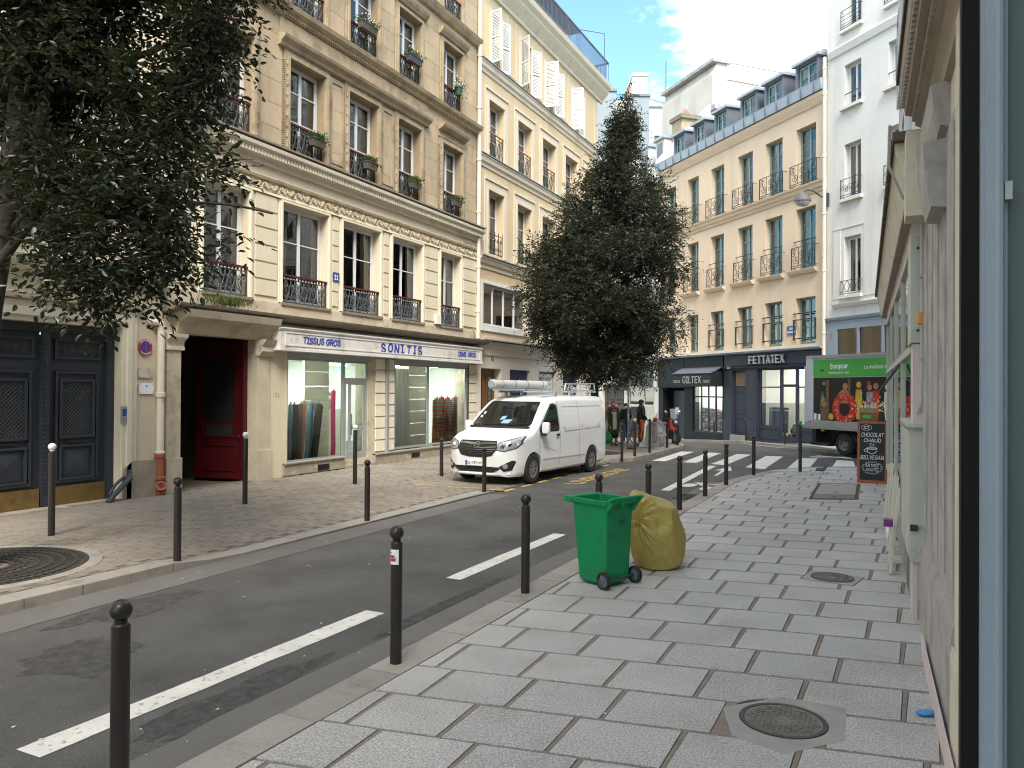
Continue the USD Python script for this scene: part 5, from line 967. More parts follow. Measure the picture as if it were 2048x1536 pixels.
office(gd[1], 'navy estate-agent sign in the first office window, right of the brown door', 'navy'); office(gd[2], 'white estate-agent sign with a telephone number', 'white'); office(gd[3], 'navy estate-agent sign with yellow stripe in the office window by the tree', 'navy')
t = thing('wall_plaque', 'small blue plaque on the white wall left of the tree trunk', 'plaque', FL.pt(35.6, 1.6, 0)); put('plate', MB().fbox(FL, 35.45, 35.75, 1.4, 1.85, .002, .03), 'plate_blue', t); put('lettering', text(FL, 35.5, 1.55, .03, '13 B', .1, .003, True, .2), 'sign_white', t)

# ---------------------------------------------------------------- orange building that closes the street
BO = thing('orange_building', 'pale orange building with green-framed windows over dark shop fronts', 'building', CO + CE * -7)
colu = [(-12.98, -11.92), (-10.74, -9.64), (-8.5, -7.34), (-6.2, -5.02), (-4.08, -2.87), (-1.96, -.72)]
o3 = [(a, 11.2, c, 13.76) for a, c in colu]; o2 = [(a, 7.52, c, 10.22) for a, c in colu]; o1 = [(a, 4.27, c, 6.3) for a, c in colu]
wall(FC, BO, 'wall', (-13.6, 4.05, -.06, 14.95), o3 + o2 + o1, 'orange_render', -.45)
put('shell', MB().fbox(FC, -13.6, -.06, 4.0, 14.9, -9, -1.2).fbox(FC, -13.6, -13.3, -1.5, 14.9, -1.2, -.46), 'orange_render', BO)
for i, q in enumerate(o3 + o2 + o1):
    lv = i // 6; window(FC, BO, q[0], q[2], q[1], q[3], d=-.26, rows=((.27, .5, .74), (.27, .5, .74), (.36, .68))[lv], m='green_frame', curt='curtain_green' if i % 3 else 'curtain', cw=.45, fw=.05, deep=.5)
def iron_balcony(F, par, a0, a1, z0, z1, d):
    b = MB()
    for zz in (z0, z0 + .08, z1): b.fbox(F, a0, a1, zz - .012, zz + .012, d - .012, d + .012)
    for x in (a0, a1): b.fbox(F, x - .014, x + .014, z0 - .06, z1, d - .014, d + .014).fbox(F, x - .012, x + .012, z1 - .02, z1, 0, d).fbox(F, x - .012, x + .012, z0, z0 + .02, 0, d)
    w = a1 - a0; xc = (a0 + a1) / 2; zc = (z0 + z1) / 2 + .04; h = z1 - z0
    for sg in (-1, 1):
        x = xc + sg * w * .33
        scroll_tubes(b, F, d, spiral((x - sg * .06, zc - .12), .015, h * .22, 0, sg * 9.5, 18), .013); scroll_tubes(b, F, d, spiral((x + sg * .1, zc + .14), .015, h * .2, PI, PI + sg * 9, 18), .013)
        scroll_tubes(b, F, d, np.array([(x - sg * .2, z0 + .1), (x, zc), (x + sg * .18, z1 - .04)]), .013)
        scroll_tubes(b, F, d, spiral((xc + sg * .09, zc + .1), .015, h * .2, PI / 2, PI / 2 + sg * 9, 16), .013); scroll_tubes(b, F, d, spiral((xc + sg * .1, zc - .16), .012, h * .16, -PI / 2, -PI / 2 - sg * 9, 16), .013)
        b.fbox(F, xc + sg * w * .19 - .01, xc + sg * w * .19 + .01, z0 + .08, z1, d - .01, d + .01)
    return put('balcony_rail', b, 'iron_black', par)
for q in o3: iron_balcony(FC, BO, q[0] - .14, q[2] + .28, 11.22, 12.12, .22)
for q in o2:
    iron_balcony(FC, BO, q[0] - .05, q[2] + .16, 7.62, 8.5, .2); put('upper_rail', MB().fbox(FC, q[0] - .1, q[2] + .05, 8.78, 8.81, .02, .05), 'iron_black', BO)
    put('sill', MB().mould(FC, q[0] - .34, q[2] + .16, [(0, 7.3), (.12, 7.34), (.22, 7.44), (.24, 7.5), (0, 7.53)]), 'orange_trim', BO)
for q in o1[2:]:
    b = MB()
    for z in (4.5, 5.32, 5.6): b.fbox(FC, q[0] - .12, q[2] + .06, z, z + .045, .02, .065)
    b.fbox(FC, q[0] - .1, q[0] - .05, 4.45, 5.36, .02, .06).fbox(FC, q[2], q[2] + .05, 4.45, 5.36, .02, .06); put('guard_rail', b, 'iron_black', BO)
put('string_course', MB().mould(FC, -13.6, -.06, [(0, 10.7), (.05, 10.72), (.07, 10.84), (.14, 10.9), (.15, 11.02), (.22, 11.08), (.24, 11.16), (0, 11.19)]), 'orange_trim', BO)
put('eaves_mould', MB().mould(FC, -13.62, -.06, [(0, 14.4), (.06, 14.44), (.1, 14.55), (.22, 14.72), (.24, 14.86), (0, 14.9)]), 'orange_trim', BO)
gut = put('zinc_gutter', MB().mould(FC, -13.64, -.06, [(-.1, 14.9), (.3, 14.9), (.36, 15.3), (.38, 15.36), (-.1, 15.4)]), 'zinc', BO)
for k in range(17): put('seam', MB().fbox(FC, -13.3 + k * .8, -13.28 + k * .8, 14.91, 15.34, .3, .375), 'zinc_dark', BO)
put('roof', (FC.pt(np.array([-13.6, -.06, -.06, -13.6, -13.6, -.06, -.06, -13.6]), np.array([14.9] * 4 + [15.35, 15.35, 17.6, 17.6]), np.array([0, 0, -6, -6, 0, 0, -6, -6])), BOXF), 'zinc', BO)
dm = [(-12.16, -10.95), (-10.15, -9.0), (-8.2, -7.05), (-6.0, -4.7), (-4.15, -2.8), (-2.0, -.55)]
for i, (a, c) in enumerate(dm):
    z1 = 16.62; b = MB()
    b.fbox(FC, a, a + .13, 15.3, z1, -2.6, .02).fbox(FC, c - .13, c, 15.3, z1, -2.6, .02).fbox(FC, a + .13, c - .13, z1 - .16, z1, -2.6, .0); p = put('dormer', b, 'zinc_dark', BO)
    put('dormer_roof', MB().add(FC.pt(np.array([a - .1, c + .1, c + .1, a - .1, a + .15, c - .15, c - .15, a + .15]), np.array([z1] * 4 + [z1 + .32] * 4), np.array([.14, .14, -3, -3, -.35, -.35, -3, -3])), BOXF).fbox(FC, a - .12, c + .12, z1 - .08, z1 + .04, -3, .16), 'zinc', p)
    window(FC, BO, a + .14, c - .14, 15.36, z1 - .17, d=-.1, rows=(.5,), m='green_frame', curt='curtain_green' if i > 3 else None, fw=.05, deep=1.2, name='dormer_window')
put('chimney_flue', MB().lathe([(.13, 0), (.13, 1.5), (.1, 1.5)], FC.pt(-3.1, 17.0, -3.5), 10), 'terracotta', BO)
# dark shop fronts
DS = thing('dark_shop_front', 'black fabric shop front with a sloping awning and lit stacked shelves', 'shop front', CO + CE * -10)
wall(FC, DS, 'front', (-13.7, -1.5, -7.2, 4.05), [(-13.2, -1.5, -10.95, 2.35), (-10.1, .02, -7.4, 2.5)], 'shop_black', -.4, .02)
put('sign_band', MB().fbox(FC, -13.65, -10.9, 2.42, 3.95, .021, .1).fbox(FC, -10.86, -7.26, 3.35, 3.95, .021, .09), 'shop_black', DS)
put('awning', MB().add(FC.pt(np.array([-11.0, -7.3, -7.3, -11.0, -11.0, -7.3, -7.3, -11.0]), np.array([3.4] * 2 + [3.4] * 2 + [3.46, 3.46, 3.3, 3.3]) - np.array([.0, 0, .3, .3, 0, 0, .06, .06]) if False else np.array([3.36, 3.36, 3.02, 3.02, 3.42, 3.42, 3.1, 3.1]), np.array([.1, .1, .75, .75, .1, .1, .75, .75])), BOXF[:, ::-1]).fbox(FC, -11.0, -7.3, 2.42, 3.06, .7, .75).fbox(FC, -7.36, -7.31, 2.42, 3.2, .1, .7).fbox(FC, -11.0, -10.95, 2.42, 3.2, .1, .7), 'shop_black', DS)
put('awning_cloth', MB().add(FC.pt(np.array([-11.02, -7.28, -7.28, -11.02] * 2), np.array([3.43, 3.43, 3.11, 3.11, 3.445, 3.445, 3.125, 3.125]), np.array([.1, .1, .76, .76] * 2)), BOXF[:, ::-1]), 'zinc_dark', DS)
put('lettering', text(FC, -9.95, 2.6, .752, 'GILTEX', .36, .01, False, 1.75), 'alu', DS); put('small_lettering', MB().add(*text(FC, -10.9, 2.62, .752, 'TISSUS', .14, .006, False, .7)).add(*text(FC, -8.05, 2.62, .752, 'TISSUS', .14, .006, False, .6)), 'alu', DS)
room(FC, DS, -13.2, -10.95, -1.4, 2.35, -.38, -1.5, 'shop_black', 'doorway'); put('door', MB().fbox(FC, -12.9, -11.3, -1.3, 2.2, -.6, -.5), 'navy_paint', DS)
put('notice', MB().fbox(FC, -12.85, -12.5, .95, 1.35, .03, .035), 'sign_white', DS) if False else put('notice', MB().fbox(FC, -12.7, -12.3, .85, 1.25, -.5, -.49), 'sign_white', DS)
fr = MB().prism(FC, sbox(-10.1, .02, -7.4, 2.5).difference(unary_union([sbox(-10.0 + k * .66, .1, -9.43 + k * .66, 1.85) for k in range(4)] + [sbox(-10.0 + k * .66, 1.93, -9.43 + k * .66, 2.42) for k in range(4)])), -.1, -.04)
f = put('window_frame', fr, 'iron_black', DS)
for k in range(4): sheet(FC, -10.0 + k * .66, -9.43 + k * .66, .1, 1.85, -.07, 'pane_glass', f); sheet(FC, -10.0 + k * .66, -9.43 + k * .66, 1.93, 2.42, -.07, 'pane_glass', f)
room(FC, DS, -10.3, -7.2, -.4, 2.8, -.41, -4, 'shop_wall', 'interior')
t = thing('ceiling_lamp', 'lit ceiling tube inside the awning shop', 'lamp', FC.pt(-7.9, 2.6, -1)); put('tube', MB().fbox(FC, -8.7, -7.3, 2.62, 2.7, -1.2, -.9), 'tube_light', t); put('tube', MB().fbox(FC, -10.2, -9.2, 2.66, 2.72, -2.6, -2.3), 'lamp_panel', t)
rr = np.random.default_rng(15)
for i in range(9):
    t = thing('fabric_stack', ['leftmost', 'second', 'third', 'fourth', 'fifth', 'sixth', 'seventh', 'eighth', 'rightmost'][i] + ' stack of folded cloth in the awning shop window', 'fabric stack', FC.pt(-9.9 + i * .29, .1, -.7)); z = .08; k = 0
    top = (1.25, 1.2, 1.1, 1.2, 1.2, 1.05, 1.15, 2.2, 2.3)[i]
    while z < top:
        hh = rr.uniform(.045, .075); m = rr.choice(['cloth_cream', 'cloth_lilac', 'cloth_pink', 'cloth_sky', 'cloth_tan', 'cloth_white', 'cloth_steel']); o = rr.uniform(-.02, .02)
        put('folded_cloth', MB().fbox(FC, -10.02 + i * .29 + o, -9.77 + i * .29 + o, z, z + hh, -.85, -.5 + o), m, t); z += hh + .006; k += 1
FS = thing('blue_shop_front', 'dark slate-blue fabric shop front with raised grey letters', 'shop front', CO + CE * -3.6)
wall(FC, FS, 'front', (-7.2, -1.0, -.07, 4.05), [(-6.45, .05, -5.45, 3.2), (-4.5, -.1, -.5, 3.25)], 'shop_blue', -.4, .06)
put('sign_band', MB().fbox(FC, -7.0, -.15, 3.45, 3.95, .061, .12).mould(FC, -7.15, -.1, [(.06, 3.26), (.14, 3.28), (.18, 3.36), (.06, 3.42)]), 'shop_blue', FS); put('cornice', MB().mould(FC, -13.7, -.06, [(0, 3.98), (.3, 4.02), (.36, 4.1), (0, 4.16)]), 'zinc', BO)
for a0, a1 in ((-7.16, -6.5), (-5.4, -4.55)): put('pilaster', MB().prism(FC, sbox(a0, -1, a1, 3.2), .061, .09).prism(FC, sbox(a0 + .08, .9, a1 - .08, 3.0).difference(sbox(a0 + .12, .94, a1 - .12, 2.96)), .09, .1).prism(FC, sbox(a0 - .02, -1, a1 + .02, .75), .09, .12), 'shop_blue', FS)
for i, ch in enumerate('FETTATEX'):
    m = meshkit.text_mesh(ch, .36, .07, True); put('letter', text(FC, -5.0 + i * .322, 3.5, .16, ch, .36, .07, True, min(np.ptp(np.array(m.vertices)[:, 0]), .28)), 'alu', FS)
put('number', text(FC, -6.75, 3.3, .185, '14', .14, .004), 'sign_white', FS)
dr = put('door', MB().fbox(FC, -6.45, -5.45, .05, 3.2, -.12, -.05), 'shop_blue', FS); put('fanlight', MB().fbox(FC, -6.35, -5.55, 2.45, 3.08, -.05, -.04), 'cloth_tan', dr); put('moulding', MB().prism(FC, sbox(-6.35, 1.1, -5.55, 2.25).difference(sbox(-6.27, 1.18, -5.63, 2.17)), -.05, -.03).prism(FC, sbox(-6.35, .2, -5.55, .95).difference(sbox(-6.27, .28, -5.63, .87)), -.05, -.03), 'shop_blue', dr); put('handle', MB().fbox(FC, -6.0, -5.85, 1.3, 1.36, -.05, -.02), 'iron_black', dr); put('step', MB().fbox(FC, -6.5, -5.4, -.4, .05, -.1, .2), 'kerb_granite', FS)
fr = sbox(-4.5, -.1, -.5, 3.25)
for h in ((-4.42, .62, -3.02, 2.36), (-4.42, 2.42, -3.02, 3.18), (-2.86, .2, -1.98, 2.4), (-2.86, 2.52, -1.98, 3.18), (-1.82, .62, -.58, 2.36), (-1.82, 2.42, -.58, 3.18)): fr = fr.difference(sbox(*h))
f = put('window_frame', MB().prism(FC, fr, -.1, -.02), 'shop_blue', FS)
for h in ((-4.42, .62, -3.02, 2.36), (-4.42, 2.42, -3.02, 3.18), (-2.86, .2, -1.98, 2.4), (-2.86, 2.52, -1.98, 3.18), (-1.82, .62, -.58, 2.36), (-1.82, 2.42, -.58, 3.18)): sheet(FC, h[0], h[2], h[1], h[3], -.06, 'pane_glass', f)
put('moulding', MB().prism(FC, unary_union([sbox(a, .0, b, .52).difference(sbox(a + .06, .06, b - .06, .46)) for a, b in ((-4.4, -3.04), (-1.8, -.6))]), -.02, .0), 'shop_blue', FS)
room(FC, FS, -4.9, -.2, -.2, 3.35, -.41, -4.5, 'shop_wall', 'interior')
t = thing('ceiling_lamp', 'lit warm strip lamp inside the slate-blue shop', 'lamp', FC.pt(-1.2, 3.2, -1)); put('tube', MB().fbox(FC, -2.4, -.3, 3.15, 3.22, -1.2, -.95), 'lamp_panel', t); put('tube', MB().fbox(FC, -4.6, -3.4, 3.2, 3.27, -3, -2.7), 'lamp_panel', t)
for i, (a, m, c) in enumerate(((-4.25, 'cloth_sky', 'pale blue'), (-4.0, 'cloth_slate', 'black'), (-3.75, 'cloth_blue', 'navy'), (-3.45, 'cloth_magenta', 'dark red'), (-3.2, 'cloth_slate', 'charcoal'))):
    t = thing('fabric_roll', f'{c} fabric roll behind the slate-blue shop window', 'fabric roll', FC.pt(a, .4, -.5)); put('cloth', MB().tube([FC.pt(a, .3, -.5), FC.pt(a + .03, 1.45, -.5)], .11, 9), m, t, smooth=50); put('band', MB().tube([FC.pt(a + .025, 1.3, -.5), FC.pt(a + .026, 1.34, -.5)], .113, 9), 'sign_white', t)
for i, (a, z) in enumerate(((-2.7, .05), (-2.4, .05), (-2.1, .06), (-2.55, .3), (-2.25, .3), (-2.4, .5))):
    t = thing('fabric_bale', ['bottom left', 'bottom middle', 'bottom right', 'second row left', 'second row right', 'topmost'][i] + ' rolled bale in the slate-blue shop doorway', 'fabric bale', FC.pt(a, z, -.8)); put('cloth', MB().tube([FC.pt(a, z + .12, -.3), FC.pt(a, z + .12, -1.1)], .125, 12), ['cloth_cream', 'cloth_slate', 'cloth_white', 'cloth_steel', 'cloth_taupe', 'cloth_steel'][i], t); put('core', MB().tube([FC.pt(a, z + .12, -.29), FC.pt(a, z + .12, -.31)], .04, 8), 'cardboard', t)
t = thing('street_sign', 'blue enamel street name plate on the orange wall', 'street sign', FC.pt(-2.45, 4.7, 0)); put('plate', MB().fbox(FC, -2.5, -1.94, 4.72, 5.12, .002, .03), 'sign_blue', t); put('border', MB().prism(FC, sbox(-2.5, 4.72, -1.94, 5.12).difference(sbox(-2.47, 4.75, -1.97, 5.09)), .03, .034), 'zinc_dark', t); put('lettering', MB().add(*text(FC, -2.31, 4.95, .03, 'RUE', .09, .004, True, .2)).add(*text(FC, -2.46, 4.8, .03, 'DES JEUNEURS', .08, .004, True, .48)), 'sign_white', t)

# ---------------------------------------------------------------- white building
BW = thing('white_building', 'tall white rendered building right of the orange one', 'building', CO + CE * 4)
cw = [(.93, 1.82), (3.18, 4.08), (5.6, 6.5), (8.2, 9.1), (11, 11.9)]
wh = [(a, z0, c, z1) for a, c in cw for z0, z1 in ((13.8, 15.5), (10.05, 12.26), (6.13, 8.48), (16.95, 19.0))]; bz = [(.55, 4.3, 4.2, 5.05), (5, 4.3, 9, 5.05)]
wall(FC, BW, 'wall', (-.05, 3.2, 16, 20.5), wh + [(.55, 3.3, 4.2, 5.0), (5, 3.3, 9, 5.0)], 'white_wall', -.4)
put('shell', MB().fbox(FC, -.05, 16, 3.2, 20.4, -9, -1.2).fbox(FC, -.05, .15, 3.2, 20.4, -1.2, -.41), 'white_wall', BW)
for i, q in enumerate(wh):
    lv = i % 4; window(FC, BW, q[0], q[2], q[1], q[3], d=-.22, rows=(), curt='curtain' if i % 3 else None, fw=.07, cw=.4); put('sill', MB().fbox(FC, q[0] - .16, q[2] + .12, q[1] - .14, q[1] - .02, 0, .16), 'pale_render', BW)
    b = MB()
    if lv == 0: b.fbox(FC, q[0], q[2], q[1] + .5, q[1] + .53, -.03, .0)
    else:
        d0 = .12; h = .75 if lv != 2 else .55
        for zz in (.02, .1, h): b.fbox(FC, q[0] - .1, q[2] + .06, q[1] + zz, q[1] + zz + .022, d0 - .01, d0 + .01)
        for x in (q[0] - .1, q[2] + .05): b.fbox(FC, x, x + .022, q[1], q[1] + h, d0 - .01, d0 + .01).fbox(FC, x, x + .02, q[1] + h - .02, q[1] + h, 0, d0)
        for k in range(3):
            x = q[0] + .12 + k * .32
            if lv == 1: scroll_tubes(b, FC, d0, spiral((x, q[1] + .4), .02, .17, 0, 10, 16), .011); scroll_tubes(b, FC, d0, spiral((x + .13, q[1] + .3), .02, .12, PI, -6, 14), .011)
            elif lv == 2:
                for sg in (-1, 1): b.bar(FC, (x - sg * .14, q[1] + .1), (x + sg * .14, q[1] + h), .016, d0 - .008, d0 + .008)
            else: b.fbox(FC, q[0] - .1, q[2] + .06, q[1] + .2 + k * .16, q[1] + .215 + k * .16, d0 - .008, d0 + .008)
    put('railing', b, 'iron_grey', BW)
put('string_course', MB().mould(FC, .1, 16, [(0, 16.0), (.08, 16.04), (.16, 16.3), (.14, 16.36), (0, 16.4)]), 'pale_render', BW)
put('ledge', MB().mould(FC, .4, 16, [(0, 5.62), (.1, 5.66), (.2, 5.78), (0, 5.82)]), 'pale_render', BW); put('pilaster_mould', MB().fbox(FC, .35, .75, 6.0, 8.8, .001, .03).fbox(FC, 2.0, 2.9, 6.0, 9.0, .001, .03).fbox(FC, .3, 16, 8.85, 8.9, .0, .025), 'white_wall', BW)
put('shop_front', MB().prism(FC, sbox(-.02, -.5, 16, 5.25).difference(unary_union([sbox(*h) for h in ((.62, 3.4, 1.7, 4.75), (1.82, 3.4, 2.95, 4.75), (3.07, 3.4, 4.2, 4.75), (5.0, 3.4, 6.5, 4.75), (.62, .6, 4.2, 3.1), (5, .6, 9, 3.1))])), .001, .08).mould(FC, -.02, 16, [(.08, 5.1), (.16, 5.14), (.2, 5.24), (0, 5.28)]), 'grey_blue_paint', BW)
for a0, a1 in ((.62, 1.7), (1.82, 2.95), (3.07, 4.2), (5, 6.5)):
    sheet(FC, a0, a1, 3.4, 4.75, .03, 'pane_glass', BW); put('curtain', MB().add(*drape(FC, a0 + .08, a0 + .5, 3.42, 4.73, -.1, .05, 4)).add(*drape(FC, a1 - .3, a1 - .04, 3.42, 4.73, -.1, .05, 3)), 'curtain', BW)
sheet(FC, .62, 4.2, .6, 3.1, .03, 'pane_glass', BW); sheet(FC, 5, 9, .6, 3.1, .03, 'pane_glass', BW); room(FC, BW, .1, 9.5, .2, 5.05, -.42, -3.5); put('door_number', MB().fbox(FC, .25, .38, 4.4, 4.6, .08, .09), 'terracotta', BW)
pipe('downpipe', 'white downpipe between the orange and the white building', FC, -.02, .17, 0.1, 16.2, .08, 'pipe_cream', [4.6, 7.2, 9.6, 12.0, 14.6, 15.7])
t = thing('street_lamp', 'grey wall-mounted street lamp with a glass bowl beside the white downpipe', 'street lamp', FC.pt(-.05, 10.6, .1))
put('arm', MB().tube([FC.pt(.0, 10.25, .12), FC.pt(-.1, 10.4, .3), FC.pt(-.2, 10.6, .55), FC.pt(-.32, 10.68, .8), FC.pt(-.4, 10.56, .92)], .04, 8).fbox(FC, -.12, .1, 9.95, 10.5, .02, .1), 'iron_grey', t, smooth=40)
c = FC.pt(-.42, 10.12, .95); put('hood', MB().lathe([(.03, .5), (.1, .46), (.17, .4), (.3, .27), (.36, .12), (.36, .06), (.32, .06), (0, .2)], c, 20), 'lamp_hood', t, smooth=40); put('bowl', MB().lathe([(.32, .06), (.3, -.04), (.21, -.13), (0, -.18)], c, 18), 'lamp_lens', t, smooth=True)

# ---------------------------------------------------------------- buildings further left and behind
BD = thing('corner_building', 'pale building half hidden by the tall tree, left of the orange one', 'building', CO + CE * -20)
dh = [(a, z, a + 1.1, z + 2.2) for a in (-15.6, -18.4, -21.2, -24) for z in (4.6, 8.0, 11.2)]
wall(FC, BD, 'wall', (-30, 3.6, -13.62, 14.4), dh, 'pale_render', -.4); put('shell', MB().fbox(FC, -30, -13.62, 3.6, 14.3, -8, -1.2), 'pale_render', BD)
for q in dh: window(FC, BD, q[0], q[2], q[1], q[3], d=-.25, rows=(.35, .68)); put('railing', MB().fbox(FC, q[0], q[2], q[1] + .85, q[1] + .9, -.05, 0).fbox(FC, q[0], q[2], q[1] + .05, q[1] + .08, -.05, 0).prism(FC, unary_union([sbox(q[0] + .06 + k * .11, q[1] + .05, q[0] + .08 + k * .11, q[1] + .88) for k in range(9)]), -.04, -.02), 'iron_black', BD)
put('cornice', MB().mould(FC, -30, -13.64, [(0, 13.3), (.1, 13.34), (.3, 13.5), (.5, 14.1), (.55, 14.35), (0, 14.4)]), 'aged_cream', BD)
b = MB().fbox(FC, -30, -13.7, 15.4, 15.48, .36, .42)
for k in range(90): b.fbox(FC, -13.8 - k * .18, -13.78 - k * .18, 14.4, 15.4, .38, .4)
put('balcony_rail', b, 'iron_grey', BD)
put('attic_wall', MB().fbox(FC, -30, -14.2, 14.4, 16.0, -2.5, -.9), 'white_wall', BD); put('mansard', (FC.pt(np.array([-30, -14.2, -14.2, -30] * 2), np.array([16.0] * 4 + [18.2] * 4), np.array([-.9, -.9, -5, -5, -1.9, -1.9, -5, -5])), BOXF), 'zinc', BD)
for a in (-15.4, -17.2, -19.4):
    d = put('dormer', MB().fbox(FC, a, a + 1.0, 15.2, 17.3, -2.6, -.7), 'white_wall', BD); put('dormer_roof', MB().fbox(FC, a - .12, a + 1.12, 17.3, 17.45, -2.6, -.55), 'zinc', d); put('dormer_pane', MB().fbox(FC, a + .2, a + .8, 15.5, 17.1, -.7, -.68), 'gloss_black', d)
b = MB().fbox(FC, -14.35, -13.3, 14.3, 18.2, -2.4, -1.2); put('chimney', b, 'stone_trim', BD); put('chimney_cap', MB().fbox(FC, -14.5, -13.15, 18.2, 18.45, -2.5, -1.1), 'ledge_dirty', BD); put('chimney_pot', MB().lathe([(.12, 0), (.1, .6)], FC.pt(-13.9, 18.4, -1.8), 8).lathe([(.12, 0), (.1, .45)], FC.pt(-13.6, 18.4, -1.8), 8), 'terracotta', BD)
put('firewall', MB().add(FC.pt(np.array([-13.72, -13.35, -13.35, -13.72] * 2), np.array([14.3] * 4 + [15.6, 15.6, 19.3, 19.3]), np.array([.3, .3, -3.2, -3.2] * 2)), BOXF), 'white_wall', BD)
wall(FC, BD, 'ground_floor_wall', (-30, -2.5, -13.7, 3.6), [(-21.2, -2.5, -18.0, 2.6), (-17.4, -1, -14.2, 2.45)], 'pale_render', -.4)
put('double_door', MB().fbox(FC, -21.2, -18.0, -2, 2.6, -.35, -.25).prism(FC, unary_union([sbox(a, z, a + 1.2, z2).difference(sbox(a + .12, z + .12, a + 1.08, z2 - .12)) for a in (-20.95, -19.5) for z, z2 in ((-.9, .5), (.7, 1.5), (1.65, 2.45))]), -.25, -.2), 'dark_red', BD) if False else put('double_door', MB().fbox(FC, -21.2, -18.0, -2, 2.6, -.35, -.25).prism(FC, unary_union([sbox(a, z, a + 1.2, z2).difference(sbox(a + .12, z + .12, a + 1.08, z2 - .12)) for a in (-20.95, -19.5) for z, z2 in ((-.9, .5), (.7, 1.5), (1.65, 2.45))]), -.25, -.2), 'cloth_taupe', BD)
block_course(FC, BD, -1.0, 3.4, -22.6, -21.35, [], .4, 3, 'pale_render', .04, .03, seed=5, stagger=False)
TS = thing('corner_shop_front', 'small corner shop front with a dark sign and cream window frames behind the people', 'shop front', CO + CE * -16)
put('sign_board', MB().fbox(FC, -17.5, -14.0, 2.5, 3.9, .01, .14), 'iron_grey', TS); put('lettering', text(FC, -16.3, 2.95, .14, 'TISTEX', .5, .01, True, 1.9), 'aged_stone', TS); put('sign_frame', MB().fbox(FC, -17.6, -13.95, 3.9, 4.02, .01, .2).fbox(FC, -14.0, -13.85, 2.4, 4.0, .01, .2), 'fascia_white', TS)
f = put('window_frame', MB().prism(FC, sbox(-17.4, -1, -14.2, 2.45).difference(unary_union([sbox(a, z, c, z2) for a, c in ((-17.3, -15.6), (-15.45, -14.3)) for z, z2 in ((-.8, 1.2), (1.35, 2.35))])), -.1, 0), 'aged_cream', TS)
for a, c in ((-17.3, -15.6), (-15.45, -14.3)):
    for z, z2 in ((-.8, 1.2), (1.35, 2.35)): sheet(FC, a, c, z, z2, -.05, 'pane_glass', f)
room(FC, TS, -17.4, -14.2, -1, 2.5, -.42, -2.5)
for i, (a, z, m) in enumerate(((-16.9, -.8, 'cloth_tan'), (-16.5, -.5, 'cloth_red'), (-16.1, -.2, 'cloth_pink'), (-15.8, .2, 'ad_teal'))): put('shelf_goods', MB().fbox(FC, a, a + .36, z, z + .9, -.8, -.3), m, TS)
put('poster_board', MB().fbox(FC, -15.3, -14.25, -.9, 1.3, .02, .06), 'cabinet_beige', TS)
t = thing('menu_board', 'dark leaning display board outside the corner shop', 'board', FC.pt(-16.2, -.6, .7)); put('panel', MB().add(FC.pt(np.array([-16.6, -15.9, -15.9, -16.6] * 2), np.array([-.75] * 4 + [.7] * 4), np.array([.9, .9, .86, .86, .4, .4, .36, .36])), BOXF[:, ::-1]), 'chalkboard', t); put('frame', MB().add(FC.pt(np.array([-16.66, -15.84, -15.84, -16.66] * 2), np.array([-.78] * 4 + [-.7] * 4), np.array([.92, .92, .85, .85, .9, .9, .83, .83])), BOXF[:, ::-1]), 'iron_grey', t)
# party wall and stepped light walls beyond the roofs
GE = np.array([.6947, .7193, 0]); GN = np.array([.7193, -.6947, 0]); FG = Fac((-10.1, 48.3, 0), GE, GN, ((0, 0, 2.2), KC))
BG = thing('gable_building', 'tall blank cream party wall with flaking plaster above the dormers', 'building', FG.O)
g = Polygon([(0, 0), (26, 0), (26, 22.3), (.9, 22.6), (.35, 22.6), (0, 21.8)]); put('party_wall', MB().prism(FG, g, -6, 0), 'gable_render', BG)
put('chimney_breast', MB().prism(FG, Polygon([(-.1, 0), (4.3, 0), (4.3, 19.4), (.0, 19.6), (-.1, 19.2)]), 0.002, .5), 'gable_render', BG); put('breast_cap', MB().fbox(FG, -.25, 4.4, 19.45, 19.75, -.1, .62), 'aged_stone', BG); put('coping_stone', MB().fbox(FG, -.1, 1.2, 22.55, 22.75, -6, .15), 'aged_stone', BG)
put('white_coping', MB().prism(FG, Polygon([(1.0, 21.6), (26, 21.2), (26, 22.35), (1.0, 22.65)]), .002, .06).prism(FG, Polygon([(1.0, 22.65), (26, 22.35), (26, 22.42), (1.0, 22.72)]), -6, .1), 'pale_render', BG)
fl = []; rr = np.random.default_rng(31)
for cx, cz, w, h in ((1.4, 16.0, 1.2, .7), (.8, 14.9, .9, .5), (2.4, 15.5, .8, .5), (3.2, 14.2, 1.0, .5), (1.2, 17.6, .5, .5), (9, 20.9, 1.1, .5), (.5, 13.8, .5, 1.1)):
    a = np.linspace(0, 2 * PI, 18)[:-1]; r = rr.uniform(.6, 1.1, 17); fl.append(Polygon(np.c_[cx + w * r * np.cos(a), cz + h * r * np.sin(a)]).buffer(0))
put('plaster_patch', MB().prism(FG, unary_union(fl[:5] + fl[6:]), .501, .53).prism(FG, fl[5], .061, .08), 'concrete_patch', BG)
for k in (4.5, 7.3, 8.2, 11, 13.2, 14.5): put('chimney_pot', MB().lathe([(.16, 0), (.14, .75), (.1, .75)], FG.pt(k, 22.3, -.5), 9), 'terracotta', BG)
YF = np.array([FW[0], FW[1], 0]); YF /= np.linalg.norm(YF); FB = Fac((0, 0, 0), R0, -YF)   # plain front facing down the street
BB = thing('stepped_wall_building', 'distant white stepped blank walls with shaded faces coloured grey and a tall white chimney', 'building', YF * 62)
def strip(s0, s1, z1, d, m, nm='wall_strip'): return put(nm, MB().fbox(FB, s0, s1, -3, z1, -d - 8, -d), m, BB)
k = 60 / 1550.
px = lambda u: (u - 1024) * k
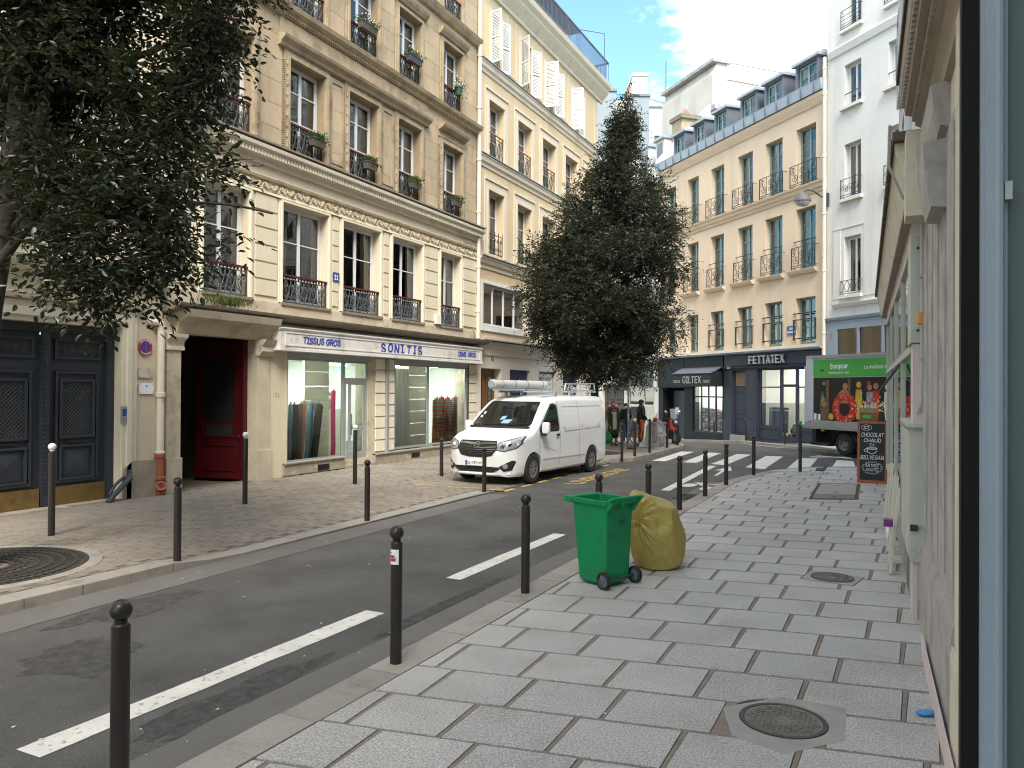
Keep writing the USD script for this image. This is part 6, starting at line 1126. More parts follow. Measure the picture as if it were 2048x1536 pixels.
strip(px(1170), px(1197), 25.2, 60.6, 'pale_render'); strip(px(1192), px(1229), 25.4, 60, 'shaded_render'); strip(px(1229), px(1264), 25.0, 60.8, 'pale_render'); strip(px(1256), px(1297), 25.1, 60.2, 'shaded_render'); strip(px(1297), px(1345), 24.5, 61, 'pale_render')
put('chimney_stack', MB().fbox(FB, px(1268), px(1299), 20, 27.2, -66, -61.5), 'white_wall', BB); put('stack_cap', MB().fbox(FB, px(1267), px(1300), 27.2, 27.45, -66.1, -61.4), 'pale_render', BB)
put('coping', MB().fbox(FB, px(1190), px(1231), 25.4, 25.6, -68, -59.9).fbox(FB, px(1254), px(1299), 25.1, 25.3, -68, -60.1).fbox(FB, px(1299), px(1346), 24.5, 24.65, -68, -60.9), 'zinc_dark', BB)
for u in (1196, 1204, 1213, 1258): put('chimney_pot', MB().lathe([(.2, 0), (.17, .9), (.1, .9)], FB.pt(px(u), 25.5 if u < 1250 else 25.2, -61), 8), 'terracotta', BB)
for z in (17.5, 18.6, 19.8, 21.0, 22.2): put('rung', MB().fbox(FB, px(1311), px(1321), z, z + .08, -61, -60.85), 'iron_grey', BB)
t = thing('antenna', 'thin television aerial standing before the distant white wall', 'antenna', FB.pt(px(1329) * .95, 15, -57)); b = MB().tube([FB.pt(px(1329) * .95, 14, -57), FB.pt(px(1329) * .95, 26.5, -57)], .03, 5); put('mast', b, 'iron_grey', t)
b = MB()
for z in (20.5, 23.3): b.tube([FB.pt(px(1329) * .95 - 1.2, z + .4, -57), FB.pt(px(1329) * .95 + .3, z, -57)], .02, 4)
for kk in range(8): b.tube([FB.pt(px(1329) * .95 - 1.2 + kk * .17, 23.3 + .35 - kk * .05, -56.8), FB.pt(px(1329) * .95 - 1.2 + kk * .17, 23.3 + .35 - kk * .05, -57.2)], .015, 4)
put('elements', b, 'iron_grey', t)
t = thing('antenna', 'rooftop aerial between the last two dormers', 'antenna', FC.pt(-2.2, 17, -3)); b = MB().tube([FC.pt(-1.2, 16.8, -3), FC.pt(-1.2, 18.6, -3)], .025, 5).tube([FC.pt(-2.9, 18.1, -3), FC.pt(-1.0, 18.45, -3)], .02, 4)
for kk in range(9): b.tube([FC.pt(-2.9 + kk * .2, 18.1 + kk * .037, -2.8), FC.pt(-2.9 + kk * .2, 18.1 + kk * .037, -3.2)], .015, 4)
put('mast', b, 'iron_grey', t)
# ---------------------------------------------------------------- right side of the street
RD = unit(np.array([-.030, 1.0, 0])); FRT = Fac((.52, 0, 0), -RD, np.array([-RD[1], RD[0], 0]))  # s runs towards the camera; d points into the street
def R(y): return -y
BR = thing('right_building', 'old plaster building along the right edge with a deep moulded eave', 'building', (1, 9, 0))
put('upper_storeys', MB().fbox(FRT, R(22.4), R(-22), 4.9, 17.5, -9, -.25).fbox(FRT, R(22.4), R(22.1), -.3, 4.9, -9, -.25).fbox(FRT, R(-.5), R(-22), -.3, 4.9, -9, -.25), 'opposite_wall', BR)
oh = [(R(y), z, R(y) + 1.1, z + 1.9) for y in (3, 6, 9, 12, 15, 18, 21) for z in (5.8, 9.2, 12.6)]
b = MB(); c = MB()
for q in oh: b.fbox(FRT, q[0], q[2], q[1], q[3], -.25, -.23); c.prism(FRT, sbox(q[0] - .1, q[1] - .1, q[2] + .1, q[3] + .1).difference(sbox(q[0], q[1], q[2], q[3])), -.25, -.15)
put('upper_window', b, 'gloss_black', BR); put('window_surround', c, 'white_frame', BR)
put('wall', MB().fbox(FRT, R(8.3), R(.5), -.3, 4.9, -.4, 0), 'aged_cream', BR)
# fluted pilaster and the cream pier nearest the camera
put('pier', MB().fbox(FRT, R(5.2), R(4.3), -.1, 4.6, 0, .045), 'aged_cream', BR); put('pier_base', MB().fbox(FRT, R(5.3), R(4.2), -.1, .66, 0.045, .06).fbox(FRT, R(5.28), R(4.2), .66, .7, .045, .055), 'aged_cream', BR)
fp_ = MB().fbox(FRT, R(8.2), R(5.3), .8, 4.0, 0, .012)
for k in range(5): fp_.mould(FRT, R(8.1 - k * .56), R(7.68 - k * .56), [(.012, .95), (.035, .98), (.035, 3.85), (.012, 3.9)])
put('fluted_pilaster', fp_, 'aged_stone', BR); put('pilaster_base', MB().fbox(FRT, R(8.3), R(5.4), -.1, .68, 0, .05).mould(FRT, R(8.28), R(5.42), [(0, .68), (.045, .68), (.035, .76), (.02, .8), (0, .8)]), 'aged_stone', BR)
put('skirting_slab', MB().fbox(FRT, R(7.4), R(4.4), -.01, .16, .076, .09), 'pink_render', BR)
put('bracket', MB().mould(FRT, R(6.5), R(5.9), [(0, 3.43), (.12, 3.45), (.15, 3.6), (.17, 3.8), (.17, 3.88), (0, 3.9)]), 'aged_stone', BR); put('capital', MB().mould(FRT, R(8.3), R(6.0), [(0, 4.0), (.06, 4.02), (.1, 4.15), (.12, 4.3), (0, 4.32)]), 'aged_stone', BR)
prof = [(0, 4.3), (.04, 4.32), (.05, 4.42), (.09, 4.5), (.13, 4.52), (.14, 4.6), (.21, 4.62), (.23, 4.72), (.25, 4.76), (.26, 4.9), (0, 4.95)]
put('cornice', MB().mould(FRT, R(7.6), R(1.0), prof), 'soffit', BR)
for k in range(52): y = 2.9 + k * .09; put('egg_moulding', MB().prism(FRT, affinity.translate(affinity.scale(Point(0, 0).buffer(.5, 2), .06, .07), R(y), 4.56), .12, .16), 'soffit', BR); put('dentil', MB().fbox(FRT, R(y) - .02, R(y) + .02, 4.66, 4.72, .2, .245), 'soffit', BR)
put('eave_edge', MB().fbox(FRT, R(7.62), R(1.0), 4.9, 4.98, .2, .28), 'eave_brown', BR)
# lower cafe front with sloping lead roof
CF = thing('cafe_front', 'low cafe front with folding glass panels and a sloping eave on the right', 'shop front', (0, 14, 0))
put('fascia', MB().add(FRT.pt(np.array([R(20.6), R(8.0), R(8.0), R(20.6)] * 2), np.array([4.02, 4.02, 4.02, 4.02, 4.5, 4.5, 4.5, 4.5]), np.array([.18, .18, -.3, -.3, .28, .28, -.3, -.3])), BOXF[:, ::-1] if np.dot(np.cross(FRT.e, -FRT.n), (0, 0, 1)) < 0 else BOXF), 'aged_cream', CF)
put('soffit', MB().fbox(FRT, R(20.6), R(8.0), 3.96, 4.02, -.3, .18), 'soffit', CF); put('roof_edge', MB().fbox(FRT, R(20.7), R(7.9), 4.5, 4.58, -.3, .3), 'eave_brown', CF)
b = MB()
for k in range(48): b.fbox(FRT, R(20.6) + k * .26, R(20.6) + k * .26 + .2, 4.47, 4.6, .29, .318)
put('tile_edge', b, 'eave_brown', CF)
put('end_block', MB().fbox(FRT, R(8.02), R(7.65), 3.75, 4.5, 0, .2), 'aged_cream', CF)
put('wall', MB().fbox(FRT, R(22.2), R(19.0), -.2, 5.0, -.4, .02), 'pink_render', CF); put('end_pier', MB().fbox(FRT, R(8.85), R(8.5), -.1, 2.67, -.06, .1), 'pink_render', CF)
put('sign_box', MB().fbox(FRT, R(9.1), R(8.48), 2.68, 3.72, -.06, .12), 'cabinet_beige', CF); b = MB()
for z in (2.8, 3.6): b.mesh(sph(FRT.pt(R(8.475), z, .06), .014, 1))
put('bolt', b, 'iron_grey', CF)
put('plinth', MB().fbox(FRT, R(19.0), R(8.85), -.1, .55, -.3, .08), 'aged_stone', CF)
fr = MB()
PY = (8.88, 11.4, 13.9, 16.4, 18.97)
for y in PY: fr.fbox(FRT, R(y) - .025, R(y) + .025, .55, 3.95, .03, .1)
for z0, z1 in ((2.6, 2.68), (3.66, 3.74), (.55, .62)): fr.fbox(FRT, R(18.97), R(8.88), z0, z1, .03, .104)
f = put('glazing_frame', fr, 'cabinet_beige', CF)
for y0, y1 in zip(PY[1:], PY[:-1]):
    sheet(FRT, R(y0 - .02), R(y1 + .02), .62, 2.6, .07, 'pane_glass', f); sheet(FRT, R(y0 - .02), R(y1 + .02), 2.68, 3.66, .07, 'pane_glass', f)
put('transom_wall', MB().fbox(FRT, R(19.0), R(8.85), 3.74, 4.0, -.3, .09), 'pink_render', CF)
room(FRT, CF, R(18.95), R(8.9), -.1, 3.95, -.02, -4.0, 'dark_room')
st_ = MB().tube([FRT.pt(R(11.4), 2.55, .12), FRT.pt(R(12.6), 2.2, .34), FRT.pt(R(13.9), 2.5, .12)], .02, 6); put('stay_arm', st_, 'iron_grey', CF)
t = thing('warm_lamp', 'small warm lamp glowing behind the cafe glass', 'lamp', FRT.pt(R(12), 3.1, -.3)); put('bulb', sph(FRT.pt(R(12), 3.15, -.25), .09, 2), 'warm_bulb', t); put('cord', MB().tube([FRT.pt(R(12), 3.2, -.25), FRT.pt(R(12), 3.9, -.25)], .008, 5), 'iron_black', t)
cab = thing('utility_cabinet', 'tall beige metal utility cabinet fixed to the right wall', 'cabinet', FRT.pt(R(9.3), .55, .1))
put('body', MB().fbox(FRT, R(10.2), R(8.46), .56, 1.86, -.06, .12), 'cabinet_beige', cab); put('lid', MB().fbox(FRT, R(10.24), R(8.4), 1.86, 1.9, -.06, .15), 'cabinet_beige', cab)
put('door_panel', MB().fbox(FRT, R(9.3), R(8.5), .6, 1.82, .12, .135).fbox(FRT, R(10.16), R(9.33), .6, 1.82, .12, .135), 'cabinet_beige', cab); put('end_panel', MB().fbox(FRT, R(8.459), R(8.45), .9, 1.82, -.045, .105).fbox(FRT, R(8.459), R(8.45), .6, .87, -.045, .105), 'cabinet_beige', cab)
put('latch', MB().fbox(FRT, R(8.46), R(8.42), .86, .92, .06, .125), 'iron_black', cab); put('leg', MB().fbox(FRT, R(8.62), R(8.48), -.02, .56, .0, .06), 'aged_stone', cab); put('leg', MB().fbox(FRT, R(10.1), R(9.5), -.02, .56, -.02, .08), 'aged_stone', cab); put('rust_edge', MB().fbox(FRT, R(8.46), R(8.445), .58, 1.84, -.075, -.06), 'gap_black', cab)  # last strip: thin near-black line down the back edge of the end panel
t = thing('wall_cable', 'grey cable running down the pilaster beside the cabinet', 'cable', FRT.pt(R(9.2), 1, 0)); put('cable', MB().tube(np.array([FRT.pt(R(7.6), 4.55, .33), FRT.pt(R(8.0), 4.3, .33), FRT.pt(R(8.25), 4.05, .2), FRT.pt(R(8.4), 3.9, .03), FRT.pt(R(8.4), 2.3, .03), FRT.pt(R(8.42), 2.1, .03), FRT.pt(R(8.5), 2.0, .06), FRT.pt(R(8.55), 1.92, .06)]), .014, 6), 'tube_grey', t)
put('clip', MB().fbox(FRT, R(8.44), R(8.36), 3.3, 3.33, 0, .05).fbox(FRT, R(8.44), R(8.36), 2.5, 2.53, 0, .05), 'alu', t); put('orange_tag', MB().fbox(FRT, R(8.45), R(8.35), 2.86, 2.96, .02, .06), 'amber', t)
pl_ = []
for i, (y, ln, ang) in enumerate(((10.5, 1.0, .1), (11.0, 1.1, .14), (11.9, 1.05, .1), (13.0, 1.1, .12), (14.3, 1.0, .1))):
    t = thing('leaning_plank', ['cream plank leaning nearest the cabinet', 'second cream plank leaning beyond the cabinet', 'third cream plank along the cafe wall', 'fourth cream plank along the cafe wall', 'furthest cream plank, towards the chalkboard'][i], 'plank', FRT.pt(R(y), 0, .2)); a = R(y)
    put('board', MB().add(FRT.pt(np.array([a, a + .12, a + .12, a] + [a - .35, a - .23, a - .23, a - .35]), np.array([.02] * 4 + [ln] * 4), np.array([.26, .26, .23, .23, .15, .15, .12, .12])), BOXF[:, ::-1] if np.dot(np.cross(FRT.e, -FRT.n), (0, 0, 1)) < 0 else BOXF), 'aged_cream', t)
t = thing('purple_lock', 'purple clasp on the planks beside the cabinet', 'lock', FRT.pt(R(10.3), .62, .28)); put('body', MB().fbox(FRT, R(10.4), R(10.25), .6, .68, .22, .32), 'purple', t); put('ring', MB().tube(FRT.pt(R(10.2) + .06 * np.cos(np.linspace(0, 6.28, 14)), .52 + .07 * np.sin(np.linspace(0, 6.28, 14)), np.full(14, .28)), .016, 6), 'sign_white', t)
# window frame right beside the camera
WF = thing('window_frame', 'pale blue painted window frame close to the camera at the right edge', 'window frame', (.12, 1.2, 0))
Yf, X0 = 1.0, [0.0692, 0.0869, 0.0912, 0.1058, 0.1099, 0.1544]
put('dark_gap', MB().box(X0[0], X0[1], Yf + .03, Yf + .06, .2, 4.6), 'gap_black', WF)
put('stile', MB().box(X0[1] + .0005, X0[2], Yf + .012, Yf + .05, .2, 4.6).box(X0[2], X0[3], Yf, Yf + .05, .2, 4.6).box(X0[3], X0[4], Yf + .008, Yf + .05, .2, 4.6), 'frame_pale_blue', WF)
put('bead', MB().tube([(X0[2] + .012, Yf + .001, .2), (X0[2] + .012, Yf + .001, 4.6)], .005, 8).box(X0[4] + .0002, X0[4] + .003, Yf + .014, Yf + .05, .2, 4.6), 'frame_pale_blue', WF)
put('sash', MB().box(X0[4] + .0035, X0[5] + .3, Yf + .03, Yf + .05, .2, 4.6), 'frame_sage', WF)
put('hinge', MB().box(X0[4] - .001, X0[4] + .006, Yf + .0, Yf + .012, 2.412, 2.432), 'alu', WF)
# ---------------------------------------------------------------- trees
def crown(blobs, n_twig, seed, ln, wd, per=8, droop=-.25, gap=.42, gs=.9, twl=.45):
    rr = np.random.default_rng(seed); vol = np.array([b[1] ** 2.2 for b in blobs]); cnt = rr.multinomial(n_twig, vol / vol.sum()); C0, R_ = [], []
    P, D = [], []
    for (c, r), k in zip(blobs, cnt):
        u = unit(rr.normal(size=(k, 3))); rad = r * rr.uniform(.15, 1.0, (k, 1)) ** .55; p = np.array(c) + u * rad * [1, 1, .95]; P.append(p); D.append(u)
    P = np.vstack(P); D = np.vstack(D); keep = meshkit.fbm(P * gs, 3, seed) > gap; P, D = P[keep], D[keep]
    dirs = unit(D * .8 + rr.normal(0, .55, P.shape) + [0, 0, droop]); n = len(P)
    t = np.linspace(0, 1, per)[None, :, None]; pts = P[:, None] + dirs[:, None] * t * twl * rr.uniform(.5, 1.2, (n, 1, 1)) + np.array([0, 0, -.12]) * t ** 2
    side = unit(np.cross(dirs, [0, 0, 1.0]) + rr.normal(0, .2, dirs.shape)); sg = np.where(np.arange(per) % 2, 1, -1)[None, :, None]
    ax = unit(dirs[:, None] * .7 + side[:, None] * sg * .9 + rr.normal(0, .3, (n, per, 3)) + [0, 0, -.15]).reshape(-1, 3); pts = pts.reshape(-1, 3); m = len(pts)
    nr = unit(rr.normal(0, .55, (m, 3)) + [0, 0, 1.0]); s = rr.uniform(.7, 1.25, m)
    return leaf_mesh(pts, ax, nr, ln * s, wd * s), (P, dirs)
def limb(b, pts, r0, r1, n=8, wob=.03, seed=0):
    pts = np.array(pts, float); k = max(len(pts) * 4, 8); s = np.r_[0, np.cumsum(np.linalg.norm(np.diff(pts, axis=0), axis=1))]; t = np.linspace(0, s[-1], k); p = np.stack([np.interp(t, s, pts[:, j]) for j in range(3)], 1)
    for _ in range(2): p[1:-1] = (p[:-2] + 2 * p[1:-1] + p[2:]) / 4
    p += wob * (np.stack([meshkit.noise(np.c_[t * 1.3, np.full(k, seed + j * 7.7), np.zeros(k)]) for j in range(3)], 1) - .5); b.tube(p, np.linspace(r0, r1, k), n)
nb = [((-9.18, 6.03, 6.58), 1.15), ((-8.4, 6.5, 6.51), 1.0), ((-7.6, 6.6, 6.75), 0.5), ((-8.75, 6.13, 5.35), 1.1), ((-7.9, 6.36, 5.45), 0.6), ((-7.05, 6.43, 5.95), 0.24), ((-6.8, 6.4, 6.1), .14), ((-6.95, 6.5, 6.5), .3), ((-6.7, 6.5, 6.9), .3), ((-8.75, 5.94, 4.6), 0.6), ((-7.75, 6.11, 4.6), 0.6), ((-6.95, 6.24, 4.6), 0.36), ((-6.5, 6.41, 4.25), 0.2), ((-6.25, 6.36, 4.2), .1), ((-7.75, 5.80, 3.85), 0.62), ((-7.15, 6.09, 4.05), 0.45), ((-6.65, 6.34, 4.0), 0.2), ((-7.3, 5.70, 3.35), 0.28), ((-7.7, 5.6, 3.3), .25), ((-8.1, 5.56, 3.6), 0.38), ((-8.5, 5.75, 4.0), .3), ((-8.0, 5.44, 3.15), 0.14), ((-7.97, 5.45, 3.35), .12), ((-7.15, 5.86, 3.55), 0.22), ((-9.7, 6.07, 5.5), 0.4), ((-10.18, 6.09, 6.55), 0.95), ((-8.74, 6.23, 8.17), 1.50), ((-7.3, 6.47, 7.7), 0.85), ((-11.22, 5.58, 6.54), 1.5), ((-10.94, 5.70, 8.80), 1.40)]
T1 = thing('near_tree', 'large dark evergreen street tree filling the upper left corner', 'tree', (-10.0, 5.6, 0))
b = MB(); limb(b, [(-10.02, 5.58, -.1), (-9.99, 5.6, 1.5), (-9.93, 5.62, 3.0), (-9.76, 5.68, 3.95), (-9.6, 5.75, 5.0), (-9.45, 5.8, 6.4), (-9.4, 5.85, 8.5)], .2, .09, 12); put('trunk', b, 'bark', T1, smooth=True)
b = MB()
for i, (pts, r) in enumerate((([(-9.72, 5.7, 4.1), (-9.3, 5.9, 5.3), (-9.0, 6.0, 6.6), (-8.8, 6.1, 8.3)], .1), ([(-9.9, 5.63, 3.5), (-9.5, 5.62, 3.85), (-9.0, 5.7, 4.35), (-8.3, 5.9, 4.9)], .075), ([(-9.75, 5.7, 4.0), (-9.4, 5.8, 4.35), (-8.9, 5.9, 4.6)], .04), ([(-9.5, 5.8, 5.6), (-8.9, 6.2, 6.0), (-8.0, 6.5, 6.3), (-7.2, 6.7, 6.6)], .06), ([(-8.8, 5.8, 4.5), (-8.1, 5.9, 4.4), (-7.4, 6.1, 4.3), (-6.6, 6.3, 4.25), (-6.05, 6.35, 4.1)], .035), ([(-9.0, 6.0, 6.0), (-8.2, 6.3, 5.7), (-7.3, 6.4, 5.7), (-6.8, 6.4, 5.8)], .04), ([(-8.6, 5.8, 4.4), (-8.1, 5.8, 3.9), (-7.6, 5.75, 3.6), (-7.2, 5.7, 3.3)], .028), ([(-9.9, 5.7, 4.4), (-10.6, 5.8, 5.4), (-11.2, 5.8, 6.6)], .09), ([(-9.6, 5.75, 5.2), (-10.0, 6.2, 6.2), (-10.3, 6.4, 7.4)], .07))): limb(b, pts, r, r * .3, 7, .06, i)
put('limbs', b, 'bark', T1, smooth=True)
(lv, lf_), (P1, D1) = crown(nb, 12500, 5, .096, .046, per=8, gap=.455, gs=1.4, twl=.45)
nl = len(lv) // 6; q4 = lv.reshape(-1, 6, 3); cen = q4.mean(1); dd = np.linalg.norm(cen - EYE, axis=1); dep = (cen - EYE) @ FW; uu = 1024 + 1550 * ((cen - EYE) @ RT) / dep; vv = 768 - 1550 * ((cen - EYE) @ UP) / dep
score = np.where((uu > 0) & (vv > 0) & (uu < 700), dd, 99); pick = np.argsort(score)[:300]; mask = np.ones(nl, bool); mask[pick] = False
k = np.arange(mask.sum())[:, None] * 6; put('crown', (q4[mask].reshape(-1, 3), np.concatenate([k + [0, 1, 2], k + [0, 2, 3], k + [0, 3, 4], k + [0, 4, 5]])), 'oak_leaf', T1, kind='stuff')
for i in pick: put('leaf', (q4[i], [[0, 1, 2], [0, 2, 3], [0, 3, 4], [0, 4, 5]]), 'oak_leaf', T1)
tw = MB(); sel = np.random.default_rng(2).choice(len(P1), 1500, replace=False)
for i in sel: tw.tube([P1[i] - D1[i] * .12, P1[i] + D1[i] * .18, P1[i] + D1[i] * .38 + [0, 0, -.05]], [.007, .005, .003], 3, caps=False)
put('twigs', tw, 'bark', T1)

T2 = thing('tall_tree', 'tall conical holm oak standing behind the white van', 'tree', (-9.47, 25.9, 0)); k2 = 27.4 / 1550
outline = [(185, 1240, 1256), (215, 1228, 1268), (250, 1212, 1275), (290, 1205, 1272), (325, 1185, 1280), (350, 1168, 1300), (368, 1130, 1332), (400, 1120, 1345), (440, 1108, 1372), (470, 1090, 1378), (500, 1058, 1372), (540, 1052, 1366), (580, 1030, 1368), (620, 1022, 1370), (660, 1048, 1368), (700, 1068, 1345), (735, 1095, 1335), (757, 1150, 1262)]
rr = np.random.default_rng(17); ol = np.array(outline, float); RB = np.array([FW[0], FW[1], 0]) / np.hypot(FW[0], FW[1]); base2 = np.array([-9.47, 25.9, 0])
def t2pt(u, v, w): return base2 + R0 * (u - 1190) * k2 + RB * w + np.array([0, 0, 2.2 + (784 - v) * k2])
blobs = []
for i in range(300):
    v = rr.uniform(200, 745); l, r = np.interp(v, ol[:, 0], ol[:, 1]), np.interp(v, ol[:, 0], ol[:, 2]); c = (l + r) / 2; hw = (r - l) / 2 * 1.1; a = rr.uniform(0, 2 * PI); q = math.sqrt(rr.uniform(.08, 1)) ; rad = min(hw * rr.uniform(.14, .3), 40)
    blobs.append((t2pt(c + (hw - rad * .9) * q * math.cos(a) * rr.uniform(.8, 1.08), v, (hw - rad * .9) * k2 * q * math.sin(a) * .9), rad * k2))
for v in range(186, 340, 7): l, r = np.interp(v, ol[:, 0], ol[:, 1]), np.interp(v, ol[:, 0], ol[:, 2]); blobs.append((t2pt((l + r) / 2, v, 0), (r - l) / 2 * k2 * .8))
(lv, lf_), (P2, D2) = crown(blobs, 27000, 23, .095, .048, per=9, droop=.0, gap=.425, gs=1.15, twl=.5)
put('crown', (lv, lf_), 'ilex_leaf', T2, kind='stuff')
b = MB(); limb(b, [(-9.47, 25.9, -.1), t2pt(1189, 800, 0), t2pt(1188, 700, 0), t2pt(1200, 560, .1), t2pt(1218, 420, 0), t2pt(1238, 290, 0), t2pt(1244, 225, 0)], .17, .012, 10); put('trunk', b, 'bark', T2, smooth=True)
b = MB()
for i in range(34):
    v = rr.uniform(260, 720); l, r = np.interp(v - 40, ol[:, 0], ol[:, 1]), np.interp(v - 40, ol[:, 0], ol[:, 2]); c = np.interp(v, [200, 280, 420, 560, 700], [1246, 1238, 1218, 1200, 1188]); a = rr.uniform(0, 2 * PI); e = (l + r) / 2 + math.cos(a) * (r - l) * .4; w = math.sin(a) * (r - l) * .4 * k2
    limb(b, [t2pt(c, v, 0), t2pt((c + e) / 2, v - 30, w / 2), t2pt(e, v - rr.uniform(30, 70), w)], .045, .008, 5, .05, i)
put('limbs', b, 'bark', T2, smooth=True)
put('tree_pit', flatbox(Point(-9.47, 25.7).buffer(.95), -.02, .006), 'soil', T2)
# ---------------------------------------------------------------- vehicles
def poly_fill(poly, step):
    g = poly.buffer(0); x0, y0, x1, y1 = g.bounds; pts = []
    rings = [g.exterior] + list(g.interiors)
    for r in rings: n = max(8, int(r.length / step)); pts += [r.interpolate(i / n, normalized=True).coords[0] for i in range(n)]
    for x in np.arange(x0 + step / 2, x1, step):
        for y in np.arange(y0 + step / 2, y1, step):
            if g.buffer(-step * .35).contains(Point(x, y)): pts.append((x, y))
    pts = np.array(pts); t = Delaunay(pts).simplices; c = pts[t].mean(1); ok = [g.contains(Point(*q)) for q in c]; return pts, t[np.array(ok)]
class Body:
    """closed body surface; patches are thrown on it along an axis"""
    def __init__(s, v, f): s.t = v[f]; s.a = s.t[:, 0]; s.e1 = s.t[:, 1] - s.a; s.e2 = s.t[:, 2] - s.a
    def hit(s, o, d):
        h = np.cross(d, s.e2); det = (s.e1 * h).sum(1); ok = np.abs(det) > 1e-9; inv = np.where(ok, 1 / np.where(ok, det, 1), 0); q = o - s.a; u = (q * h).sum(1) * inv; w = np.cross(q, s.e1); v = (w * d).sum(1) * inv; t = (w * s.e2).sum(1) * inv
        m = ok & (u >= -1e-6) & (v >= -1e-6) & (u + v <= 1 + 1e-6) & (t > 1e-4); return t[m].min() if m.any() else None
    def patch(s, poly, axis, off, step=.05, start=4.0):
        pts, f = poly_fill(poly, step); out = []; d = np.array(axis, float)
        for p in pts:
            o = (np.array([0, p[0], p[1]]) if abs(d[0]) > .5 else np.array([p[0], 0, p[1]])) - d * start
            for jit in (0, .004, -.004, .01, -.01, .02, -.02):
                t = s.hit(o + np.array([0, jit, 0]) * (abs(d[0]) > .5) + np.array([jit, 0, jit]) * (abs(d[1]) > .5), d)
                if t is not None: break
            out.append(o + d * ((t if t is not None else start) - off))
        return np.array(out), f
def van_body():
    # stations along y (0 = nose): half width, top height, belt height, roof half width
    ys = [0.0, .04, .12, .25, .45, .7, .9, 1.0, 1.25, 1.55, 1.8, 2.0, 2.3, 2.8, 3.5, 4.2, 4.8, 4.95, 5.02]
    hw = [.52, .66, .80, .90, .955, .97, .975, .975, .975, .975, .975, .975, .975, .975, .975, .97, .96, .945, .90]
    zt = [.74, .86, .98, 1.04, 1.10, 1.16, 1.205, 1.27, 1.47, 1.70, 1.865, 1.92, 1.955, 1.965, 1.965, 1.96, 1.95, 1.93, 1.86]
    zb = [.3, .24, .2, .2, .2, .2, .22, .22, .22, .22, .22, .22, .22, .22, .22, .22, .24, .28, .32]
    yy = np.concatenate([np.linspace(0, .3, 14)[:-1], np.linspace(.3, 2.2, 40)[:-1], np.linspace(2.2, 4.8, 24)[:-1], np.linspace(4.8, 5.02, 8)])
    f = lambda a: np.interp(yy, ys, a)
    def sm(a):
        a = a.copy()
        for _ in range(3): a[1:-1] = (a[:-2] + 2 * a[1:-1] + a[2:]) / 4
        return a
    HW, ZT, ZB = sm(f(hw)), sm(f(zt)), sm(f(zb)); K = 26; rows = []
    for y, w, t, b_ in zip(yy, HW, ZT, ZB):
        zs = []; r = min(.16, (t - b_) * .3); belt = 1.12
        side = []
        for q in np.linspace(0, 1, 14):
            z = b_ + .05 + q * (t - r - b_ - .05); inset = .0
            if z < .5: inset += .035 * ((.5 - z) / .3) ** 1.5 if z > 0 else 0
            if z > belt: inset += .13 * ((z - belt) / .8) ** 1.35
            side.append((w - inset, z))
        xe, ze = side[-1]; arc = [(xe - r * 1.25 * (1 - math.cos(a)), ze + r * math.sin(a)) for a in np.linspace(.25, PI / 2, 6)]
        top = [(arc[-1][0] * (1 - q), arc[-1][1] + .02 * (1 - (1 - q) ** 2)) for q in np.linspace(.25, 1, 5)]
        half = [(0, b_), (w * .93, b_)] + side + arc + top
        rows.append(half)
    H = np.array(rows); n, k, _ = H.shape; full = np.concatenate([np.stack([H[:, :, 0], np.repeat(yy[:, None], k, 1), H[:, :, 1]], -1), np.stack([-H[:, ::-1, 0], np.repeat(yy[:, None], k, 1), H[:, ::-1, 1]], -1)[:, 1:-1]], 1)
    m = full.shape[1]; v = full.reshape(-1, 3); i = (np.arange(n - 1)[:, None] * m + np.arange(m)[None]); j = (np.arange(n - 1)[:, None] * m + (np.arange(m)[None] + 1) % m)
    fs = np.concatenate([np.stack([i, j, j + m], -1).reshape(-1, 3), np.stack([i, j + m, i + m], -1).reshape(-1, 3)])
    for o, sg in ((0, 1), ((n - 1) * m, -1)):
        c = len(v); v = np.vstack([v, v[o:o + m].mean(0)]); idx = np.arange(m); fs = np.vstack([fs, np.stack([np.full(m, c), o + (idx + 1) % m, o + idx], -1)[:, ::sg]])
    return v, fs
VM = (-9.085, 16.5, -.115, math.radians(-5.0))   # van nose, on the bay
def vt(p):
    p = np.asarray(p, float) * [1.06, 1.08, 1.1]; c, s = math.cos(VM[3]), math.sin(VM[3]); return np.stack([VM[0] + p[..., 0] * c - p[..., 1] * s, VM[1] + p[..., 0] * s + p[..., 1] * c, VM[2] + p[..., 2]], -1)
VAN = thing('white_van', 'white delivery van with a roof rack, parked in the loading bay', 'van', vt((0, 2.5, 0)))
bv, bf = van_body(); mm = manifold3d.Manifold(manifold3d.Mesh(np.asarray(bv, np.float32), np.asarray(bf, np.uint32)))
if mm.volume() < 0 or mm.status() != manifold3d.Error.NoError: mm = manifold3d.Manifold(manifold3d.Mesh(np.asarray(bv, np.float32), np.asarray(bf[:, ::-1], np.uint32)))
WY = (.93, 4.03)
for y in WY:
    for sx in (-1, 1): mm = mm - manifold3d.Manifold.cylinder(.34, .385, .385, 40).rotate([0, 90, 0]).translate([sx * .98 - .17, y, .33])
def vput(name, m, ma, par=None, smooth=False, label=None): v, f = arr(m); return put(name, (vt(v), f), ma, par or VAN, smooth, label=label)
body = vput('body', mm, 'van_white', smooth=32); S = Body(bv, bf)
def side(poly, off, step=.05, sx=1): return S.patch(poly, (-sx, 0, 0), off, step)
def front(poly, off, step=.05): return S.patch(poly, (0, 1, 0), off, step)
def rnd(g, r): return g.buffer(-r).buffer(r)
ws = Polygon([(-.84, 1.275), (.84, 1.275), (.70, 1.83), (-.70, 1.83)]); g = vput('windscreen', front(rnd(ws, .06), .006, .045), 'gloss_black', smooth=True)
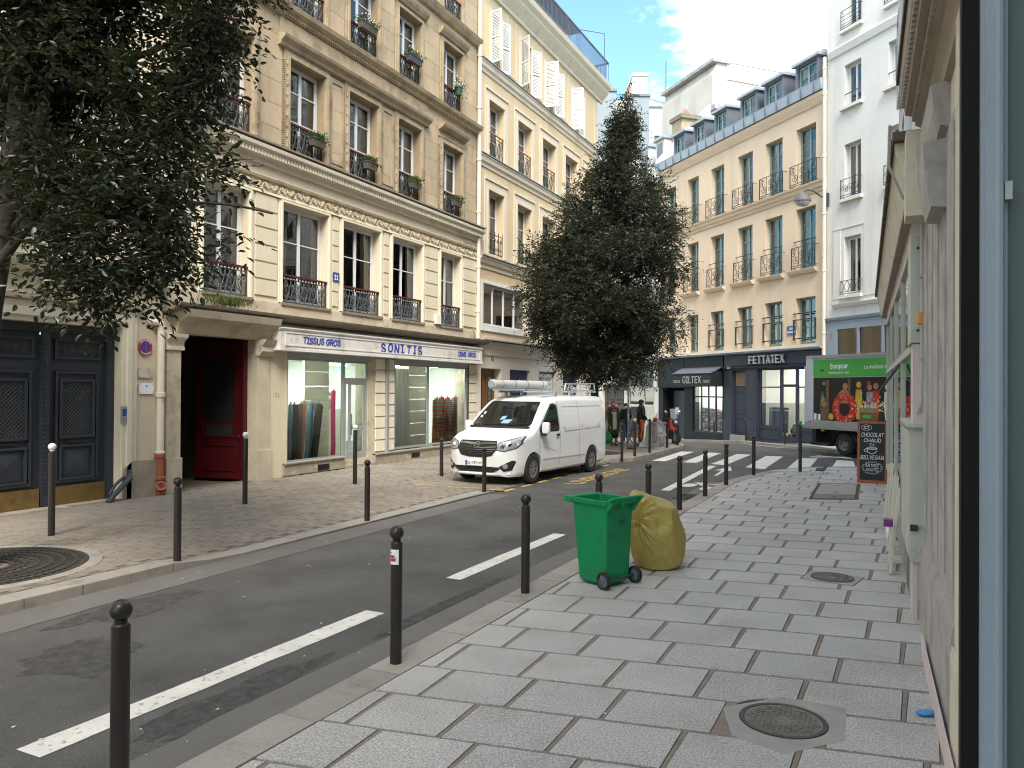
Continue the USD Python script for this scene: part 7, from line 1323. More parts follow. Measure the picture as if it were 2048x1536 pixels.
p = vput('scuttle', front(Polygon([(-.85, 1.225), (.85, 1.225), (.85, 1.275), (-.85, 1.275)]), .01, .05), 'plastic_black')
vput('wiper', MB().tube([vv + np.array([0, -.02, .0]) for vv in (np.array([-.5, 1.0, 1.3]), np.array([.1, .98, 1.31]))], .012, 5).tube([np.array([.2, .98, 1.3]), np.array([.75, 1.0, 1.33])], .012, 5), 'plastic_black')
for q in (((-.02, 1.33), (.2, 1.33), (.26, 1.42), (.02, 1.41)), ((-.1, 1.4), (.02, 1.42), (.05, 1.5), (-.08, 1.48))): vput('dash_paper', front(Polygon(q), .009, .03), 'cloth_sky', g)
for q in ((-.72, 1.45), (-.69, 1.53)): vput('sticker', front(sbox(q[0], q[1], q[0] + .06, q[1] + .05), .009, .03), 'sign_white', g)
for sx in (1, -1):
    dw = Polygon([(1.23, 1.17), (2.14, 1.17), (2.14, 1.72), (1.98, 1.76), (1.86, 1.74), (1.5, 1.44), (1.23, 1.22)]); vput('door_window', side(rnd(dw, .05), .006, .05, sx), 'gloss_black', smooth=True)
    if sx == 1: vput('window_seal', side(rnd(dw.buffer(.035), .04).difference(rnd(dw, .05).buffer(.004)), .004, .05, sx), 'plastic_black')
    for ln in (Polygon([(1.2, .38), (1.215, .38), (1.215, 1.25), (1.2, 1.2)]), sbox(2.2, .34, 2.212, 1.86), sbox(3.28, .34, 3.29, 1.84), sbox(2.2, 1.06, 2.21, 1.07)): vput('panel_gap', side(ln, .004, .05, sx), 'plastic_black')
    pr_ = Polygon([(2.4, 1.12), (4.55, 1.16), (4.62, 1.28), (4.66, 1.74), (2.36, 1.74), (2.33, 1.3)]); po = rnd(pr_, .08); vput('panel_press', side(po.difference(po.buffer(-.035)), .012, .04, sx), 'van_white', smooth=True)
    vput('panel_inset', side(po.buffer(-.05), .003, .09, sx), 'van_white', smooth=True)
    vput('sill_crease', side(Polygon([(1.35, .52), (3.6, .5), (3.6, .53), (1.35, .56)]), .012, .06, sx), 'van_white')
    vput('door_handle', side(rnd(sbox(1.98, 1.02, 2.18, 1.075), .02), .03, .03, sx), 'plastic_black'); vput('lock', side(Point(2.05, .98).buffer(.022), .008, .02, sx), 'chrome')
    vput('crease', side(Polygon([(1.3, .82), (2.1, .66), (2.1, .675), (1.3, .84)]), .008, .06, sx), 'van_white')
    mr = MB().mesh(sph((0, 0, 0), 1, 2)); mv, mf = mr.get(); mv = np.sign(mv) * np.abs(mv) ** .45 * [.095, .06, .135]; vput('wing_mirror', (mv + [sx * 1.1, 1.28, 1.24], mf), 'van_white', smooth=True); vput('mirror_arm', MB().box(min(sx * .93, sx * 1.08), max(sx * .93, sx * 1.08), 1.24, 1.36, 1.06, 1.2), 'plastic_black')
    hl = Polygon([(sx * .53, .80), (sx * .55, .93), (sx * .80, 1.02), (sx * .93, 1.07), (sx * .945, .92), (sx * .9, .83), (sx * .7, .77)]); h_ = vput('headlight', front(rnd(hl.buffer(0), .02), .012, .035), 'lamp_lens', smooth=True)
    vput('reflector', front(Point(sx * .66, .87).buffer(.05), .018, .025), 'chrome', h_); vput('reflector', front(Point(sx * .79, .92).buffer(.05), .018, .025), 'gloss_black', h_); vput('bezel', front(hl.buffer(.014).difference(hl.buffer(0)), .014, .03), 'plastic_black', h_)
    fg = Polygon([(sx * .6, .42), (sx * .86, .56), (sx * .9, .54), (sx * .84, .36), (sx * .7, .33)]).buffer(0); fo = vput('fog_light_surround', front(rnd(fg.buffer(.01), .02), .012, .03), 'plastic_black'); vput('fog_light', front(Point(sx * .73, .44).buffer(.055), .02, .02), 'lamp_lens', fo)
gr = Polygon([(-.53, .80), (-.5, .985), (.5, .985), (.53, .80), (.42, .66), (.2, .62), (-.2, .62), (-.42, .66)]); gp = vput('grille', front(rnd(gr, .03), .01, .04), 'plastic_black', smooth=True)
for z, w, hgt_, m_ in ((.895, .5, .034, 'chrome'), (.82, .51, .013, 'chrome'), (.77, .49, .013, 'chrome'), (.725, .44, .013, 'chrome'), (.68, .38, .013, 'chrome')): vput('grille_bar', front(Polygon([(-w, z + .03), (0, z), (w, z + .03), (w, z + .03 + hgt_), (0, z + hgt_), (-w, z + .03 + hgt_)]), .022, .03), m_, gp)
rg = Point(0, .895).buffer(.075).difference(Point(0, .895).buffer(.055)); vput('badge_ring', front(rg.union(Polygon([(-.09, .885), (.02, .905), (.09, .908), (-.02, .888)])), .034, .015), 'chrome', gp)
lo = Polygon([(-.6, .36), (-.62, .42), (.62, .42), (.6, .36), (.45, .3), (-.45, .3)]); lg = vput('lower_grille', front(rnd(lo, .02), .012, .04), 'plastic_black')
for z in (.33, .36, .39): vput('slat', front(sbox(-.54, z, .54, z + .008), .02, .04), 'iron_black', lg)
npl = vput('number_plate', MB().box(-.26, .26, -.065, -.045, .44, .55), 'sign_white'); FN = Fac((0, -.066, 0), (1, 0, 0), (0, -1, 0)); vput('blue_band', MB().fbox(FN, -.26, -.215, .44, .55, 0, .002).fbox(FN, .215, .26, .44, .55, 0, .002), 'sign_blue', npl); vput('characters', text(FN, -.2, .465, .001, 'DL-797-YY', .062, .002, True, .4), 'iron_black', npl)
vput('bumper_lip', MB().tube([(-.8, .16, .27), (-.45, .02, .26), (0, -.03, .26), (.45, .02, .26), (.8, .16, .27)], .03, 8), 'van_white', smooth=True)
vput('underbody', MB().box(-.8, .8, .3, 4.9, .2, .35), 'plastic_black')
for y in WY:
    for sx in (-1, 1):
        w_ = vput('wheel', MB().lathe([(.2, -.1), (.29, -.11), (.325, -.09), (.335, -.05), (.335, .05), (.325, .09), (.29, .11), (.2, .1)], (sx * .86, y, .335), 32, (sx, 0, 0)), 'rubber', smooth=50)
        sp_ = MB().lathe([(0, .06), (.05, .075), (.055, .06), (.2, .02)], (sx * .86, y, .335), 28, (sx, 0, 0)).lathe([(.165, .085), (.2, .1), (.205, .06)], (sx * .86, y, .335), 28, (sx, 0, 0)); vput('wheel_back', MB().lathe([(0, .0), (.2, .0)], (sx * .86, y, .335), 24, (sx, 0, 0)), 'gap_black', w_)
        for k in range(10):
            a = k * PI / 5; cx, cz = math.cos(a), math.sin(a); t = np.array([-cz, cx]); pts = [(.05, .022), (.19, .032), (.19, -.032), (.05, -.022)]
            c8 = [(sx * (.86 + dd_), y + r_ * cx + o_ * t[0], .335 + r_ * cz + o_ * t[1]) for dd_ in (.06, .085) for r_, o_ in pts]; sp_.add(c8, BOXF)
        vput('rim', sp_, 'rim_grey', w_, smooth=30)
rk = MB()
for sx in (-.62, .62): rk.tube([(sx, 1.9, 2.05), (sx, 4.75, 2.1)], .02, 6); rk.tube([(sx, 3.1, 2.1), (sx, 3.15, 2.26), (sx, 4.85, 2.28), (sx, 4.9, 2.1)], .018, 6)
for y in (2.1, 3.0, 3.8, 4.7): rk.tube([(-.75, y, 2.06), (.75, y, 2.06)], .018, 6)
for y in (2.4, 3.2, 4.2):
    for sx in (-.72, .72): rk.box(sx - .03, sx + .03, y - .04, y + .04, 1.92, 2.07)
for y in (3.5, 4.0, 4.5): rk.tube([(.62, y, 2.1), (.62, y, 2.28)], .012, 5); rk.tube([(-.62, y, 2.1), (-.62, y, 2.28)], .012, 5)
vput('roof_rack', rk, 'galvanised', smooth=40); vput('roof_board', MB().box(-.72, .0, 1.75, 3.5, 2.085, 2.11).box(-.72, -.7, 1.75, 3.5, 2.11, 2.15), 'galvanised')
TX = (-.38, 2.55, 2.235)
TB = thing('roof_tube', 'long grey capped tube strapped to the van roof', 'tube', vt((.1, 2.9, 2.2)))
vput('tube', MB().lathe([(.0, -1.35), (.1, -1.35), (.115, -1.34), (.115, -1.26), (.105, -1.25), (.105, 1.3), (.0, 1.3)], TX, 18, (0, 1, 0)), 'tube_grey', TB, smooth=30); vput('cap', MB().lathe([(0, -1.375), (.09, -1.375), (.1, -1.351)], TX, 18, (0, 1, 0)), 'galvanised', TB)
st_ = MB()
for y in (1.6, 2.2, 2.8, 3.6): st_.lathe([(.108, -.012), (.11, 0), (.108, .012)], (-.38, y, 2.235), 16, (0, 1, 0))
vput('strap', st_, 'plastic_black', TB)

# removal truck; its own axes: s along the side (0 = tail), d towards the camera
te = unit(np.array([math.sin(math.radians(132)), math.cos(math.radians(132)), 0])); tn = np.array([te[1], -te[0], 0]);
if tn @ np.array([0, -1.0, 0]) < 0: tn = -tn
TO = np.array([-2.97, 31.6, -.12]); FT = Fac(TO, te, tn)
TR = thing('removal_truck', 'white and silver rental truck with a green striped party picture on its side', 'truck', TO)
put('box', MB().fbox(FT, 0, 6.2, 1.16, 3.62, -2.25, 0), 'truck_silver', TR)
put('top_rail', MB().fbox(FT, -.04, 6.24, 3.56, 3.68, -.1, .035).fbox(FT, .06, 6.2, 1.16, 1.22, 0, .03), 'alu', TR); put('corner_post', MB().fbox(FT, -.05, .28, 1.14, 3.6, -.2, .03), 'truck_silver', TR); put('tail_board', MB().fbox(FT, -.18, -.05, 1.05, 3.3, -2.2, -.02), 'truck_silver', TR)
put('bottom_rail', MB().fbox(FT, -.1, 6.2, .92, 1.16, -.12, .05).fbox(FT, -.1, 6.2, 1.0, 1.03, .05, .06), 'alu', TR); put('chassis', MB().fbox(FT, .2, 6.2, .62, .92, -1.6, -.6).fbox(FT, .1, .3, .35, .9, -2.1, -.15).fbox(FT, .05, 1.0, .3, .42, -.6, -.1), 'plastic_black', TR)
put('side_guard', MB().fbox(FT, 2.6, 5.6, .48, .56, -.08, -.02).fbox(FT, 3.1, 3.18, .5, .95, -.08, -.03).fbox(FT, 4.6, 4.68, .5, .95, -.08, -.03), 'alu', TR); put('marker_lamp', MB().fbox(FT, .72, .86, .84, .91, -.03, .02).fbox(FT, 4, 4.12, .84, .91, -.03, .02), 'amber', TR)
mg = MB(); a = np.linspace(.15, PI - .15, 12)
for i in range(11): c = FT.pt(np.array([1.75 + .54 * math.cos(a[i]), 1.75 + .54 * math.cos(a[i + 1])] * 2), np.array([.44 + .54 * math.sin(a[i]), .44 + .54 * math.sin(a[i + 1])] * 2), np.array([-.02, -.02, -.5, -.5])); mg.add(c, [[0, 1, 3], [0, 3, 2]])
put('mudguard', mg, 'iron_grey', TR)
for s_, d_ in ((1.75, -.17), (1.75, -.45), (1.75, -1.95)):
    w_ = put('wheel', MB().lathe([(.22, -.1), (.37, -.11), (.4, -.09), (.41, 0), (.4, .09), (.37, .11), (.22, .1)], FT.pt(s_, .41, d_), 32, FT.n), 'rubber', TR, smooth=50); put('rim', MB().lathe([(.22, .1), (.235, .11), (.2, .0), (.12, -.05), (.1, .02), (0, .02)], FT.pt(s_, .41, d_), 28, FT.n), 'rim_grey', w_, smooth=40)
    hs = MB()
    for k in range(6): hs.lathe([(.03, -.02), (0, -.02)], FT.pt(s_ + .155 * math.cos(k), .41 + .155 * math.sin(k), d_), 8, FT.n)
    put('vent_hole', hs, 'gap_black', w_)
put('cab', MB().fbox(FT, 6.35, 8.0, .5, 2.4, -2.1, -.1), 'truck_silver', TR); put('wheel', MB().lathe([(.0, .1), (.37, .11), (.4, .09), (.41, 0), (.4, -.09), (0, -.1)], FT.pt(7.0, .41, -.25), 24, FT.n), 'rubber', TR)
A0, A1 = .32, 6.05
put('green_band', MB().fbox(FT, A0, A1, 2.86, 3.5, 0, .006), 'ad_green', TR)
put('lettering', MB().add(*text(FT, 1.15, 3.17, .007, 'Europcar', .17, .004, True, .85, .15)).add(*text(FT, 1.1, 2.98, .007, 'moving your way', .09, .003, False, .95)).add(*text(FT, 2.75, 3.13, .007, 'Le meilleur du déménagement.', .13, .003, False, 2.3)), 'sign_white', TR); put('underline', MB().fbox(FT, 1.12, 2.05, 3.115, 3.13, .006, .01), 'ad_yellow', TR); put('vent_slot', MB().fbox(FT, .68, .84, 3.1, 3.14, .006, .012), 'gap_black', TR)
pic = put('picture', MB().fbox(FT, A0, A1, 1.24, 2.84, 0, .005), 'ad_dark', TR)
def art(polys, m, d): b_ = MB(); g_ = unary_union([q.buffer(0) for q in polys]); b_.prism(FT, g_, .005, .005 + d); put('figure', b_, m, pic)
def fig(x, h, body_, head, arms=0, lean=0):
    return [Polygon([(x - .16 + lean, 1.35 + h * .42), (x - .13 + lean, 1.35 + h * .78), (x + .13 + lean, 1.35 + h * .78), (x + .17 + lean, 1.35 + h * .4), (x + .1, 1.35), (x - .1, 1.35)])], [Point(x + lean, 1.35 + h * .9).buffer(h * .085, 4)]
art([sbox(.95, 1.24, 1.1, 2.75)], 'ad_brown', .001); art([sbox(2.0, 1.9, 2.12, 2.8), sbox(4.3, 1.7, 5.0, 2.6)], 'ad_brown', .0012)
art([Polygon([(.7, 1.35), (.78, 2.1), (.9, 1.3), (.86, 2.2), (.76, 2.35), (.66, 2.0)])], 'ad_teal', .002); art([Point(.85, 2.62).buffer(.07, 3)], 'ad_green', .002)
art([sbox(.72, 1.28, 1.02, 1.7)], 'ad_brown', .002); art([Point(.86, 1.85).buffer(.12, 4), Point(.82, 2.02).buffer(.1, 4)], 'ad_skin', .0025); art([Point(1.2, 1.4).buffer(.12, 5)], 'ad_yellow', .003)
art([Polygon([(1.5, 1.9), (1.55, 2.25), (1.75, 2.4), (1.95, 2.4), (2.12, 2.2), (2.12, 1.9)]), Point(1.88, 2.52).buffer(.12, 5)], 'ad_skin', .002)
an = np.linspace(0, 2 * PI, 40); rj = np.random.default_rng(6); art([Polygon(np.c_[1.85 + .58 * np.cos(an), 1.72 + .55 * np.sin(an)]).difference(Polygon(np.c_[1.85 + .25 * np.cos(an), 1.72 + .28 * np.sin(an)]))], 'ad_red', .003)
art([affinity.scale(Point(0, 0).buffer(1, 3), .012, .03).buffer(0) if False else affinity.translate(affinity.rotate(affinity.scale(Point(0, 0).buffer(1, 2), .012, .035), rj.uniform(0, 180)), 1.85 + r_ * math.cos(t_), 1.72 + r_ * math.sin(t_)) for r_, t_ in zip(rj.uniform(.33, .52, 40), rj.uniform(0, 6.28, 40))], 'ad_pale', .004)
for x, h, mb_, mh_ in ((2.5, 1.35, 'ad_yellow', 'ad_yellow'), (2.98, 1.25, 'ad_grey', 'ad_skin'), (3.25, 1.3, 'ad_red', 'ad_skin'), (3.75, 1.25, 'ad_pale', 'sign_white'), (4.35, 1.2, 'ad_teal', 'ad_teal'), (4.85, 1.0, 'ad_red', 'ad_skin'), (5.5, 1.3, 'ad_yellow', 'ad_skin')):
    bd, hd = fig(x, h, None, None); art(bd, mb_, .0022); art(hd, mh_, .0026)
art([sbox(3.62, 1.85, 3.9, 1.98)], 'ad_yellow', .003); art([Polygon([(3.85, 2.2), (4.35, 2.45), (4.38, 2.38), (3.85, 2.08)])], 'ad_pale', .003); art([Polygon([(3.7, 1.85), (4.0, 1.75), (4.15, 1.6), (4.05, 1.55), (3.65, 1.7)]), Point(4.5, 2.35).buffer(.13, 5)], 'sign_white', .0035); art([sbox(2.75, 1.9, 3.15, 2.0)], 'ad_red', .003); art([Point(2.2, 2.1).buffer(.09, 5), Point(2.95, 2.62).buffer(.07, 4)], 'ad_red', .0035)
art([affinity.translate(affinity.rotate(sbox(-.03, -.012, .03, .012), rj.uniform(0, 180)), x_, y_) for x_, y_ in zip(rj.normal(3.05, .38, 150), 1.75 + np.abs(rj.normal(0, .2, 150)) - .1)], 'ad_pale', .004)
art([sbox(2.55, 1.26, 3.3, 1.62)], 'ad_brown', .0045); art([sbox(2.52, 1.6, 3.34, 1.76), sbox(4.2, 1.3, 4.65, 1.42)], 'cardboard', .0048); art([sbox(2.68, 1.4, 3.05, 1.52)], 'ad_green', .0052); art([sbox(.35, 1.26, .48, 1.5), sbox(.55, 1.26, .68, 1.48)], 'sign_white', .003)
# ---------------------------------------------------------------- bollards
def bollard(loc, lab, ball='bollard_brown', h=1.08, group=None):
    t = thing('bollard', lab, 'bollard', loc); x, y, z = loc; r = .0475; zb = h - .125
    put('post', MB().lathe([(r, -.1), (r, zb - .012), (r * .8, zb), (r * .55, zb + .004), (.026, zb + .02)], loc, 20), 'bollard_brown', t, smooth=40)
    put('ball', sph((x, y, z + h - .056), .0565, 3), ball, t, smooth=True); put('collar', MB().lathe([(.026, zb + .0), (.034, zb + .008), (.034, zb + .018), (.026, zb + .026)], loc, 16), ball if ball != 'bollard_brown' else 'bollard_brown', t, smooth=40); return t
def hz(x, y): return float(hgt(x, y))
B0 = bollard((-3.66, 2.77, 0), 'nearest black bollard, cut off by the lower edge beside the first lane dash')
for (x, y), lab, h in (((-3.59, 5.2), 'black bollard with a red and white sticker below its ball', 1.1), ((-3.585, 7.63), 'black bollard just left of the green bin', 1.07), ((-3.6, 10.0), 'black bollard mostly hidden behind the green bin', 1.07), ((-3.6, 12.37), 'black bollard right behind the handle of the green bin', 1.01), ((-3.55, 14.23), 'black bollard rising behind the yellow bag', 1.0), ((-3.54, 16.36), 'black bollard in front of the bicycle symbol', .97), ((-3.52, 18.51), 'black bollard just beyond the painted direction arrow', .97), ((-3.3, 21.08), 'black bollard by the middle crossing stripes', 1.05),
    ((-8.22, 7.02), 'black bollard on the left kerb near the tree grate', 1.07), ((-7.98 - .2, 10.95), 'black bollard on the left kerb between grate and van', 1.06), ((-8.22, 15.3), 'black bollard in front of the van number plate', 1.0), ((-10.5, 17.2), 'black bollard between the shop window and the van', .98),
    ((-7.85, 23.95), 'black bollard at the kerb just behind the van', .92), ((-7.76, 26.8), 'tall black bollard in front of the rubbish bag', 1.2), ((-7.85, 29.5), 'black bollard right of the rubbish bag', .94), ((-8.3, 32.1), 'black bollard beside the scooter front', .9), ((-7.82, 31.0), 'rightmost black bollard of the far kerb corner', .88),
    ((-10.44, 41.35), 'black bollard before the dark doorway', 1.0), ((-8.02, 39.0), 'black bollard before the awning shop window', .98), ((-4.22, 35.32), 'black bollard before the slate-blue shop doorway', .96)):
    z = hz(x, y) if y > 22 else float(zpav(x, y)) if x < -6 else 0.0
    p = copy_of(B0, (x, y, z), rng.uniform(0, 6), lab, scale=(1, 1, h / 1.08))
    if 'sticker' in lab: SB = (x, y)
p = copy_of(B0, (-6.1, 37.13, hz(-6.1, 37.13)), 0, 'leaning black bollard before the slate-blue shop door', scale=(1, 1, .95)); UsdGeom.Xformable(stage.GetPrimAtPath(p)).AddRotateYOp().Set(-7.0)
tg = thing('bollard_sticker', 'red and white sticker wrapped round the bollard by the second lane dash', 'sticker', (*SB, .84)); a = np.linspace(-2.6, -.3, 14) + .1
def wrap(z0, z1, a0, a1, r=.0482):
    a = np.linspace(a0, a1, 12); lo = np.c_[SB[0] + r * np.cos(a), SB[1] + r * np.sin(a), np.full(12, z0)]; hi = lo.copy(); hi[:, 2] = z1; i = np.arange(11); return np.vstack([lo, hi]), np.concatenate([np.stack([i, i + 1, i + 13], -1), np.stack([i, i + 13, i + 12], -1)])
put('paper', wrap(.795, .915, -2.5, -.6), 'sign_white', tg); put('red_print', MB().add(*wrap(.85, .87, -2.2, -1.3, .0486)).add(*wrap(.82, .842, -2.3, -1.1, .0486)).add(*wrap(.845, .85, -2.3, -1.0, .0486)), 'sign_red', tg); put('blue_print', MB().add(*wrap(.885, .893, -2.3, -1.9, .0486)), 'sign_blue', tg)
bt = [bollard((-11.05, 10.98, 0), 'tall white-topped bollard in front of the red gateway door', 'ball_white', 1.37)]
for (x, y), lab in (((-11.19, 7.3), 'tall white-topped bollard before the carriage door'), ((-11.17, 14.48), 'tall white-topped bollard before the glass shop door')): copy_of(bt[0], (x, y, float(zpav(x, y))), 0, lab)
bollard((-2.31, 22.63, 0), 'tall bollard with a bright green ball near the chalkboard', 'ball_green', 1.4)
bollard((-7.78, 25.1, 0), 'tall bollard with a dull yellow ball behind the van', 'ball_yellow', 1.27)

# ---------------------------------------------------------------- wheelie bin and yellow bag
fwd = unit(np.array([-.91, .40, 0])); lat = np.array([-fwd[1], fwd[0], 0]); bo = np.array([-2.76, 8.36, 0])
def bt_(p): p = np.asarray(p, float) * [.95, .95, .985]; return bo + p[..., 0:1] * fwd + p[..., 1:2] * lat + np.array([0, 0, 1.0]) * p[..., 2:3]
BIN = thing('wheelie_bin', 'open green plastic wheelie bin on the granite pavement', 'wheelie bin', bo)
def bput(n, m, ma, par=None, smooth=False): v, f = arr(m); return put(n, (bt_(v), f), ma, par or BIN, smooth)
def hullbox(x0, x1, X0, X1, y0, Y0, z0, z1, r):
    pts = []
    for (xa, xb, yy, z) in ((x0, x1, y0, z0), (X0, X1, Y0, z1)):
        for cx, cy in ((xa + r, -yy + r), (xb - r, -yy + r), (xb - r, yy - r), (xa + r, yy - r)):
            for a in np.linspace(0, 2 * PI, 12, endpoint=False): pts.append((cx + r * math.cos(a), cy + r * math.sin(a), z))
    return manifold3d.Manifold.hull_points(np.array(pts))
outer = hullbox(.03, .47, -.005, .57, .22, .25, .05, .98, .045); innerb = hullbox(.05, .45, .012, .552, .205, .235, .08, 1.05, .04)
lower = hullbox(.06, .45, .045, .46, .2, .216, .03, .14, .04)
bput('tub', (outer - innerb) + (lower - innerb), 'bin_green', smooth=30)
rim = hullbox(-.03, .62, -.035, .63, .275, .28, .935, .985, .05) - hullbox(.01, .55, .005, .56, .232, .237, .8, 1.1, .04)
bput('rim', rim, 'bin_green', smooth=30)
lip = hullbox(.55, .67, .55, .675, .285, .285, .92, .988, .03) - hullbox(.3, .58, .3, .58, .237, .237, .8, 1.1, .03); bput('front_lip', lip, 'bin_green', smooth=30)
bput('handle', MB().tube([(-.08, -.27, 1.0), (-.13, -.25, 1.02), (-.13, .25, 1.02), (-.08, .27, 1.0)], .02, 10).tube([(-.02, -.2, .95), (-.13, -.2, 1.02)], .018, 8).tube([(-.02, .2, .95), (-.13, .2, 1.02)], .018, 8).add([(-.005, -.24, .84), (-.005, -.21, .84), (-.005, -.21, .97), (-.005, -.24, .97), (-.02, -.24, .86), (-.02, -.21, .86), (-.14, -.21, 1.0), (-.14, -.24, 1.0)], BOXF).add([(-.005, .21, .84), (-.005, .24, .84), (-.005, .24, .97), (-.005, .21, .97), (-.02, .21, .86), (-.02, .24, .86), (-.14, .24, 1.0), (-.14, .21, 1.0)], BOXF), 'bin_green', smooth=40)
rb = MB()
for x in (.17, .28, .4): rb.add([(x - .006, -.246, .72), (x + .006, -.246, .72), (x + .006, -.235, .72), (x - .006, -.235, .72), (x - .006, -.253, .94), (x + .006, -.253, .94), (x + .006, -.24, .94), (x - .006, -.24, .94)], BOXF)
bput('side_rib', rb, 'bin_green'); bput('lid', hullbox(-.2, -.17, -.24, -.2, .24, .26, .38, .97, .012) if False else MB().box(-.075, -.055, -.02, .02, .9, .96), 'bin_green')
bput('hinge_clip', MB().box(-.01, .05, -.29, -.272, .905, .98), 'plastic_black'); bput('lock', MB().lathe([(0, .012), (.022, .012), (.024, 0)], (.07, -.258, .86), 12, (0, -1, 0)), 'plastic_black')
bput('axle', MB().tube([(.0, -.29, .1), (.0, .29, .1)], .012, 8), 'iron_grey')
for sg in (-1, 1):
    w_ = bput('wheel', MB().lathe([(.07, -.025), (.088, -.03), (.1, -.02), (.1, .02), (.088, .03), (.07, .025)], (.0, sg * .27, .1), 28, (0, sg, 0)), 'rubber', smooth=40); hb_ = MB().lathe([(0, .022), (.018, .022), (.02, .012), (.07, .006), (.071, .022)], (.0, sg * .27, .1), 24, (0, sg, 0)).lathe([(0, -.02), (.07, -.01)], (.0, sg * .27, .1), 20, (0, sg, 0))
    for k in range(6): a = k * PI / 3; hb_.tube([(.02 * math.cos(a), sg * .285, .1 + .02 * math.sin(a)), (.07 * math.cos(a), sg * .285, .1 + .07 * math.sin(a))], .006, 4)
    bput('hub', hb_, 'zinc_dark', w_)
sc_ = MB(); rs_ = np.random.default_rng(44)
for k in range(26): x_, z_ = rs_.uniform(.05, .45), rs_.uniform(.15, .85); yy_ = -(.2205 + (z_ - .05) / .93 * .03) - .0012; l_, t_ = rs_.uniform(.01, .05), rs_.uniform(-.6, .6); sc_.add([(x_, yy_, z_), (x_ + l_, yy_, z_ + l_ * t_), (x_ + l_, yy_, z_ + l_ * t_ + .003), (x_, yy_, z_ + .002)], [[0, 1, 2], [0, 2, 3]])
bput('scuffs', sc_, 'zinc_dark'); bput('mould_line', MB().tube([(.3, -.234, .52), (.33, -.2385, .6), (.06, -.2385, .6)], .003, 5).tube([(-.002, -.23, .605), (-.002, .23, .605)], .003, 5), 'bin_green')
bput('print', text(Fac((0, 0, 0), (0, -1, 0), (-1, 0, 0)), -.02, .72, .0, '1  MAIRIE', .022, .001, True, .12), 'iron_grey')

BC = np.array([-2.68, 9.53, 0]); BAG = thing('rubbish_bag', 'large bulging translucent yellow bin bag beside the green bin', 'rubbish bag', BC)
m = trimesh.creation.icosphere(6, 1.0); v = np.array(m.vertices); kd = unit(np.array([-.35, -.8, .42])); rb_ = np.random.default_rng(12)
ns = unit(rb_.normal(size=(34, 3))); ds = rb_.uniform(.84, 1.0, 34); wv = v + .16 * np.stack([meshkit.fbm(v * 1.7 + s_, 3, s_) - .5 for s_ in (1, 2, 3)], 1) * 2; wv = unit(wv)
pn = (np.maximum(wv @ ns.T / ds, 0) ** 46).sum(1) ** (-1 / 46)
e1 = unit(np.cross(kd, [0, 0, 1.0])); e2 = np.cross(kd, e1); th = np.arccos(np.clip(v @ kd, -1, 1)); ang = np.arctan2(v @ e1, v @ e2)
def rid(p, s): return 1 - 2 * np.abs(meshkit.noise(p, s) - .5)
pl_n = np.c_[np.cos(ang) * 4.2, np.sin(ang) * 4.2, th * .7]; pleat = rid(pl_n, 5) - .55 + .6 * (rid(pl_n * 2.3, 8) - .55)
r = np.clip(pn, .7, 1.25) * (1 + .12 * pleat * np.exp(-(th / .9) ** 2) * np.clip(th / .25, 0, 1) + .035 * (rid(np.c_[np.cos(ang) * 2.5, np.sin(ang) * 2.5, th * 2.2], 3) - .55) + .02 * (rid(v * np.array([5, 5, 2.5]), 21) - .55)) - .12 * np.exp(-(th / .22) ** 2)
v = v * r[:, None]; v[:, 2] = np.where(v[:, 2] < -.7, -.7 - (-.7 - v[:, 2]) * .1, v[:, 2]); v = v * [.385, .40, .53]; sag = np.clip((.05 - v[:, 2]) / .45, 0, 1); v[:, :2] *= (1 + .06 * sag)[:, None]; v[:, 0] += .07 * np.clip(.1 - v[:, 2], 0, 1); v[:, 2] -= v[:, 2].min(); v += BC
put('bag', (v, m.faces), 'bag_yellow', BAG, smooth=True)
kp = BC + [0, 0, .37] + kd * [.385, .40, .53] * .84; kn = MB()
for k in range(9): a = k * .7; d_ = unit(kd + .55 * np.array([math.cos(a), math.sin(a), math.sin(2 * a)])); kn.tube([kp, kp + d_ * .045, kp + d_ * .08 + [0, 0, -.02]], [.016, .011, .003], 5)
put('knot', kn.mesh(sph(kp, .022)), 'bag_yellow', BAG, smooth=True)

# ---------------------------------------------------------------- chalkboard, pigeons, small things
AB = thing('chalkboard', 'orange-framed chalkboard with white handwriting by the cafe', 'chalkboard', (-.47, 20.7, 0))
ae = unit(np.array([.6, .0, 0])); ln_ = math.radians(9)
class Tilt(Fac):
    def pt(s, a, z, d=0.0): z = np.asarray(z, float); return super().pt(a, z * math.cos(ln_) + np.asarray(d) * math.sin(ln_), np.asarray(d) * math.cos(ln_) - z * math.sin(ln_))
FA = Tilt((-.80, 20.6, 0), ae, (ae[1], -ae[0], 0))
put('frame', MB().prism(FA, sbox(0, 0, .66, 1.5).difference(sbox(.055, .07, .605, 1.44)), -.03, .012), 'frame_orange', AB); put('board', MB().prism(FA, sbox(.05, .06, .61, 1.45), -.02, .0), 'chalkboard', AB)
rear = MB()
for x0 in (.0, .6): rear.add([(-.8 + x0, 21.0, 0), (-.74 + x0, 21.0, 0), (-.74 + x0, 21.04, 0), (-.8 + x0, 21.04, 0), (-.8 + x0, 20.86, 1.48), (-.74 + x0, 20.86, 1.48), (-.74 + x0, 20.9, 1.48), (-.8 + x0, 20.9, 1.48)], BOXF)
put('rear_leg', rear, 'frame_orange', AB)
ck = MB()
for s_, x_, z_, h_, w_ in (('ICI', .13, 1.31, .07, .13), ('CHOCOLAT', .08, 1.12, .1, .5), ('CHAUD', .14, .99, .09, .38), ('BIO.VEGAN', .075, .57, .1, .5), ('ENTREZ', .19, .39, .075, .28), ('GOUTEZ', .2, .29, .07, .27)): ck.add(*text(FA, x_, z_, .001, s_, h_, .003, False, w_, .08))
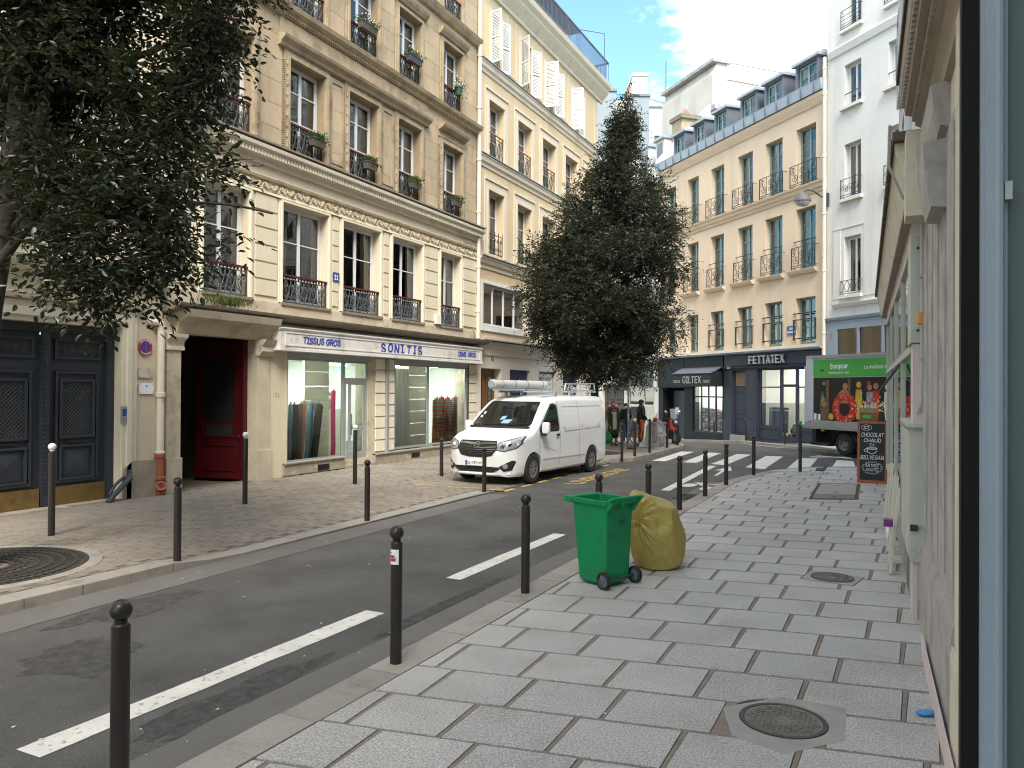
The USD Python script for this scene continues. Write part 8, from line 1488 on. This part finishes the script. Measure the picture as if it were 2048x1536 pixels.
ck.tube(FA.pt(.2 + .12 * np.cos(np.linspace(0, 6.28, 24)), 1.345 + .065 * np.sin(np.linspace(0, 6.28, 24)), np.full(24, .002)), .004, 4)
ck.tube(FA.pt(np.array([.21, .23, .28, .36, .41, .44, .21]), np.array([.84, .75, .72, .72, .75, .84, .84]), np.full(7, .002)), .007, 4).tube(FA.pt(.32 + .115 * np.cos(np.linspace(0, 6.28, 20)), .84 + .025 * np.sin(np.linspace(0, 6.28, 20)), np.full(20, .002)), .006, 4).tube(FA.pt(.2 + .05 * np.cos(np.linspace(1.2, 5, 12)), .79 + .035 * np.sin(np.linspace(1.2, 5, 12)), np.full(12, .002)), .006, 4)
for k in range(3): zz = np.linspace(.88, .97, 8); ck.tube(FA.pt(.28 + k * .04 + .012 * np.sin(zz * 70), zz, np.full(8, .002)), .004, 4)
aa = np.linspace(0, 2 * PI, 37); rs = np.where(np.arange(37) % 2, 1.0, .78); ck.tube(FA.pt(.33 + .24 * rs * np.cos(aa), .37 + .16 * rs * np.sin(aa), np.full(37, .002)), .0045, 4); put('writing', ck, 'chalk', AB)
def pigeon(loc, ang, lab):
    t = thing('pigeon', lab, 'pigeon', loc); sk = [((-.11, 0, .1), .028), ((-.03, 0, .115), .055), ((.05, 0, .135), .052), ((.1, 0, .19), .028), ((.12, 0, .225), .03), ((-.19, 0, .085), .014)]
    parts = []
    for i, j in ((5, 0), (0, 1), (1, 2), (2, 3), (3, 4)):
        p = []
        for q in (i, j): p.append(np.array(sph(sk[q][0], sk[q][1], 2).vertices) * 1)
        parts.append(manifold3d.Manifold.hull_points(np.vstack(p)))
    mn = parts[0]
    for q in parts[1:]: mn = mn + q
    def T(v): v = np.asarray(v, float); c, s = math.cos(ang), math.sin(ang); return np.c_[loc[0] + v[:, 0] * c - v[:, 1] * s, loc[1] + v[:, 0] * s + v[:, 1] * c, loc[2] + v[:, 2]]
    v, f = arr(mn.refine_to_length(.012)); tmm = trimesh.Trimesh(v, f); trimesh.smoothing.filter_taubin(tmm, iterations=8); put('body', (T(tmm.vertices), tmm.faces), 'pigeon_grey', t, smooth=True)
    b = MB()
    for sg in (-1, 1):
        w_ = sph((-.04, sg * .045, .125), 1, 2); w_.vertices = (np.array(w_.vertices) - [-.04, sg * .045, .125]) * [.12, .016, .04] + [-.04, sg * .048, .125]; b.mesh(w_)
    v, f = b.get(); put('wing', (T(v), f), 'zinc_dark', t, smooth=True)
    b = MB().tube([(.0, .02, .08), (.0, .022, .0), (.03, .025, .0)], .005, 5).tube([(.01, -.02, .08), (.01, -.022, .0), (.04, -.025, .0)], .005, 5); v, f = b.get(); put('foot', (T(v), f), 'terracotta', t)
    b = MB().tube([(.145, 0, .222), (.175, 0, .212)], [.008, .002], 6); v, f = b.get(); put('beak', (T(v), f), 'iron_black', t); v, f = MB().mesh(sph((.133, .024, .232), .005, 1)).mesh(sph((.133, -.024, .232), .005, 1)).get(); put('eye', (T(v), f), 'amber', t)
pigeon((-1.71, 22.25, .006), .55, 'grey pigeon standing on the pavement corner')
pigeon((-.9, 24.2, .004), PI + .4, 'second pigeon half hidden behind the chalkboard')
g = trimesh.creation.icosphere(3, 1.0); gv = np.array(g.vertices); gv = gv * (1 + .5 * (meshkit.fbm(gv * 2, 3) - .5))[:, None] * [.07, .035, .02]; c, s = math.cos(.5), math.sin(.5); gv = np.c_[gv[:, 0] * c - gv[:, 1] * s, gv[:, 0] * s + gv[:, 1] * c, gv[:, 2]] + [.2, 6.0, .018]
GL = thing('discarded_glove', 'crumpled bright blue glove on the slabs by the right wall', 'glove', (.2, 6.0, 0)); put('palm', (gv, g.faces), 'glove_blue', GL, smooth=True)
b = MB()
for k in range(4): b.tube([(.2 + .03, 6.02 + k * .012 - .02, .02), (.27 + k * .008, 6.05 + k * .016 - .03, .02), (.29 + k * .008, 6.05 + k * .02 - .03, .012)], .009, 6)
put('finger', b, 'glove_blue', GL, smooth=True)
P0 = thing('paper_sheet', 'white sheet of paper lying by the rubbish bag', 'paper', (-8.5, 29.3, 0)); put('sheet', ([(-8.9, 29.2, .02), (-8.35, 29.0, .02), (-8.3, 29.6, .06), (-8.75, 29.75, .45)], [[0, 1, 2], [0, 2, 3]]), 'paper_white', P0)
P0 = thing('crumpled_packet', 'crumpled blue and white packet on the far pavement', 'packet', (-8.95, 29.3, 0)); put('packet', sph((-8.98, 29.2, .07), .1, 1), 'sign_blue', P0); put('lining', sph((-9.06, 29.15, .05), .07, 1), 'paper_white', P0)
P0 = thing('flattened_carton', 'small brown carton on the pavement behind the van', 'carton', (-8.9, 28.3, 0)); put('box', MB().hexa([(-9.05, 28.2, .0), (-8.75, 28.1, .0), (-8.7, 28.35, .0), (-9.0, 28.45, .0), (-9.05, 28.2, .1), (-8.72, 28.1, .14), (-8.68, 28.35, .12), (-9.0, 28.45, .1)]), 'cardboard', P0); put('flap', ([(-9.05, 28.2, .1), (-8.72, 28.1, .14), (-8.7, 28.0, .06), (-9.02, 28.08, .03)], [[0, 1, 2], [0, 2, 3]]), 'wood_brown', P0)

# rubbish stand with clear bag
c0 = np.array([-8.1, 29.1, 0]); RS = thing('rubbish_stand', 'street rubbish stand with a full clear bag hanging in its ring', 'rubbish stand', c0)
b = MB().lathe([(.29, .95), (.31, .96), (.31, 1.0), (.29, 1.0)], c0, 24)
for k in range(9): a = k * 2 * PI / 9; b.tube([c0 + [.3 * math.cos(a), .3 * math.sin(a), .96], c0 + [.26 * math.cos(a), .26 * math.sin(a), .04]], .014, 5)
put('stand', b.lathe([(.27, .0), (.27, .05), (0, .05)], c0, 20), 'aged_stone', RS)
m = trimesh.creation.icosphere(4, 1.0); v = np.array(m.vertices); v = v * (1 + .12 * (rid(v * 3, 3) - .5))[:, None] * [.27, .27, .5] + c0 + [.02, .0, .55]; put('bag', (v, m.faces), 'clear_plastic', RS, smooth=True)
rr = np.random.default_rng(9)
for i in range(14):
    m = trimesh.creation.icosphere(2, 1.0); q = np.array(m.vertices); q = q * (1 + .5 * (meshkit.noise(q * 2 + i, i) - .5))[:, None] * rr.uniform(.07, .15) + c0 + [rr.uniform(-.14, .14), rr.uniform(-.14, .14), .15 + i * .062]; put('contents', (q, m.faces), rr.choice(['paper_white', 'cardboard', 'cloth_red', 'ad_skin', 'sign_white', 'cloth_pink', 'pot_grey']), RS)
put('carton_on_top', MB().tube([c0 + [-.12, 0, 1.0], c0 + [-.05, .02, 1.2], c0 + [-.02, .05, 1.35]], [.09, .08, .02], 8), 'sign_white', RS); put('red_packet', sph(c0 + [-.1, -.05, 1.08], .09, 1), 'cloth_red', RS)
sk = thing('grey_sack', 'tall grey sack standing beside the clear rubbish bag', 'sack', (-8.42, 29.0, 0)); put('sack', MB().lathe([(0, 0), (.13, .02), (.15, .4), (.12, .8), (.06, .95), (0, .96)], (-8.42, 29.0, 0), 9), 'tube_grey', sk, smooth=60)

# parked scooter
sc = thing('motor_scooter', 'black and red motor scooter with windscreen parked behind the rubbish bag', 'scooter', (-8.6, 32.0, 0)); zs = hz(-8.6, 32)
so = np.array([-8.6, 32.0, zs]); sf_ = unit(np.array([.55, -.3, 0])); sl = np.array([-sf_[1], sf_[0], 0])
def sT(p): p = np.asarray(p, float); return so + p[..., 0:1] * sf_ + p[..., 1:2] * sl + np.array([0, 0, 1.0]) * p[..., 2:3]
def sput(n, m, ma, sm=40): v, f = arr(m); return put(n, (sT(v), f), ma, sc, sm)
for x in (-.62, .62): sput('wheel', MB().lathe([(.15, -.05), (.23, -.055), (.26, 0), (.23, .055), (.15, .05)], (x, 0, .26), 22, (0, 1, 0)), 'rubber'); sput('rim', MB().lathe([(0, .03), (.15, .045), (.15, -.045), (0, -.03)], (x, 0, .26), 16, (0, 1, 0)), 'rim_grey')
hp = lambda L_: manifold3d.Manifold.hull_points(np.vstack([np.array(sph(c_, r_, 1).vertices) for c_, r_ in L_]))
sput('body', hp([((-.75, 0, .62), .12), ((-.2, 0, .5), .15), ((-.6, 0, .45), .14)]) + hp([((-.2, 0, .32), .13), ((.3, 0, .3), .12)]) + hp([((.3, 0, .35), .14), ((.48, 0, .95), .12)]), 'gloss_black', 60); sput('seat', hp([((-.72, 0, .8), .1), ((-.1, 0, .76), .11)]), 'plastic_black', 60); sput('front_shield', hp([((.5, .16, .6), .05), ((.5, -.16, .6), .05), ((.42, .16, .95), .06), ((.42, -.16, .95), .06)]), 'cloth_red', 60); sput('headlight', sph((.58, 0, .88), .09, 2), 'lamp_lens'); sput('mudguard', hp([((.55, 0, .52), .07), ((.75, 0, .48), .05)]), 'gloss_black', 60)
sput('handlebar', MB().tube([(.36, -.36, 1.05), (.42, -.1, 1.06), (.42, .1, 1.06), (.36, .36, 1.05)], .02, 7), 'plastic_black'); sput('fork', MB().tube([(.62, .08, .26), (.46, .08, .9)], .022, 6).tube([(.62, -.08, .26), (.46, -.08, .9)], .022, 6), 'rim_grey'); sput('windscreen', MB().add([(.5, -.2, 1.05), (.5, .2, 1.05), (.4, .17, 1.45), (.4, -.17, 1.45)], [[0, 1, 2], [0, 2, 3]]), 'clear_plastic')
for sg in (-1, 1): sput('mirror', MB().tube([(.4, sg * .3, 1.06), (.42, sg * .36, 1.28)], .008, 5).mesh(hp([((.42, sg * .36, 1.3), .05), ((.42, sg * .42, 1.34), .05)])), 'chrome')
sput('tail_light', sph((-.87, 0, .66), .07, 1), 'cloth_red'); sput('stand', MB().tube([(-.3, .1, .2), (-.35, .25, .0)], .014, 5), 'iron_grey')
def bicycle(o, f, lab):
    t = thing('bicycle', lab, 'bicycle', o); f = unit(np.array([*f, 0.])); l = np.array([-f[1], f[0], 0]); T = lambda p: np.array(o) + np.asarray(p, float)[..., 0:1] * f + np.asarray(p, float)[..., 1:2] * l + np.array([0, 0, 1.]) * np.asarray(p, float)[..., 2:3]
    def bp(n, m, ma): v, q = arr(m); put(n, (T(v), q), ma, t)
    a = np.linspace(0, 2 * PI, 25)
    for x in (-.5, .52):
        bp('tyre', MB().tube(np.c_[x + .33 * np.cos(a), 0 * a, .34 + .33 * np.sin(a)], .018, 5, caps=False), 'rubber'); sp = MB()
        for k in range(10): sp.tube([(x, 0, .34), (x + .32 * math.cos(k * .628), 0, .34 + .32 * math.sin(k * .628))], .003, 3)
        bp('spokes', sp, 'chrome')
    bp('frame', MB().tube([(-.5, 0, .34), (-.05, 0, .3), (.4, 0, .85), (-.2, 0, .82), (-.05, 0, .3)], .017, 6).tube([(-.5, 0, .34), (-.2, 0, .82)], .013, 5).tube([(.52, 0, .34), (.42, 0, .65), (.38, 0, .98)], .016, 6), 'iron_black')
    bp('handlebar', MB().tube([(.3, -.27, 1.0), (.4, -.2, 1.02), (.4, .2, 1.02), (.3, .27, 1.0)], .013, 6), 'chrome'); bp('saddle', hp([((-.3, 0, .95), .05), ((-.1, 0, .96), .025), ((-.3, .06, .95), .03), ((-.3, -.06, .95), .03)]), 'plastic_black'); bp('seat_post', MB().tube([(-.2, 0, .8), (-.23, 0, .93)], .013, 6), 'chrome')
bicycle((-9.75, 30.3, 0), (.5, .75), 'black bicycle locked by the sign pole among the pedestrians')
SP = thing('traffic_sign', 'grey pole with a pale traffic sign seen from behind near the pedestrians', 'traffic sign', (-9.38, 29.4, 0))
put('pole', MB().tube([(-9.38, 29.4, 0), (-9.38, 29.4, 3.0)], .04, 10), 'zinc', SP, smooth=40); put('plate', MB().fbox(FB, 0, .01, 0, .01, 0, .01) if False else MB().box(-9.75, -9.42, 29.39, 29.42, 2.2, 2.75), 'tube_grey', SP); put('bracket', MB().box(-9.72, -9.36, 29.36, 29.39, 2.4, 2.46), 'galvanised', SP)
put('sticker_band', MB().lathe([(.042, 1.6), (.042, 2.0)], (-9.38, 29.4, 0), 10).lathe([(.042, 1.05), (.042, 1.3)], (-9.38, 29.4, 0), 10), 'fascia_white', SP)

# ---------------------------------------------------------------- people
def solid(chains, ref=.03, it=6):
    m = None
    for L_ in chains:
        for (p, rp), (q, rq) in zip(L_[:-1], L_[1:]):
            h = manifold3d.Manifold.hull_points(np.vstack([np.array(sph(p, rp, 2).vertices), np.array(sph(q, rq, 2).vertices)])); m = h if m is None else m + h
    v, f = arr(m.refine_to_length(ref)); t = trimesh.Trimesh(v, f); trimesh.smoothing.filter_taubin(t, iterations=it); return np.array(t.vertices), np.array(t.faces)
def person(loc, face, H, lab, parts):
    t = thing('person', lab, 'person', loc); f = unit(np.array([*face, 0.0])); r = np.array([f[1], -f[0], 0]); k = H / 1.7
    T = lambda v: np.array(loc) + (np.asarray(v, float)[:, 0:1] * r + np.asarray(v, float)[:, 1:2] * f + np.array([0, 0, 1.]) * np.asarray(v, float)[:, 2:3]) * k
    for n, (m, ma) in parts.items(): v, q = arr(m); put(n, (T(v), q), ma, t, smooth=True)
def head_mesh(z=1.58, tilt=0.0):
    m = sph((0, 0, 0), 1, 3); v = np.array(m.vertices) * [.075, .095, .115]; jaw = np.clip((-.02 - v[:, 2]) / .1, 0, 1); v[:, 0] *= 1 - .35 * jaw; v[:, 1] = np.where(v[:, 1] > 0, v[:, 1] * (1 - .12 * jaw), v[:, 1] * (1 - .3 * jaw))
    b = MB().add(v + [0, .01, z], m.faces).mesh(manifold3d.Manifold.hull_points(np.array([(0, .118, z - .03), (-.016, .1, z - .032), (.016, .1, z - .032), (0, .098, z + .02)])))
    for sg in (-1, 1): e = sph((0, 0, 0), 1, 1); e.vertices = np.array(e.vertices) * [.012, .022, .032] + [sg * .077, .0, z - .005]; b.mesh(e)
    return b
def face_marks(z=1.58):
    b = MB()
    for sg in (-1, 1): e = sph((sg * .03, .093, z + .008), .011, 1); b.mesh(e); b.box(sg * .03 - .018, sg * .03 + .018, .094, .1, z + .026, z + .032)
    return b.box(-.022, .022, .094, .101, z - .062, z - .053)
def hand(p, d, sg, curl=.5):
    p = np.array(p, float); d = unit(np.array(d, float)); s_ = unit(np.cross(d, [0, 1.0, .1])); nrm = np.cross(s_, d); ch = [[(p, .024), (p + d * .05, .03), (p + d * .085, .028)]]
    for k, ln in enumerate((.065, .078, .074, .055)):
        q = p + d * .085 + s_ * (k - 1.5) * .017; ch.append([(p + d * .06 + s_ * (k - 1.5) * .012, .012), (q, .0095), (q + d * ln * .5 + nrm * curl * .018, .0085), (q + d * ln * .8 + nrm * curl * .05, .007)])
    ch.append([(p + d * .02, .013), (p + d * .045 - s_ * .035 * sg + nrm * .012, .011), (p + d * .08 - s_ * .04 * sg + nrm * .03, .009)]); return ch
def legs(z0=.88, st=.1, foot=.0):
    c = []
    for sg in (-1, 1): c.append([((sg * .09, 0, z0), .095), ((sg * (.09 + st * .2), .02, .5), .062), ((sg * (.09 + st * .3), -.01, .28), .058), ((sg * (.09 + st * .35), -.02, .09), .04)])
    return c
def shoes(st=.1):
    return [[((sg * (.09 + st * .35), -.04, .045), .045), ((sg * (.1 + st * .4), .06, .04), .043), ((sg * (.105 + st * .45), .14, .03), .032)] for sg in (-1, 1)]
cam_dir = lambda p: (-p[0], -p[1])
# woman in olive coat
wp = (-10.03, 29.55, 0.0); hd = head_mesh()
arm = [[((-.17, 0, 1.36), .065), ((-.26, .02, 1.1), .052), ((-.27, .05, .9), .04)], [((.17, 0, 1.36), .065), ((.25, .03, 1.1), .052), ((.2, .12, .92), .04)]]
body = solid([[((0, 0, 1.0), .13), ((0, 0, 1.3), .14)], [((0, 0, 1.35), .09), ((0, .01, 1.5), .05)]] + legs(.85, .0) + [[((-.27, .05, .9), .03), ((-.272, .06, .85), .026)], [((.2, .12, .92), .03), ((.19, .14, .87), .026)]] + hand((-.272, .06, .86), (0, .05, -1), 1) + hand((.19, .14, .88), (-.1, .2, -1), -1), .025)
bb = MB().add(*body).mesh(hd)
coat = solid([[((0, 0, 1.38), .13), ((0, .0, 1.2), .175), ((0, .0, .95), .19), ((0, .0, .68), .2)], [((-.1, 0, .95), .14), ((-.11, .0, .66), .16)], [((.1, 0, .95), .14), ((.11, .0, .66), .16)], [((-.14, 0, 1.4), .08), ((.14, 0, 1.4), .08)]] + arm, .035)
skirt = solid([[((-.07, 0, .7), .13), ((-.07, 0, .46), .14)], [((.07, 0, .7), .13), ((.07, 0, .46), .14)]], .04)
hair = MB(); m = sph((0, 0, 0), 1, 3); v = np.array(m.vertices) * [.105, .115, .12]; keep = ~((v[:, 1] > .045) & (v[:, 2] < .035)); v = v * (1 + .1 * (meshkit.noise(v * 40, 2) - .5))[:, None]; fk = keep[m.faces].all(1); hair.add(v + [0, -.005, 1.62], np.array(m.faces)[fk])
scarf = solid([[((-.07, .1, 1.46), .04), ((.07, .1, 1.46), .04)], [((-.09, .02, 1.47), .045), ((.09, .02, 1.47), .045)], [((-.03, .16, 1.42), .04), ((-.04, .2, 1.1), .045), ((-.03, .22, .78), .04)], [((.04, .16, 1.42), .045), ((.05, .2, 1.1), .05), ((.05, .215, .75), .045)]], .03)
person(wp, (.55, -.83), 1.5, 'woman in an olive coat with a long cream scarf and a green carrier bag', {'body': (bb, 'skin'), 'face_detail': (face_marks(), 'hair_dark'), 'coat': (coat, 'coat_olive'), 'skirt': (skirt, 'cloth_black'), 'hair': (hair, 'hair_ginger'), 'scarf': (scarf, 'cloth_white'), 'shoes': (solid(shoes(.0), .03), 'cloth_black')})
CBG = thing('carrier_bag', 'green plastic carrier bag held by the woman in the olive coat', 'carrier bag', (-10.27, 29.4, .2)); m = sph((0, 0, 0), 1, 4); v = np.array(m.vertices); v = v * (1 + .14 * (rid(v * 2.5, 8) - .5))[:, None]; v[:, :2] *= (1 - .45 * np.clip(v[:, 2], 0, 1))[:, None]; rw = np.array([-.83, -.55, 0]); hnd = np.array(wp) + rw * .272 * .88 + [0, 0, .76 * .88]
put('bag', (v * [.19, .15, .27] + hnd + [0, 0, -.33], m.faces), 'ball_green', CBG, smooth=True); put('strap', MB().tube([hnd + [-.06, 0, -.14], hnd + [0, 0, .0], hnd + [.06, 0, -.14]], .014, 6), 'ball_green', CBG)
def coatman(loc, face, H, lab, coatm, trm, hairm, shoem, hat=None, hood=None, redscarf=False, arms=None, extra=None):
    arm = arms or [[((-.18, 0, 1.38), .075), ((-.27, .02, 1.1), .062), ((-.24, .14, .95), .05)], [((.18, 0, 1.38), .075), ((.27, .02, 1.1), .062), ((.24, .14, .95), .05)]]
    hands = []
    for L_, sg in zip(arm, (1, -1)): e = np.array(L_[-1][0]); d_ = unit(e - np.array(L_[-2][0])); hands += [[(e, .032), (e + d_ * .05, .028)]] + hand(e + d_ * .04, d_, sg)
    body = MB().add(*solid([[((0, 0, .98), .13), ((0, 0, 1.3), .14)], [((0, 0, 1.35), .09), ((0, .01, 1.52), .055)]] + legs() + hands, .025)).mesh(head_mesh())
    jk = solid([[((0, 0, 1.38), .15), ((0, .0, 1.2), .18), ((0, .0, 1.0), .175), ((0, 0, .86), .17)], [((-.15, 0, 1.41), .085), ((.15, 0, 1.41), .085)], [((-.08, 0, 1.0), .14), ((.08, 0, 1.0), .14)], [((0, 0, 1.45), .1), ((0, 0, 1.5), .08)]] + arm, .035)
    tr = [[(p, r_ + .022) for p, r_ in L_] for L_ in legs()]; parts = {'body': (body, 'skin'), 'face_detail': (face_marks(), 'hair_dark'), 'jacket': (jk, coatm), 'trousers': (solid(tr, .035), trm), 'shoes': (solid(shoes(), .03), shoem)}
    m = sph((0, 0, 0), 1, 3); v = np.array(m.vertices) * [.09, .108, .115]; keep = ~((v[:, 1] > .04) & (v[:, 2] < .05)); fk = keep[m.faces].all(1); parts['hair'] = ((v + [0, -.002, 1.6], np.array(m.faces)[fk]), hairm)
    if hat: v2 = np.array(m.vertices) * [.1, .118, .12]; fk2 = (v2[:, 2] > -.005)[m.faces].all(1); parts['hat'] = (MB().add(v2 + [0, 0, 1.625], np.array(m.faces)[fk2]).lathe([(.1, 0), (.108, .0), (.108, .05), (.1, .05)], (0, 0, 1.61), 16), hat)
    if hood: parts['fur_hood'] = (solid([[((-.15, -.03, 1.46), .055), ((-.12, -.1, 1.52), .06), ((.0, -.14, 1.54), .06), ((.12, -.1, 1.52), .06), ((.15, -.03, 1.46), .055)]], .03, 2), hood)
    if redscarf: parts['scarf'] = (solid([[((-.09, .06, 1.47), .05), ((.09, .06, 1.47), .05)], [((-.08, -.06, 1.48), .05), ((.08, -.06, 1.48), .05)], [((0, .13, 1.42), .06), ((0, .15, 1.3), .05)]], .03), 'cloth_red')
    if extra: parts.update(extra)
    person(loc, face, H, lab, parts)
coatman((-10.75, 31.6, hz(-10.75, 31.6)), (.45, -.85), 1.72, 'dark-haired person in a grey coat with red scarf and fur hood, behind the olive coat', 'iron_grey', 'cloth_black', 'hair_dark', 'cloth_black', hood='fur', redscarf=True)
coatman((-10.1, 31.3, hz(-10.1, 31.3)), (-.75, .55), 1.66, 'person in a black coat with a pale fur hood and jeans, seen from behind', 'cloth_black', 'cloth_denim', 'hair_dark', 'sign_white', hood='fur')
coatman((-9.7, 32.2, hz(-9.7, 32.2)), (.8, .55), 1.78, 'man in a black beanie, black puffer jacket and orange trousers', 'cloth_black', 'cloth_orange', 'hair_dark', 'cloth_tan', hat='cloth_black')
